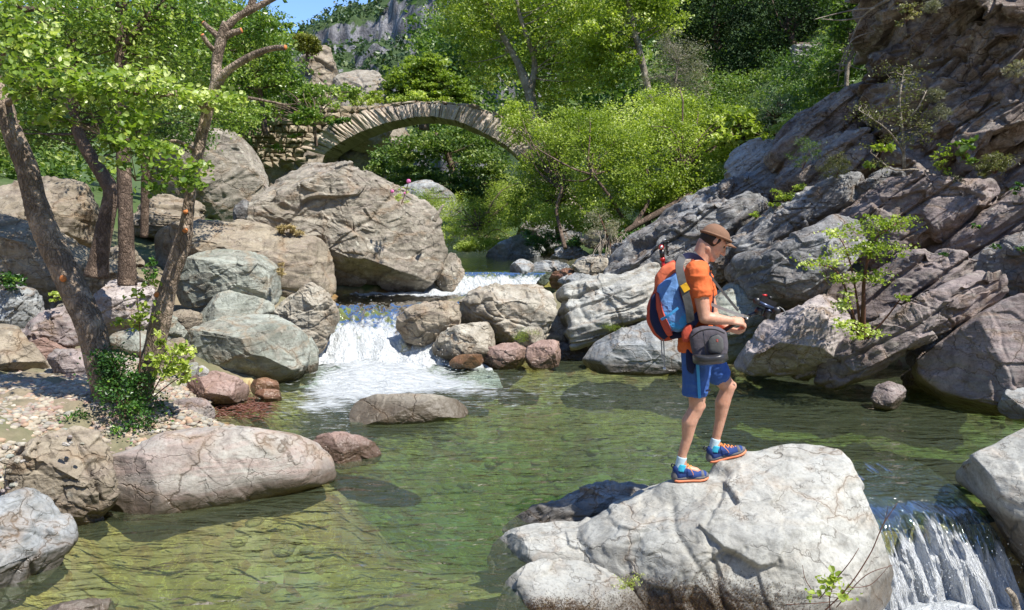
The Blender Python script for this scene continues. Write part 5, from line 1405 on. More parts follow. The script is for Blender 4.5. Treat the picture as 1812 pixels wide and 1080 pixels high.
# --- right bank plants
plant('sapling', 'bright green alder sapling growing out of the slabs right of the hiker',
      [(1540, 400, 9.4, 44, 22, .25), (1590, 395, 9.3, 44, 14, .2), (1510, 440, 9.3, 50, 20, .25), (1560, 445, 9.3, 44, 20, .25), (1460, 468, 9.2, 46, 10, .2), (1500, 490, 9.3, 40, 14, .2), (1550, 490, 9.3, 30, 14, .2), (1470, 412, 9.4, 28, 10, .15), (1500, 575, 9.2, 30, 14, .2), (1530, 590, 9.2, 30, 12, .2), (1490, 540, 9.3, 20, 14, .15), (1600, 525, 9.3, 16, 8, .1), (1500, 520, 9.3, 14, 14, .1)],
      3300, 0.034, 311, L_bright, [[(1527, 600, 9.5, 5.5), (1528, 540, 9.4, 4), (1530, 490, 9.35, 3), (1545, 430, 9.3, 2), (1585, 396, 9.3, 1)], [(1520, 600, 9.5, 3), (1505, 540, 9.4, 2), (1480, 480, 9.3, 1.4), (1430, 466, 9.2, .8)], [(1524, 600, 9.5, 3), (1515, 520, 9.4, 2), (1500, 450, 9.3, 1.2), (1480, 412, 9.3, .8)], [(1535, 600, 9.5, 2.5), (1570, 560, 9.4, 1.6), (1600, 520, 9.3, 1)]], cat='sapling', per=16, clump=0.28, nb=70, br=0.004, flat=0.35, kind='round')
plant('shrub', 'light leaved straggling shrub with pale twisted stems on the cliff face',
      [(1590, 130, 11.7, 40, 22, .2), (1600, 165, 11.6, 30, 26, .2), (1530, 200, 11.6, 26, 20, .15), (1570, 210, 11.5, 40, 20, .2), (1620, 205, 11.5, 30, 24, .2), (1590, 250, 11.5, 30, 16, .15), (1550, 260, 11.4, 26, 8, .15), (1555, 290, 11.4, 20, 10, .12), (1640, 230, 11.6, 20, 20, .12)],
      2200, 0.036, 312, L_olive, [[(1600, 300, 11.6, 3), (1598, 240, 11.5, 2.6), (1592, 180, 11.5, 2), (1600, 120, 11.6, 1)], [(1600, 270, 11.5, 2), (1570, 230, 11.4, 1.4), (1520, 195, 11.4, .8)], [(1540, 270, 11.4, 1), (1580, 300, 11.3, 1.3), (1620, 300, 11.3, 1.3), (1655, 310, 11.4, 1)], [(1600, 220, 11.5, 2), (1625, 190, 11.4, 1.5), (1640, 160, 11.5, .8)]], bark=B_pale, per=14, clump=0.35, nb=80, br=0.007)
plant('plant', 'broad bright leaves low on the left of the cliff shrub', [(1560, 262, 11.2, 30, 8, .1), (1545, 292, 11.2, 14, 6, .08)], 60, 0.10, 313, L_bright, per=6, nb=5)
plant('shrub', 'dense yellow green cushion shrub at the left foot of the cliff', [(1478, 298, 12.2, 28, 22, .25), (1492, 285, 12.2, 16, 16, .2)], 2600, 0.03, 314, L_olive, kind='narrow')
plant('plant', 'fresh green leaves spilling over the dark rock below the cushion shrub', [(1395, 345, 12.9, 34, 14, .2), (1375, 355, 12.8, 20, 10, .15), (1420, 330, 13, 20, 10, .15)], 900, 0.04, 315, L_bright)
plant('plant', 'small green sprig on the dark slab behind the hiker cap', [(1340, 378, 13, 14, 6, .1)], 140, 0.05, 316, L_bright)
plant('plant', 'dark trailing plant hanging in the shade left of the cushion shrub', [(1420, 270, 13.2, 30, 30, .2)], 1200, 0.035, 317, L_mid, kind='narrow')
for i, (a, b, r_, lab) in enumerate([(1648, 12, 15, 'silver grey tuft on the cliff at the top edge'), (1795, 122, 18, 'silver grey tuft by the right edge on the upper cliff'), (1665, 200, 18, 'silver grey tuft right of the cliff shrub'), (1655, 168, 16, 'silver grey tuft above the other one beside the cliff shrub'), (1686, 322, 13, 'pale grey tuft at the foot of the cliff under the broad leaves')]):
    plant('tuft', lab, [(a, b, 11.3, r_, r_ * 0.85, .15)], 700, 0.045, 320 + i, L_grey, kind='narrow', nb=16, up=0.1, bark=B_pale, per=20)
plant('plant', 'large dark green leaves near the right end of the cliff foot', [(1705, 262, 11.1, 22, 20, .15), (1715, 282, 11.1, 14, 14, .1)], 120, 0.09, 330, L_mid, per=8, kind='round')
plant('plant', 'yellow green leaves left of the large dark leaved plant', [(1665, 275, 11.2, 16, 22, .12), (1672, 300, 11.2, 14, 10, .1)], 260, 0.045, 331, L_bright, per=10)
plant('shrub', 'olive heather-like clump standing on the ledge at the right', [(1762, 285, 10.9, 28, 22, .2), (1745, 300, 10.9, 18, 14, .15)], 2200, 0.045, 332, L_olive, kind='narrow', up=0.05, nb=40)
plant('plant', 'green weed at the right edge below the heather clump', [(1806, 330, 10.6, 12, 18, .1)], 200, 0.04, 333, L_ivy)
plant('plant', 'yellow flowered weed on the top left corner of the cliff', [(1605, 20, 12.0, 22, 18, .15), (1590, 38, 12, 16, 8, .1)], 420, 0.035, 334, L_olive)
for i, (a, b, lab) in enumerate([(1728, 400, 'tiny green weed in the crack of the purple slab'), (1762, 436, 'tiny weed on the joint of the grey slab'), (1668, 450, 'tiny weed under the left end of the purple slab'), (1808, 440, 'small green weed at the right edge in the slab joint')]):
    plant('plant', lab, [(a, b, 9.9, 9, 6, .06)], 80, 0.035, 340 + i, L_ivy, per=10, nb=4)
plant('grass_tuft', 'grassy fringe on the tan earth above the white-faced block', [(1385, 225, 15.4, 30, 12, .2), (1400, 205, 15.4, 14, 12, .15)], 900, 0.06, 345, L_bright, kind='narrow', up=0.05)
# bare pale branches in front of the evergreens
e = empty('bare_branch', P(1480, 150, 13.5), 'bare pale branches reaching out left from the top of the cliff', 'branch')
for i, t_ in enumerate([[(1590, -10, 13, 3), (1545, 15, 13.3, 2.4), (1520, 40, 13.5, 2), (1500, 90, 13.6, 1.4), (1490, 120, 13.6, .8)], [(1545, 15, 13.3, 2), (1500, 20, 13.5, 1.5), (1440, 35, 13.6, .8)], [(1530, 30, 13.4, 1.6), (1490, 36, 13.5, 1), (1455, 34, 13.5, .6)], [(1550, 55, 13.3, 1.6), (1510, 70, 13.4, 1.2), (1490, 105, 13.4, .8), (1482, 150, 13.4, .5)], [(1580, 10, 13.2, 1.5), (1555, -10, 13.4, 1), (1500, -30, 13.4, .6)]]):
    p_, r_ = pxpath(t_); V, F = tube(p_, r_, 7, 24, disp=lambda V, r: r * 0.3 * fbm(V * 8, 2, 3))
    obj('twig', V, fix_tri(F), B_pale, e, loc=np.array(e.location))
# --- middle
plant('shrub', 'pale half-dry shrub on the bank right of the upper pool', [(1065, 390, 16.6, 34, 24, .4), (1080, 415, 16.5, 30, 20, .3), (1050, 420, 16.6, 18, 20, .3)], 2600, 0.045, 350, L_grey, [[(1085, 460, 16.6, 3), (1075, 420, 16.6, 2), (1060, 380, 16.6, 1)]], kind='narrow', cat='shrub')
rs = np.random.default_rng(9)
e = empty('dry_roots', P(1085, 440, 16.2), 'bleached dry roots hanging over the stream below the pale shrub', 'roots')
for i in range(26):
    a = rs.uniform(1055, 1115); b = rs.uniform(405, 430)
    t_ = [(a, b, 16.4, .8), (a + rs.normal() * 8, b + 22, 16.2, .8), (a + rs.normal() * 12 + (a - 1085) * 0.3, b + rs.uniform(35, 62), 16.1, .5)]
    p_, r_ = pxpath(t_); V, F = tube(p_, r_, 4, 12); obj('root', V, fix_tri(F), B_pale, e, loc=np.array(e.location))
e = empty('fallen_trunk', P(1110, 420, 17), 'brown twisted trunk leaning out under the glowing bush', 'tree trunk')
for t_ in ([(1225, 345, 17.5, 7), (1170, 375, 17.3, 6), (1120, 402, 17.1, 5), (1085, 425, 17, 4), (1050, 440, 16.9, 2)], [(1000, 440, 18, 4), (990, 400, 18.4, 3.2), (985, 370, 18.6, 3), (995, 330, 18.6, 2)], [(1120, 402, 17.1, 4), (1150, 350, 17.6, 3), (1145, 300, 18, 2)]):
    p_, r_ = pxpath(t_); V, F = tube(p_, r_, 10, 30, disp=bark_disp(4, 0.1)); obj('trunk', V, fix_tri(F), B_dark, e, loc=np.array(e.location))
plant('fern', 'dark leafy plant in the hollow beside the dark-striped rock', [(965, 435, 20.5, 24, 18, .3), (940, 425, 20.8, 16, 12, .2)], 1400, 0.05, 351, L_ivy)
plant('moss', 'bright moss hanging between the cream block and the red rock', [(935, 592, 12.0, 22, 12, .1), (920, 600, 12.0, 14, 8, .08)], 2400, 0.016, 352, L_bright, kind='narrow', nb=0, clump=0.3, cat='moss')
plant('moss', 'small moss patch on the light layered slab behind the backpack', [(1085, 580, 12.0, 22, 5, .08)], 900, 0.016, 353, L_bright, kind='narrow', nb=0, clump=0.4, cat='moss')
plant('flower_plant', 'valerian with a pink flower growing on top of the giant boulder', [(712, 352, 14.6, 14, 12, .15), (706, 342, 14.6, 10, 10, .1), (720, 335, 14.7, 8, 8, .1)], 320, 0.05, 354, L_bright, [[(710, 362, 14.6, .8), (718, 340, 14.6, .7), (723, 322, 14.6, .6)]], kind='narrow')
M_pf = plain('pink_petal', (0.62, 0.16, 0.36), 0.6, 0.2)
pl = bpy.data.objects[[o.name for o in bpy.data.objects if o.name.startswith('flower_plant')][0]]
for (a, b, r_) in ((723, 321, 4), (694, 339, 3.4), (716, 342, 2)):
    v, f = ico(2); c = P(a, b, 14.6); V = c + v * r_ * 14.6 / FPX * (1 + 0.25 * fbm(v * 3, 2, 5))[:, None]
    obj('flower', V, f, M_pf, pl, loc=np.array(pl.location), smooth=False)
plant('grass_tuft', 'dry straw tuft on the flat brown slab by the giant boulder', [(505, 405, 14.0, 26, 5, .15), (525, 412, 14, 10, 4, .1)], 500, 0.10, 355, L_straw, kind='narrow', up=0.2, nb=0, cat='dry grass')
plant('grass_tuft', 'dry straw hanging over the right end of the square topped block', [(498, 478, 12.0, 8, 20, .1)], 220, 0.07, 356, L_straw, kind='narrow', up=0.1, nb=0, cat='dry grass')
plant('grass_tuft', 'yellow green bank grass at the edge of the upper pool', [(860, 432, 23, 60, 10, .5), (820, 438, 23, 24, 8, .3)], 4000, 0.09, 357, L_bright, kind='narrow', up=0.0, nb=0, cat='grass')
e = empty('driftwood', P(765, 380, 15.3), 'short broken bleached stick on the right shoulder of the giant boulder', 'stick')
p_, r_ = pxpath([(768, 392, 15.2, 4), (776, 376, 15.2, 3), (785, 362, 15.2, 1.4)]); V, F = tube(p_, r_, 8, 12, disp=bark_disp(3)); obj('stick', V, fix_tri(F), B_pale, e, loc=np.array(e.location))
# --- foreground details
plant('plant', 'small green tuft in the crack of the foreground boulder', [(1112, 1028, 4.28, 22, 9, .05), (1105, 1040, 4.28, 14, 8, .04), (1130, 1020, 4.28, 12, 6, .03)], 420, 0.014, 360, L_bright, kind='narrow', per=14, clump=0.4, up=0.2)
e = plant('seedling', 'leafy green seedling with toothed leaves at the bottom edge of the picture', [(1468, 1040, 4.1, 30, 16, .06), (1480, 1025, 4.1, 18, 10, .04), (1440, 1052, 4.1, 18, 8, .04), (1500, 1050, 4.1, 14, 10, .04)], 90, 0.035, 361, L_bright, kind='round', per=7, clump=0.5,
          stems=[[(1470, 1090, 4.15, 1.2), (1468, 1060, 4.1, 1), (1475, 1035, 4.1, .8)]], nb=8)
e = empty('bare_twigs', P(1470, 1085, 4.15), 'thin bare reddish twigs rising from the seedling over the boulder edge', 'twigs')
for t_ in ([(1450, 1090, 4.15, 1.3), (1500, 1040, 4.1, 1.3), (1540, 980, 4.1, 1.1), (1562, 930, 4.1, .9), (1588, 890, 4.1, .5)], [(1480, 1075, 4.15, 1), (1530, 1020, 4.1, .9), (1580, 1000, 4.1, .5)], [(1450, 1060, 4.15, 1), (1500, 1000, 4.1, .9), (1520, 970, 4.1, .5)], [(1556, 945, 4.1, .7), (1566, 920, 4.1, .5), (1572, 895, 4.1, .3)], [(1390, 1070, 4.15, .8), (1440, 1068, 4.1, .9), (1500, 1062, 4.1, .5)], [(1440, 1050, 4.1, .8), (1425, 1025, 4.1, .7), (1420, 1000, 4.1, .4)], [(1500, 1040, 4.1, .8), (1540, 1035, 4.1, .7), (1575, 1000, 4.1, .4)]):
    p_, r_ = pxpath(t_); V, F = tube(p_, r_, 6, 22); obj('twig', V, fix_tri(F), B_twig, e, loc=np.array(e.location))
e = empty('stick', P(1795, 1075, 4.3), 'grey driftwood stick poking up in the white water at the bottom right', 'stick')
p_, r_ = pxpath([(1815, 1120, 4.3, 8), (1800, 1078, 4.3, 6.5), (1793, 1056, 4.3, 6), (1783, 1043, 4.3, 5)]); V, F = tube(p_, r_, 12, 20, disp=bark_disp(6)); obj('stick', V, fix_tri(F), B_pale, e, loc=np.array(e.location))
L_moss = leafmat('moss_brown', (0.035, 0.018, 0.010), (0.12, 0.065, 0.03), (0.2, 0.14, 0.04), 0.1, 0.8)
def surf_moss(name, label, cands, n, size, seed, mat, pxbox, d0, d1):
    """moss blades seated on the visible rock surface"""
    from mathutils.bvhtree import BVHTree
    rs = np.random.default_rng(seed)
    tr = [BVHTree.FromPolygons([Vector(q) for q in ROCKS[l][0]], ROCKS[l][1].tolist()) for l in cands]
    pts = []
    cx, cy, rx, ry = pxbox
    for i in range(n):
        u = rs.normal(size=2) * 0.45
        r = ray(cx + u[0] * rx, cy + u[1] * ry); r /= np.linalg.norm(r)
        best = None
        for t in tr:
            h = t.ray_cast(Vector((0, 0, CAMH)), Vector(r), 20)
            if h[0] is not None and (best is None or h[3] < best[3]): best = h
        if best is not None: pts.append(np.array(best[0]) + np.array(best[1]) * size * 0.3)
    if not pts: return
    pts = np.array(pts)
    V, F, k = leaf_geo(pts, size, rs, 0.1, 'narrow')
    o = obj(name, V, F, mat, smooth=False, attrs={'tint': np.repeat(rs.random(len(pts)), k)})
    tag(o, label, kind='stuff')
HUGE = 'huge pale grey cracked boulder in the foreground that the hiker stands on'
LOBE = 'pale rounded rock lobe at the bottom edge left of the small green tuft'
surf_moss('moss', 'shaggy dark brown water moss along the bottom of the foreground boulder', [HUGE, LOBE], 15000, 0.011, 5, L_moss, (1240, 1075, 190, 52), 4, 5)
surf_moss('moss', 'brown moss fringe on the lower edge of the pale rock lobe', [HUGE, LOBE], 6000, 0.010, 6, L_moss, (970, 1078, 110, 22), 4, 5)
# roots washing in the water by the rapid
rs = np.random.default_rng(14)
parts = []
for i in range(260):
    a = rs.uniform(375, 470); b = 722 + rs.normal() * 12; q = G(a, b, 0.01)
    l_ = rs.uniform(0.08, 0.22); an = rs.normal() * 0.5
    pp = [q, q + np.array([l_ * .5 * math.cos(an), l_ * .5 * math.sin(an), 0.02 + 0.02 * rs.random()]), q + np.array([l_ * math.cos(an), l_ * math.sin(an + .4), -0.01])]
    parts.append(tube(pp, [.004, .005, .002], 4, 6, cap=False))
V, F = joinm(parts); tag(obj('root_mat', V, fix_tri(F), plain('root_red', (0.14, 0.05, 0.03), 0.4, 0.5, 0.4, 30)), 'red brown mat of fine roots at the waterline beside the rapid', kind='stuff')

# ------------------------------------------------------------------ gravel and loose stones
def stones(name, pts, sizes, mat, seed, label=None, flat=0.55):
    rs = np.random.default_rng(seed)
    v0, f0 = ico(2 if len(pts) < 5000 else 1)
    n = len(pts)
    sh = 1 + 0.28 * np.stack([fbm(v0 * 1.3 + 9 * i, 2, seed + i) for i in range(8)])
    A = rs.uniform(0, 6.28, n)
    sc = np.stack([rs.uniform(0.8, 1.4, n), rs.uniform(0.7, 1.1, n), rs.uniform(0.6, 1.1, n) * flat], 1) * sizes[:, None]
    V = v0[None] * sh[rs.integers(0, 8, n)][:, :, None] * sc[:, None, :]
    ca, sa = np.cos(A)[:, None], np.sin(A)[:, None]
    V = np.stack([V[:, :, 0] * ca - V[:, :, 1] * sa, V[:, :, 0] * sa + V[:, :, 1] * ca, V[:, :, 2]], 2) + pts[:, None, :]
    F = (f0[None] + (np.arange(n) * len(v0))[:, None, None]).reshape(-1, 3)
    o = obj(name, V.reshape(-1, 3), F, mat, attrs={'tint': np.repeat(rs.random(n), len(v0)), 'tint2': np.repeat(rs.random(n), len(v0))})
    if label: tag(o, label, kind='stuff')
    return o
m = NT('pebbles')
t = m.attr('tint'); t2 = m.attr('tint2'); p = m.pos(); n_ = m.noise(p, 60, 4)
c = m.ramp(t, (0.0, (0.30, 0.25, 0.18)), (0.3, (0.47, 0.42, 0.33)), (0.55, (0.30, 0.30, 0.27)), (0.75, (0.36, 0.24, 0.20)), (0.9, (0.48, 0.34, 0.22)), (1.0, (0.62, 0.58, 0.50)))
c = m.mix(m.math('MULTIPLY', n_, 0.5), c, (0.14, 0.11, 0.08))
M_peb = m.surf(m.pbsdf(c, 0.85, m.bump(n_, 0.4, 0.004), 0.3))
rs = np.random.default_rng(31)
q = rs.uniform([-6.2, 4.6], [-2.4, 9.4], (42000, 2))
sdq = seg_sd(q[:, 0], q[:, 1], POOL)
q = q[(sdq > 0.15) & (sdq < 3.5)]
zz = ground_h(q[:, 0], q[:, 1])
sz = 0.014 + 0.034 * rs.random(len(q)) ** 2.2
sub_ico = 1
stones('gravel', np.stack([q[:, 0], q[:, 1], zz + sz * 0.2], 1), sz, M_peb, 5, 'tan and grey river gravel covering the left bank')
q = rs.uniform([-5.2, 3.0], [7.0, 12.2], (9000, 2)); sdq = seg_sd(q[:, 0], q[:, 1], POOL); q = q[sdq < 0.1]
zz = ground_h(q[:, 0], q[:, 1]); sz = 0.02 + 0.09 * rs.random(len(q)) ** 3
M_sub = rockmat('submerged_stone', (0.24, 0.20, 0.08), (0.46, 0.40, 0.16), (0.34, 0.24, 0.12), (0.45, 0.42, 0.2), 0.3, 2.0, 0.8, bstr=0.5)
stones('bed_rubble', np.stack([q[:, 0], q[:, 1], zz - sz * 0.15], 1)[:2200], sz[:2200], M_sub, 6, 'algae covered stones on the bed of the pool')
# bigger loose stones of the bank, one by one
v0, f0 = ico(3)
stone_meshes = []
for i in range(10):
    s = 1 + 0.5 * fbm(v0 * 1.1 + 7.7 * i, 3, 40 + i)
    V = v0 * s[:, None]
    for _ in range(6):
        n = rs.normal(size=3); n /= np.linalg.norm(n); dd = V @ n; ex = np.maximum(dd - dd.max() * 0.75, 0); V = V - np.outer(ex, n)
    stone_meshes.append(meshdata('stone', V * np.array([1, 0.8, 0.6]), f0, [M_mid, M_mauve, M_green, M_slab, M_whitish][i % 5]))
spots = []; zone = []
ZN = ['on the gravel left of the alder foot', 'on the gravel behind the upright split rock', 'on the gravel below the left boulder pile', 'at the waterline right of the alder foot', 'among the boulders behind the forked trunks', 'beside the rocks at the left edge']
for zi, (x0, x1, y0, y1, n, zr, smin, smax) in enumerate([(0, 145, 715, 790, 24, 0.45, 7, 14), (0, 40, 790, 870, 10, 0.45, 7, 14), (0, 150, 690, 720, 6, 0.5, 7, 12), (270, 400, 690, 760, 14, 0.3, 5, 10), (160, 330, 600, 700, 16, 0.5, 8, 18), (0, 120, 560, 620, 8, 0.6, 8, 16)]):
    for i in range(n):
        a, b = rs.uniform(x0, x1), rs.uniform(y0, y1); zone.append(ZN[zi])
        q = G(a, b, zr)
        for _ in range(4): q = G(a, b, gz(q[0], q[1]))
        spots.append((q, rs.uniform(smin, smax) * q[1] / FPX * 0.5))
for i, (q, s_) in enumerate(spots):
    o = bpy.data.objects.new('stone', stone_meshes[i % 10]); C.objects.link(o)
    o.location = q + np.array([0, 0, s_ * 0.25]); o.scale = (s_ * 1.2, s_ * 1.1, s_ * 1.1); o.rotation_euler = (rs.normal() * .2, rs.normal() * .2, rs.uniform(0, 6.28))
    cn = ['cream', 'mauve', 'grey green', 'brown', 'whitish'][(i % 10) % 5]
    tag(o, 'loose %s stone lying %s' % (cn, zone[i]), 'stone', 'loose stones on the left bank')
# ------------------------------------------------------------------ the hiker
from mathutils.bvhtree import BVHTree
_W, _F = ROCKS['huge pale grey cracked boulder in the foreground that the hiker stands on']
_bv = BVHTree.FromPolygons([Vector(q) for q in _W], _F.tolist())
def on_rock(px, py, dflt):
    r = ray(px, py); r /= np.linalg.norm(r)
    h = _bv.ray_cast(Vector((0, 0, CAMH)), Vector(r), 20)
    return h[0].y if h[0] is not None else dflt
def rock_top(x, y, dflt):
    h = _bv.ray_cast(Vector((x, y, 3)), Vector((0, 0, -1)), 5)
    return h[0].z if h[0] is not None else dflt
dA = 5.27
D0 = dA + 0.10
MP = D0 / FPX
def Q(px, py, off=0.0): return P(px, py, D0 + off)
def foothold(o, a, b, r0=0.055, r1=0.17):
    """press the boulder surface against the sole lying from a to b"""
    me = o.data; n = len(me.vertices)
    co = np.zeros(n * 3, np.float32); me.vertices.foreach_get('co', co); co = co.reshape(-1, 3).astype(float) + np.array(o.location)
    nn = np.zeros(n * 3, np.float32); me.vertices.foreach_get('normal', nn); nn = nn.reshape(-1, 3)
    e = (b - a)[:2]; t = np.clip(((co[:, :2] - a[:2]) @ e) / (e @ e), 0, 1)
    d = np.linalg.norm(co[:, :2] - (a[:2] + t[:, None] * e), axis=1)
    tz = a[2] + t * (b[2] - a[2]) - 0.002
    dz = tz - co[:, 2]
    w_ = (1 - sstep(r0, r1, d)) * (nn[:, 2] > 0.0) * (np.abs(dz) < 0.30)
    co[:, 2] += dz * w_
    me.vertices.foreach_set('co', (co - np.array(o.location)).astype(np.float32).ravel()); me.update()
foothold(F1, Q(1197, 853, -0.10), Q(1252, 849, -0.10))
foothold(F1, Q(1285, 812, 0.10), Q(1321, 802, 0.10), 0.05, 0.14)
def capsule(a, b, ra, rb, n=14, flat=False, squash=None):
    a = np.array(a, float); b = np.array(b, float)
    t = b - a; L = np.linalg.norm(t); t /= L
    if flat: ps = [a, a + t * 1e-3, b - t * 1e-3, b]; rr = [1e-3, ra, rb, 1e-3]
    else:
        ps, rr = [], []
        for k in range(0, 6):
            an = math.pi / 2 * (1 - k / 5); ps.append(a - t * ra * math.sin(an)); rr.append(ra * math.cos(an))
        for k in range(0, 6):
            an = math.pi / 2 * (k / 5); ps.append(b + t * rb * math.sin(an)); rr.append(rb * math.cos(an))
    V, F = tube(ps, rr, n)
    if squash is not None:   # (direction, factor)
        dr = np.array(squash[0], float); dr /= np.linalg.norm(dr)
        c = (a + b) / 2; q = (V - c) @ dr; q0 = (((V - a) @ t)[:, None] * t + a - c) @ dr
        V = V + np.outer((q - q0) * (squash[1] - 1), dr)
    return V, F
def ellip(c, ax, n=3):
    v, f = ico(n); ax = np.array(ax, float)
    return np.array(c) + v @ ax, f
def boxp(c, ex, ey, ez):
    c = np.array(c, float); V = []
    for i in (-1, 1):
        for j in (-1, 1):
            for k in (-1, 1): V.append(c + i * np.array(ex) + j * np.array(ey) + k * np.array(ez))
    return np.array(V), np.array([[0, 1, 3, 2], [4, 6, 7, 5], [0, 4, 5, 1], [2, 3, 7, 6], [0, 2, 6, 4], [1, 5, 7, 3]])
def remesh(name, prims, mat, parent, voxel=0.006, it=6, loc=None, wrinkle=None):
    V, F = joinm(prims)
    me = meshdata(name, V, fix_tri(F))
    o = bpy.data.objects.new(name, me); C.objects.link(o)
    r = o.modifiers.new('r', 'REMESH'); r.mode = 'VOXEL'; r.voxel_size = voxel; r.use_smooth_shade = True
    s = o.modifiers.new('s', 'SMOOTH'); s.iterations = it; s.factor = 0.5
    dg = bpy.context.evaluated_depsgraph_get(); dg.update()
    m2 = bpy.data.meshes.new_from_object(o.evaluated_get(dg))
    bpy.data.objects.remove(o); bpy.data.meshes.remove(me)
    co = np.zeros(len(m2.vertices) * 3, np.float32); m2.vertices.foreach_get('co', co); co = co.reshape(-1, 3).astype(float)
    if wrinkle is not None:
        nn = np.zeros(len(m2.vertices) * 3, np.float32); m2.vertices.foreach_get('normal', nn); nn = nn.reshape(-1, 3)
        co = co + nn * wrinkle(co)[:, None]
    l = np.array(parent.location) if parent is not None else np.array(loc)
    m2.vertices.foreach_set('co', (co - l).astype(np.float32).ravel())
    m2.materials.clear(); m2.materials.append(mat)
    m2.update()
    o = bpy.data.objects.new(name, m2); C.objects.link(o)
    if parent is not None: o.parent = parent
    else: o.location = l
    return o
m = NT('skin'); p = m.pos(); n_ = m.noise(p, 9, 4)
c = m.mix(n_, (0.48, 0.235, 0.155), (0.66, 0.385, 0.265))
c = m.mix(m.ramp(m.noise(p, 38, 6, 0.7), (0.42, 0.0), (0.66, 0.45)), c, (0.40, 0.16, 0.10))
x = m.n('BsdfPrincipled'); m.l(c, x.inputs['Base Color']); x.inputs['Roughness'].default_value = 0.5
x.inputs['Subsurface Weight'].default_value = 0.12; x.inputs['Subsurface Radius'].default_value = (0.02, 0.008, 0.004); x.inputs['Subsurface Scale'].default_value = 0.4
m.l(m.bump(m.noise(p, 28, 5), 0.35, 0.006), x.inputs['Normal'])
M_skin = m.surf(x.outputs[0])
def cloth(name, col, col2=None, rough=0.85, sc=24):
    m = NT(name); p = m.pos(); a = m.noise(p, sc, 4, 0.6, 0.8); w_ = m.noise(p, 9, 3, 0.5, 1.2)
    c = m.mix(a, tuple(x * 0.8 for x in col), col2 or tuple(min(1, x * 1.15) for x in col))
    return m.surf(m.pbsdf(c, rough, m.bump(m.math('ADD', w_, m.math('MULTIPLY', a, 0.25)), 0.5, 0.012), 0.2))
M_shirt = cloth('orange_cotton', (0.66, 0.145, 0.045))
M_short = cloth('blue_short_fabric', (0.045, 0.11, 0.34))
M_navy = cloth('navy_fabric', (0.018, 0.022, 0.06))
M_pblue = cloth('pack_blue', (0.12, 0.25, 0.52))
M_pred = cloth('pack_red', (0.50, 0.085, 0.05))
M_porg = cloth('pack_orange', (0.66, 0.16, 0.08))
M_cyan = cloth('strap_cyan', (0.06, 0.30, 0.62))
M_grey = cloth('strap_grey', (0.10, 0.10, 0.10))
M_lgrey = cloth('strap_light_grey', (0.30, 0.30, 0.30))
M_bag = cloth('bag_grey', (0.10, 0.09, 0.105))
M_bagl = plain('bag_base', (0.03, 0.03, 0.033), 0.35, 0.5, 0.2, 20)
M_cap = cloth('cap_brown', (0.22, 0.125, 0.08))
M_hair = plain('hair_dark', (0.03, 0.02, 0.014), 0.7, 0.3, 0.5, 90)
M_blk = plain('black_plastic', (0.02, 0.02, 0.024), 0.35, 0.5)
M_dbl = plain('blue_black_metal', (0.04, 0.06, 0.12), 0.3, 0.6, metal=0.4)
M_rmet = plain('red_anodised', (0.55, 0.03, 0.03), 0.3, 0.6, metal=0.3)
M_silver = plain('silver_metal', (0.6, 0.6, 0.6), 0.3, 0.6, metal=0.9)
M_yel = cloth('yellow_patch', (0.75, 0.42, 0.03))
M_shoe = cloth('shoe_blue', (0.03, 0.06, 0.20))
M_rand = plain('shoe_grey_rubber', (0.13, 0.125, 0.13), 0.7, 0.3, 0.2, 40)
M_sole = plain('sole_orange', (0.78, 0.26, 0.13), 0.6, 0.3, 0.15, 50)
M_lace = plain('lace_orange', (0.9, 0.33, 0.10), 0.6, 0.3)
M_sock = cloth('sock_white', (0.50, 0.66, 0.74))
M_sockb = cloth('sock_cyan', (0.05, 0.42, 0.62))
M_eye = plain('eye', (0.05, 0.04, 0.04), 0.2, 0.5)
M_lens = plain('lens_glass', (0.01, 0.01, 0.015), 0.05, 0.8)

man = empty('person', Q(1224, 852, -0.1), 'hiker in orange T-shirt, blue shorts and brown cap standing on the pale boulder', 'person')
ML = np.array(man.location)
N_ = -0.10; Fo = 0.10
# head frame (units: photo pixels at the hiker's distance)
def HD(a, b, l=0.0):     # a forward, b up, l lateral (+ away)
    yaw = 0.10
    f = np.array([0.80 * math.cos(yaw), 0.80 * math.sin(yaw), -0.60]); u = np.array([0.60 * math.cos(yaw), 0.60 * math.sin(yaw), 0.80]); s = np.array([-math.sin(yaw), math.cos(yaw), 0])
    return HC + (a * f + b * u + l * s) * MP
HC = Q(1263, 425, 0.0)
def hax(a, b, l):
    o = HD(0, 0, 0)
    return np.array([HD(a, 0, 0) - o, HD(0, 0, l) - o, HD(0, b, 0) - o])
body = []
E = lambda c, r, n=3: body.append(ellip(HD(*c), hax(r[0], r[1], r[2]), n))
E((-2, 4, 0), (24, 22, 20.0)); E((7, -8, 0), (17.5, 20, 15.5)); E((2, -14, 0), (16, 14, 14.5))
for l in (-8, 8): body.append(capsule(HD(-3, -20, l * 1.4), HD(17, -27, l * 0.45), 6.5 * MP, 6 * MP))
body.append(capsule(HD(18, -27, -3), HD(18, -27, 3), 6.5 * MP, 6.5 * MP))
body.append(capsule(HD(23, 2, 0), HD(30.5, -8.5, 0), 2.6 * MP, 3.5 * MP)); E((26, -9.5, 0), (3.6, 2.8, 4.8), 2)
E((23.5, -16.5, 0), (3.2, 1.8, 5.5), 2); E((23, -20, 0), (3.0, 1.8, 5.0), 2)
body.append(capsule(HD(21.5, 6, -9), HD(21.5, 6, 9), 3.4 * MP, 3.4 * MP))
for l in (-1, 1):
    E((15, -8, l * 10), (6, 8, 4.5), 2)
    body.append(ellip(HD(-2, -3, l * 19.3), hax(4.4, 7.5, 2.2), 2))
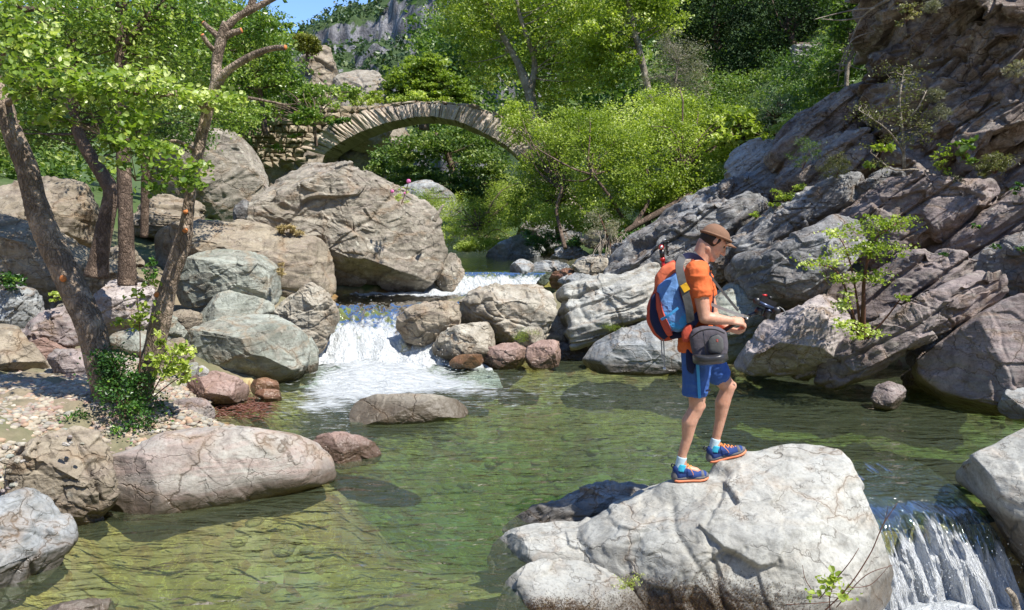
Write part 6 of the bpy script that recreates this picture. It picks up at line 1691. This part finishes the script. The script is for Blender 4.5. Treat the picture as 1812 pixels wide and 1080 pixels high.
# neck and trunk
body.append(capsule(HD(-8, -14, 0), Q(1236, 470, 0), 15 * MP, 16 * MP))
body.append(capsule(Q(1234, 478, -0.11), Q(1238, 478, 0.11), 0.072, 0.072))
for s_ in (-1, 1):
    body.append(capsule(Q(1234, 500, s_ * .08), Q(1232, 590, s_ * .07), .098, .088))
    body.append(capsule(Q(1233, 600, s_ * .08), Q(1236, 628, s_ * .09), .095, .10))
# arms: near
shN, elN, wrN = Q(1235, 487, -.185), Q(1247, 563, -.235), Q(1293, 568, -.20)
shF, elF, wrF = Q(1243, 487, .185), Q(1262, 560, .20), Q(1286, 582, .02)
for (s, e, wr) in ((shN, elN, wrN), (shF, elF, wrF)):
    body.append(capsule(s, s * .55 + e * .45, .060, .050)); body.append(capsule(s * .6 + e * .4, e, .051, .040))
    k = e * .7 + wr * .3
    body.append(capsule(e, k, .041, .043)); body.append(capsule(k, wr, .042, .026))
# legs
hipN, knN, anN = Q(1235, 628, N_), Q(1233, 719, N_), Q(1207, 806, N_)
hipF, knF, anF = Q(1243, 628, Fo), Q(1288, 684, Fo), Q(1267, 776, Fo)
for (h, k_, a_, cb) in ((hipN, knN, anN, (-5, 0)), (hipF, knF, anF, (-3, 0))):
    body.append(capsule(h, h * .4 + k_ * .6, .088, .068)); body.append(capsule(h * .4 + k_ * .6, k_, .067, .052))
    body.append(capsule(k_, k_ * .85 + a_ * .15, .053, .047))
    cf = k_ * .68 + a_ * .32 + np.array([cb[0] * MP, 0, 0])
    body.append(capsule(k_, cf, .045, .054)); body.append(capsule(cf, k_ * .35 + a_ * .65, .053, .037)); body.append(capsule(k_ * .35 + a_ * .65, a_, .037, .030))
    body.append(ellip(k_ + np.array([0.040, 0, 0.004]), np.diag([.022, .028, .032]), 2))
    body.append(capsule(a_, a_ + np.array([0.0, 0, -0.08]), .031, .034))
    body.append(capsule(a_ + np.array([0, 0, -0.09]), a_ + np.array([0.10, 0, -0.11]), .03, .025))
# hands
def hand(wr, fdir, up, lat, spread, curl, thumb_side, L=1.0):
    """wrist, finger direction, back-of-hand normal, lateral; four unequal fingers bent at two joints and a thumb"""
    fdir, up, lat = [np.array(q, float) / np.linalg.norm(q) for q in (fdir, up, lat)]
    for j in (-1.2, -0.4, 0.4, 1.2):
        body.append(capsule(wr + lat * j * 0.012, wr + fdir * 0.085 * L + lat * j * 0.019, .014, .0125, 10))
    kn = wr + fdir * 0.088 * L
    for i, (j, ln, rr) in enumerate(((-1.5, .062, .0078), (-0.5, .074, .0085), (0.5, .080, .0085), (1.5, .070, .0085))):
        a = kn + lat * j * 0.0195
        d, uu = fdir, up; seg = [ln * .45, ln * .32, ln * .28]; pt = a
        for q in range(3):
            an = curl[q] + 0.07 * i
            d, uu = d * math.cos(an) - uu * math.sin(an), uu * math.cos(an) + d * math.sin(an)
            e_ = pt + d * seg[q] * 1.15 * L
            body.append(capsule(pt, e_, rr * (1.05 - .07 * q), rr * (1 - .09 * q), 10)); pt = e_
    t0 = wr + fdir * 0.025 + lat * thumb_side * 0.026 - up * 0.008
    t1 = t0 + fdir * 0.034 + lat * thumb_side * 0.018 - up * 0.016
    t2 = t1 + fdir * 0.030 - lat * thumb_side * 0.004 - up * 0.014
    t3 = t2 + fdir * 0.022 - lat * thumb_side * 0.012 - up * 0.006
    body.append(capsule(t0, t1, .015, .0115, 10)); body.append(capsule(t1, t2, .0112, .0098, 10)); body.append(capsule(t2, t3, .0095, .008, 10))
hand_up = np.array([0.1, -0.75, 0.65]); hand_up = hand_up / np.linalg.norm(hand_up)
hand(wrN, (0.93, 0.30, -0.10), hand_up, np.cross((0.93, 0.30, -0.10), hand_up), 1, (0.5, 0.9, 0.6), -1)
hand_up = np.array([0.0, -0.5, -0.85]); hand_up = hand_up / np.linalg.norm(hand_up)
hand(wrF, (0.95, -0.25, -0.2), hand_up, np.cross((0.95, -0.25, -0.2), hand_up), 1, (0.4, 0.8, 0.5), 1)
remesh('body', body, M_skin, man, 0.0055, 5)
# face details
for l in (-7, 7):
    V, F = ellip(HD(19.2, -0.5, l), hax(3.2, 3.0, 3.2), 2); obj('eye', V, F, M_eye, man, loc=ML)
    V, F = capsule(HD(23.0, 5, l * .55), HD(20.5, 6.5, l * 1.6), 1.1 * MP, .9 * MP, 8); obj('eyebrow', V, fix_tri(F), M_hair, man, loc=ML)
remesh('hair', [ellip(HD(-6, -1, 0), hax(20, 19, 20.6), 3), ellip(HD(-11, -9, 0), hax(12, 13, 15.5), 3), capsule(HD(3, 2, -19.5), HD(2, -5, -19.5), 3 * MP, 2 * MP), capsule(HD(3, 2, 19.5), HD(2, -5, 19.5), 3 * MP, 2 * MP)], M_hair, man, 0.005, 3)
# cap: crown, band, brim
v, f = ico(5)
ax = hax(26.5, 24.5, 23.5)
V = v.copy()
V[:, 2] = np.where(V[:, 2] > 0, np.abs(V[:, 2]) ** 0.85, V[:, 2])
cut = 0.05 + 0.32 * V[:, 0]
V[:, 2] = np.maximum(V[:, 2], cut)
V[:, 2] = np.minimum(V[:, 2], 0.92 + 0.04 * V[:, 0])
W_ = HD(-0.5, 3.5, 0) + V @ ax
W_ = W_ + 0.0018 * fbm(W_ * 40, 3, 3)[:, None]
obj('cap_crown', W_, f, M_cap, man, loc=ML)
# band
a = np.linspace(0, 2 * math.pi, 49)[:-1]
ring = np.array([HD(-0.5, 3.5, 0) + np.array([math.cos(t), math.sin(t), 0.06 + 0.32 * math.cos(t) + 0.10]) @ ax * 1.015 for t in a])
V, F = tube(np.vstack([ring, ring[:1]]), [0.008] * 49, 8); obj('cap_band', V, fix_tri(F), M_cap, man, loc=ML)
# brim
nu, nv_ = 17, 9
top = []
for i in range(nu):
    t = -1 + 2 * i / (nu - 1)
    for j in range(nv_):
        r = j / (nv_ - 1)
        a_ = 20 * math.cos(t * 1.15) + r * 22 * (1 - 0.5 * t * t) ; b_ = 11.5 + 4.5 * r * (1 - t * t) - 3.2 * t * t * (1 + 0.6 * r) - 2.5 * r; l_ = 22.5 * math.sin(t * 1.15) * (1 - 0.12 * r)
        top.append(HD(a_, b_, l_))
top = np.array(top); up_ = (HD(0, 1, 0) - HD(0, 0, 0)) / MP
V = np.vstack([top + up_ * 0.002, top - up_ * 0.002]); g_ = grid_faces(nu, nv_); nn = nu * nv_
F = np.vstack([g_, g_[:, ::-1] + nn])
edge = [i * nv_ + nv_ - 1 for i in range(nu)]
F = np.vstack([F, [[edge[i + 1], edge[i], edge[i] + nn, edge[i + 1] + nn] for i in range(nu - 1)]])
obj('cap_brim', V, F, M_cap, man, loc=ML)
# T-shirt
sh = []
sh.append(capsule(Q(1234, 481, -0.13), Q(1238, 481, 0.13), 0.080, 0.080))
for s_ in (-1, 1):
    sh.append(capsule(Q(1234, 500, s_ * .085), Q(1232, 588, s_ * .075), .112, .104))
    sh.append(capsule(Q(1232, 570, s_ * .075), Q(1230, 622, s_ * .08), .108, .118, 16, True))
for (s, e) in ((shN, elN), (shF, elF)):
    sh.append(capsule(s, s * .48 + e * .52, .066, .064, 16, True)); sh.append(capsule(s, s + (e - s) * .1, .066, .066))
sh.append(capsule(Q(1236, 466, 0), Q(1236, 480, 0), .068, .09, 16, True))
wr_ = lambda co: 0.008 * fbm(co * np.array([9, 9, 14]), 3, 8, ridge=True) + 0.004 * fbm(co * 22, 2, 4)
remesh('tshirt', sh, M_shirt, man, 0.0065, 4, wrinkle=wr_)
# shorts
st = []
for s_ in (-1, 1): st.append(capsule(Q(1233, 600, s_ * .075), Q(1236, 632, s_ * .085), .108, .115))
st.append(capsule(Q(1236, 622, N_), Q(1229, 700, N_), .108, .080, 20, True))
st.append(capsule(Q(1243, 622, Fo), Q(1276, 668, Fo), .112, .080, 20, True)); st.append(capsule(Q(1243, 630, Fo), Q(1270, 660, Fo), .105, .085))
remesh('shorts', st, M_short, man, 0.0065, 4, wrinkle=wr_)
def puff(outline, off, tf, tb, parent, name, mat, sub=5, amp=0.0, pw=3.0):
    Wv, f, cen = rock_shape(outline, D0 + off, tf=tf, tb=tb, sub=sub, seed=1, nfac=0, pw=pw, amp=amp, cr=0, )
    return obj(name, Wv, f, mat, parent, loc=np.array(parent.location))
def strip(pts, w_, th, parent, name, mat, n=24, flatdir=(0, 1, 0)):
    """flat webbing: ribbon with thickness along pts [(px,py,off)]"""
    c = catmull([Q(*q) for q in pts], n)
    t = np.gradient(c, axis=0); t /= np.linalg.norm(t, axis=1, keepdims=True)
    fd = np.array(flatdir, float); s = np.cross(t, fd); s /= np.linalg.norm(s, axis=1, keepdims=True) + 1e-9
    nrm = np.cross(s, t)
    V = np.stack([c - s * w_ - nrm * th, c + s * w_ - nrm * th, c + s * w_ + nrm * th, c - s * w_ + nrm * th], 1).reshape(-1, 3)
    F = []
    for i in range(n - 1):
        for j in range(4): F.append([i * 4 + j, i * 4 + (j + 1) % 4, (i + 1) * 4 + (j + 1) % 4, (i + 1) * 4 + j])
    F += [[3, 2, 1, 0], [(n - 1) * 4 + q for q in range(4)]]
    return obj(name, V, F, mat, parent, loc=np.array(parent.location), smooth=False)
strip([(1234, 640, -.222), (1236, 670, -.207), (1238, 705, -.19)], .010, .003, man, 'shorts_stripe', M_cyan)
puff([(1214, 640), (1214, 615), (1226, 612), (1232, 640), (1226, 662), (1216, 655)], -0.17, 0.45, 0.3, man, 'shorts_panel', M_navy)
strip([(1249, 692, -.183), (1257, 690, -.175)], .006, .002, man, 'shorts_label', M_navy, 4)
# shoes and socks
def shoe(heel, toe, off, an):
    h = Q(heel[0], heel[1], off); t = Q(toe[0], toe[1], off)
    f = t - h; L = np.linalg.norm(f); f /= L
    s = np.array([0, 1.0, 0]); s -= f * (s @ f); s /= np.linalg.norm(s); u = np.cross(f, s); u = u if u[2] > 0 else -u
    T = lambda x, y, z: h + f * x * L + s * y + u * z
    sec = [(0.02, .026), (0.10, .034), (0.3, .034), (0.5, .036), (0.7, .047), (0.85, .043), (0.95, .028), (1.0, .010)]
    up = [capsule(T(.15, 0, .045), T(.12, 0, .085), .036, .036), capsule(T(.13, 0, .04), T(.45, 0, .055), .034, .036), capsule(T(.3, 0, .075), T(.6, 0, .05), .033, .030, squash=(s, 1.15)),
          capsule(T(.5, 0, .042), T(.84, 0, .036), .034, .030, squash=(s, 1.3))]
    remesh('shoe_upper', up, M_shoe, man, 0.005, 3)
    def slab(name, z0, z1, grow, mat, x0=0.0, x1=1.0):
        xs = np.linspace(0, 1, 22); w_ = np.interp(xs, [a for a, b in sec], [b for a, b in sec]) + grow
        V = []
        for x_, ww in zip(xs, w_):
            bow = 0.010 * max(0, (x_ - .7) / .3) ** 2 + 0.004 * max(0, (.12 - x_) / .12)
            X_ = x_ * (1 + 2 * grow / L) - grow / L
            for (yy, zz) in ((-ww, z0 + bow), (ww, z0 + bow), (ww * 1.03, (z0 + z1) / 2 + bow), (ww * .97, z1 + bow), (-ww * .97, z1 + bow), (-ww * 1.03, (z0 + z1) / 2 + bow)): V.append(T(X_, yy, zz))
        F = []
        for i in range(21):
            for j in range(6): F.append([i * 6 + j, (i + 1) * 6 + j, (i + 1) * 6 + (j + 1) % 6, i * 6 + (j + 1) % 6])
        F += [[0, 1, 2, 3, 4, 5], [21 * 6 + q for q in (5, 4, 3, 2, 1, 0)]]
        obj(name, V, F, mat, man, loc=ML)
    slab('sole', 0.0, 0.015, 0.000, M_sole); slab('shoe_rand', 0.015, 0.034, -0.002, M_rand)
    remesh('toe_cap', [capsule(T(.80, 0, .036), T(.90, 0, .030), .033, .026, squash=(s, 1.3))], M_rand, man, 0.005, 2)
    remesh('heel_cup', [capsule(T(.04, 0, .035), T(.06, 0, .055), .032, .030)], M_rand, man, 0.005, 2)
    for k in range(5):
        x_ = .38 + .085 * k; z_ = .112 - .012 * k
        for sg in (-1, 1):
            V, F = tube([T(x_, -.022 * sg, z_ - .010), T(x_ + .04, 0, z_ + .004), T(x_ + .08, .022 * sg, z_ - .022)], [.0028] * 3, 6, 8); obj('lace', V, fix_tri(F), M_lace, man, loc=ML)
    V, F = tube([T(.38, -.01, .112), T(.42, -.045, .105), T(.5, -.05, .07), T(.52, -.045, .05)], [.0026] * 4, 6, 12); obj('lace', V, fix_tri(F), M_lace, man, loc=ML)
    V, F = tube([T(.02, 0, .085), T(-.06, 0, .112), T(-.02, 0, .125), T(.07, 0, .108)], [.005] * 4, 6, 12); obj('pull_loop', V, fix_tri(F), M_blk, man, loc=ML)
    a0 = T(.16, 0, .075)
    remesh('sock', [capsule(a0, an + np.array([0, 0, 0.005]), .037, .034, 16, True)], M_sock, man, 0.005, 2)
    remesh('sock_cuff_patch', [capsule(a0 + np.array([.004, -.006, .0]), a0 * .45 + an * .55 + np.array([.006, -.006, 0]), .036, .033, 16, True)], M_sockb, man, 0.005, 2)
shoe((1193, 852), (1254, 848), N_, Q(1207, 809, N_))
shoe((1256, 819), (1321, 801), Fo, Q(1267, 777, Fo))

# ------------------------------------------------------------------ backpack, tripod, bag, camera
pack = empty('backpack', Q(1185, 600, 0), 'blue and red hiking backpack with grey shoulder straps worn by the hiker', 'backpack')
puff([(1160, 492), (1172, 474), (1190, 464), (1206, 466), (1212, 490), (1218, 540), (1224, 575), (1212, 592), (1174, 602), (1158, 590), (1146, 568), (1148, 538), (1160, 512)], 0.02, .62, .75, pack, 'pack_body', M_pred, 6, 0.02, 4)
puff([(1159, 512), (1161, 488), (1172, 472), (1192, 464), (1199, 478), (1192, 494), (1172, 508)], -0.02, .95, 1.6, pack, 'top_lid', M_porg, 5, 0.03, 4)
puff([(1163, 512), (1178, 498), (1197, 484), (1200, 500), (1203, 524), (1214, 552), (1226, 562), (1222, 577), (1200, 585), (1186, 582), (1170, 556)], -0.10, .42, .3, pack, 'side_pocket', M_pblue, 6, 0.05, 5)
puff([(1166, 551), (1190, 548), (1212, 552), (1226, 563), (1221, 578), (1200, 584), (1184, 580)], -0.135, .42, .3, pack, 'mesh_pocket', M_cyan, 5, 0.06, 5)
puff([(1152, 530), (1160, 520), (1163, 540), (1172, 570), (1184, 592), (1174, 600), (1160, 588), (1150, 566)], -0.09, .8, .8, pack, 'rear_panel', M_navy, 5, 0.04, 5)
puff([(1161, 520), (1166, 520), (1172, 548), (1186, 580), (1190, 592), (1180, 594), (1168, 570), (1161, 545)], -0.12, .9, .8, pack, 'red_stripe', M_pred, 5, 0.03, 5)
puff([(1184, 585), (1204, 582), (1228, 574), (1226, 588), (1206, 598), (1186, 600)], -0.08, .9, 1.2, pack, 'bottom_panel', M_navy, 5, 0.03, 5)
strip([(1170, 566, -.25), (1184, 558, -.27), (1200, 545, -.27)], .008, .002, pack, 'compression_strap', M_cyan)
strip([(1196, 464, -.18), (1206, 456, -.18), (1202, 470, -.24), (1206, 495, -.265), (1213, 520, -.262), (1219, 545, -.25), (1222, 570, -.22)], .026, .006, pack, 'shoulder_strap', M_grey, 40)
strip([(1209, 503, -.272), (1216, 515, -.272)], .022, .004, pack, 'strap_patch', M_yel, 5)
strip([(1204, 458, -.15), (1220, 452, -.13), (1238, 460, -.12), (1252, 482, -.13), (1257, 515, -.13), (1256, 560, -.14), (1238, 585, -.18)], .020, .005, pack, 'shoulder_strap', M_navy, 40, (0.3, 1, 0))
strip([(1204, 458, .15), (1220, 452, .13), (1240, 460, .12), (1254, 482, .13), (1258, 515, .13), (1256, 560, .14)], .020, .005, pack, 'shoulder_strap', M_navy, 40, (0.3, 1, 0))
strip([(1212, 586, -.16), (1226, 572, -.22), (1238, 556, -.20), (1254, 560, -.10)], .024, .006, pack, 'hip_belt', M_navy, 24)
puff([(1206, 590), (1212, 578), (1224, 570), (1228, 590), (1218, 606), (1208, 604)], -.20, .6, .6, pack, 'hip_fin', M_pred, 5, .02)
for a, b in ((1170, 640), (1174, 652)):
    strip([(a, 600, -.10), (a + 1, 620, -.11), (a + 2, b, -.11)], .004, .0015, pack, 'dangling_strap', M_lgrey)
V, F = boxp(Q(1176, 653, -.11), (.010, 0, .002), (0, .004, 0), (-.002, 0, .008)); obj('buckle', V, F, plain('buckle_white', (.7, .72, .75), .4), pack, loc=np.array(pack.location))
tri = empty('tripod', Q(1173, 475, -.02), 'small red and black tripod head sticking up out of the backpack', 'tripod')
TLc = np.array(tri.location)
def tp(name, a, b, ra, rb, mat, flat=True):
    V, F = capsule(a, b, ra, rb, 18, flat); obj(name, V, fix_tri(F), mat, tri, loc=TLc)
tp('column', Q(1174, 480, -.02), Q(1173, 460, -.02), .011, .011, M_rmet); tp('collar', Q(1173, 462, -.02), Q(1172, 456, -.02), .018, .018, M_rmet)
tp('head_housing', Q(1172, 456, -.02), Q(1171, 442, -.02), .016, .019, M_blk); tp('knob', Q(1170, 438, -.02), Q(1170, 438, -.06), .019, .016, M_rmet); tp('knob_face', Q(1170, 438, -.062), Q(1170, 438, -.068), .010, .008, M_silver)
tp('ball', Q(1171, 436, -.02), Q(1173, 430, -.02), .014, .012, M_blk, False)
V, F = boxp(Q(1179, 440, -.02), (.006, 0, .002), (0, .025, 0), (-.008, 0, .045)); obj('clamp_plate', V, F, M_blk, tri, loc=TLc, smooth=False)
for b in (428, 436, 444, 451):
    tp('clamp_knob', Q(1180, b, -.045), Q(1184, b + 1, -.045), .007, .006, M_blk)
tp('lever', Q(1172, 428, -.02), Q(1178, 424, -.04), .004, .004, M_silver)

bag = empty('camera_bag', Q(1254, 643, -.24), 'dark grey camera bag with a round front pocket hanging at the hiker hip', 'camera bag')
puff([(1221, 596), (1227, 584), (1242, 578), (1270, 580), (1284, 588), (1287, 612), (1284, 636), (1255, 642), (1232, 640), (1225, 618)], -.25, .55, .5, bag, 'bag_body', M_bag, 6, 0.01, 4)
puff([(1253, 605), (1258, 595), (1270, 592), (1279, 600), (1280, 618), (1274, 627), (1255, 624)], -.345, .35, .3, bag, 'front_pocket', M_grey, 5, 0, 3)
puff([(1226, 627), (1255, 629), (1285, 625), (1288, 636), (1280, 643), (1240, 647), (1228, 643)], -.27, 2.6, .9, bag, 'bag_base', M_bagl, 5, 0, 3)
strip([(1223, 597, -.33), (1240, 586, -.36), (1262, 583, -.36), (1282, 590, -.34)], .004, .003, bag, 'lid_zip', M_blk)
strip([(1244, 586, -.34), (1247, 610, -.365), (1250, 634, -.355)], .003, .003, bag, 'seam', M_blk)
V, F = boxp(Q(1269, 603, -.412), (.006, 0, 0), (0, .003, 0), (0, 0, .008)); obj('badge', V, F, plain('badge_red', (.5, .03, .03), .4), bag, loc=np.array(bag.location), smooth=False)
V, F = boxp(Q(1269, 603, -.416), (.0025, 0, 0), (0, .002, 0), (0, 0, .004)); obj('badge_centre', V, F, M_silver, bag, loc=np.array(bag.location), smooth=False)

cl = empty('clip_camera', Q(1254, 476, -.13), 'small round black camera clipped to the shoulder strap at the hiker chest', 'camera')
CLc = np.array(cl.location)
V, F = capsule(Q(1249, 472, -.13), Q(1257, 474, -.13), .026, .028, 24, True); obj('camera_body', V, fix_tri(F), M_blk, cl, loc=CLc)
V, F = capsule(Q(1257, 474, -.13), Q(1261, 475, -.13), .020, .018, 24, True); obj('lens', V, fix_tri(F), M_lens, cl, loc=CLc)

gim = empty('gimbal_camera', Q(1330, 560, -.10), 'black camera on a handheld gimbal with grey neck strap, held out by the hiker', 'camera')
GL = np.array(gim.location)
def gp(name, a, b, ra, rb, mat, flat=True, n=20):
    V, F = capsule(a, b, ra, rb, n, flat); return obj(name, V, fix_tri(F), mat, gim, loc=GL)
def gb(name, px, py, off, hx, hz, hy, rot, mat):
    ca, sa = math.cos(rot), math.sin(rot)
    V, F = boxp(Q(px, py, off), (hx * ca, 0, -hx * sa), (0, hy, 0), (hz * sa, 0, hz * ca)); return obj(name, V, F, mat, gim, loc=GL, smooth=False)
gp('grip', Q(1281, 585, -.06), Q(1318, 563, -.12), .015, .014, M_blk); gp('grip_neck', Q(1318, 563, -.12), Q(1340, 553, -.12), .012, .016, M_blk)
gb('clamp', 1319, 560, -.13, .020, .010, .018, .3, M_silver); gp('clamp_screw', Q(1322, 564, -.15), Q(1322, 564, -.17), .008, .008, M_silver)
gp('pan_motor', Q(1340, 556, -.12), Q(1345, 545, -.12), .026, .026, M_blk)
gp('gimbal_arm', Q(1340, 534, -.15), Q(1374, 549, -.15), .012, .012, M_dbl)
gp('tilt_motor', Q(1374, 550, -.18), Q(1374, 550, -.11), .026, .026, M_blk); gp('roll_motor', Q(1339, 533, -.18), Q(1339, 533, -.11), .022, .022, M_blk)
gb('camera_body', 1356, 537, -.11, .055, .032, .03, .40, M_blk); gb('viewfinder', 1350, 527, -.11, .022, .012, .02, .4, M_blk)
gp('lens', Q(1362, 545, -.13), Q(1355, 562, -.13), .028, .026, M_blk); gp('lens_glass', Q(1355, 562, -.13), Q(1354.6, 563, -.13), .020, .020, M_lens); gp('lens_ring', Q(1360.6, 548, -.13), Q(1359.6, 550.5, -.13), .030, .030, M_dbl)
gp('record_knob', Q(1349, 523, -.12), Q(1357, 523, -.12), .008, .008, M_rmet); gp('dial', Q(1362, 529, -.12), Q(1364, 525, -.12), .012, .012, M_blk)
gb('side_handle', 1366, 560, -.10, .018, .022, .02, .2, M_blk)
V, F = tube([Q(1378, 543, -.12), Q(1386, 548, -.12), Q(1389, 556, -.12), Q(1380, 560, -.12)], [.003] * 4, 6, 16); obj('cable', V, fix_tri(F), M_lgrey, gim, loc=GL)
strip([(1228, 446, -.04), (1237, 456, -.10), (1247, 470, -.15), (1256, 487, -.16), (1280, 518, -.15), (1306, 550, -.14)], .008, .002, gim, 'neck_strap', M_grey, 40)
strip([(1257, 538, -.15), (1285, 549, -.19), (1316, 560, -.15)], .010, .002, gim, 'strap_tail', M_lgrey, 24)
# rocks that fill the gaps between the traced ones
FILL = [
 # mat, label, px, py, rx, ry, d, seed
 (M_slab, 'brown rock in shade between the trunks and the flat slab', 205, 470, 40, 34, 12.6, 201),
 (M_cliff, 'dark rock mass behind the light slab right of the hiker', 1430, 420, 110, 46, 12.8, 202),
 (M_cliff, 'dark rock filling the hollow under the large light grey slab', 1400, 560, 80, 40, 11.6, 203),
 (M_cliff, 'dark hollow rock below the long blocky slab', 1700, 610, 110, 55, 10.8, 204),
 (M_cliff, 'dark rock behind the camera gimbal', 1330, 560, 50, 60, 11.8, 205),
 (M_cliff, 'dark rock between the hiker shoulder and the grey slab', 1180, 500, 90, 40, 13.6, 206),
 (M_mid, 'brown rock in the gap between the cream block and light slab', 975, 600, 36, 34, 13.0, 207),
 (M_slate, 'dark broken rock in the gap above the sapling', 1560, 360, 60, 50, 12.2, 208),
 (M_slab, 'brown rock under the giant boulder beside the rapid', 640, 500, 60, 24, 17.0, 209),
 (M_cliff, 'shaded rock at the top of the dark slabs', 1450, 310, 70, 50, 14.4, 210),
 (M_mauve, 'dark mauve rock behind the huge mauve boulder', 1820, 560, 60, 60, 10.4, 211),
 (M_slab, 'brown rock behind the stacked stones on the left bank', 120, 590, 90, 40, 10.4, 212),
 (M_green, 'grey rock behind the two forked trunks', 290, 590, 40, 40, 10.8, 213),
 (M_slate, 'dark wet boulder left of the light smooth rock foot', 1010, 625, 36, 18, 12.6, 214),
 (M_blue, 'pale low rock at the back of the cream block', 1020, 500, 40, 16, 14.6, 215),
 (M_mid, 'light low rock at the right of the round pale pair', 1060, 505, 50, 14, 15.2, 216),
 (M_slate, 'dark slab face right behind the chin of the hiker', 1285, 455, 48, 34, 12.9, 217),
 (M_slate, 'grey slab corner between the slabs above the hiker cap', 1300, 405, 60, 30, 13.6, 218),
 (M_purple, 'purple rock in the gap right of the sapling', 1600, 500, 60, 40, 11.4, 219),
 (M_purple, 'brown rock at the water between the long slab and the mauve boulder', 1640, 655, 50, 24, 10.2, 220),
 (M_pinkw, 'pale rock foot in the water below the sapling', 1440, 640, 50, 24, 10.3, 221),
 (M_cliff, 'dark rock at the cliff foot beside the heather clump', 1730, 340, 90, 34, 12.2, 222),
 (M_blue, 'low grey rock on the bank right of the upper pool', 985, 478, 34, 14, 17.0, 223),
 (M_mid, 'brown low rock below the dry roots', 1050, 478, 44, 16, 15.8, 224),
 (M_slate, 'dark rock under the twisted trunk', 1120, 450, 50, 26, 15.6, 225),
 (M_blue, 'grey stone at the far bank under the dry shrub', 1010, 448, 30, 14, 18.5, 226),
 (M_slab, 'brown bank rock behind the pale shrub', 1090, 425, 50, 20, 18.0, 227),
]
for mt, lab, px, py, rx, ry, d, sdv in FILL:
    a = np.linspace(0, 2 * math.pi, 13)[:-1]; r_ = np.random.default_rng(sdv)
    k = 1 + 0.18 * r_.normal(size=12)
    tilt = -0.45 if px > 1150 else 0.0
    ol = []
    for i in range(12):
        X_, Y_ = rx * math.cos(a[i]) * k[i], ry * math.sin(a[i]) * k[i]
        ol.append((px + X_ * math.cos(tilt) - Y_ * math.sin(tilt), py + X_ * math.sin(tilt) + Y_ * math.cos(tilt)))
    rock('boulder', lab, mt, ol, d, sub=6, seed=sdv, nfac=12, pw=2.8, amp=0.06, cr=0.8, tf=0.6, tb=0.8)

wood_mass('undergrowth', 'mixed green undergrowth on the slope between the evergreens and the right bank rocks', L_mid,
          [(1400, 175, 21, 70, 40, 1.5), (1480, 170, 19, 50, 60, 1), (1340, 225, 20, 60, 30, 1), (1440, 120, 23, 70, 40, 1.5), (1300, 270, 19.5, 50, 24, 1), (1250, 330, 18.5, 60, 22, .8), (1520, 60, 20, 60, 60, 1.2), (1350, 300, 18, 40, 14, .6), (1250, 180, 26, 90, 50, 2)], 26000, 0.085, 701)
wood_mass('undergrowth', 'bright low undergrowth along the foot of the glowing bush', L_bright,
          [(1060, 370, 18.5, 60, 24, .8), (1180, 370, 18, 60, 20, .7), (1260, 345, 17.6, 50, 16, .6), (980, 380, 20, 50, 24, .8), (920, 390, 22, 40, 20, .8), (1100, 395, 18, 40, 14, .5)], 12000, 0.06, 702)

wood_mass('undergrowth', 'low scrub covering the slope above the white-faced block', L_mid,
          [(1290, 200, 25, 60, 26, 1.2), (1350, 150, 26, 60, 26, 1.2), (1400, 110, 27, 60, 26, 1.2), (1240, 240, 23, 60, 20, 1), (1440, 215, 17, 30, 20, .5), (1500, 230, 15.5, 24, 26, .4)], 12000, 0.085, 703)

wood_mass('undergrowth', 'leafy climbers hanging over the rubble wall of the bridge', L_alder,
          [(430, 215, 28.5, 50, 22, .6), (400, 250, 28, 40, 26, .6), (480, 205, 28.5, 40, 14, .5), (560, 212, 28.6, 36, 12, .4), (520, 235, 29, 16, 10, .3), (500, 262, 28.8, 24, 8, .3)], 3200, 0.10, 704)
wood_mass('undergrowth', 'bank plants between the upper pool and the glowing bush', L_ivy,
          [(960, 420, 20, 40, 12, .5), (1020, 430, 18.5, 30, 10, .4), (1130, 420, 17, 50, 14, .5), (1080, 445, 17, 30, 8, .3)], 3600, 0.06, 705)
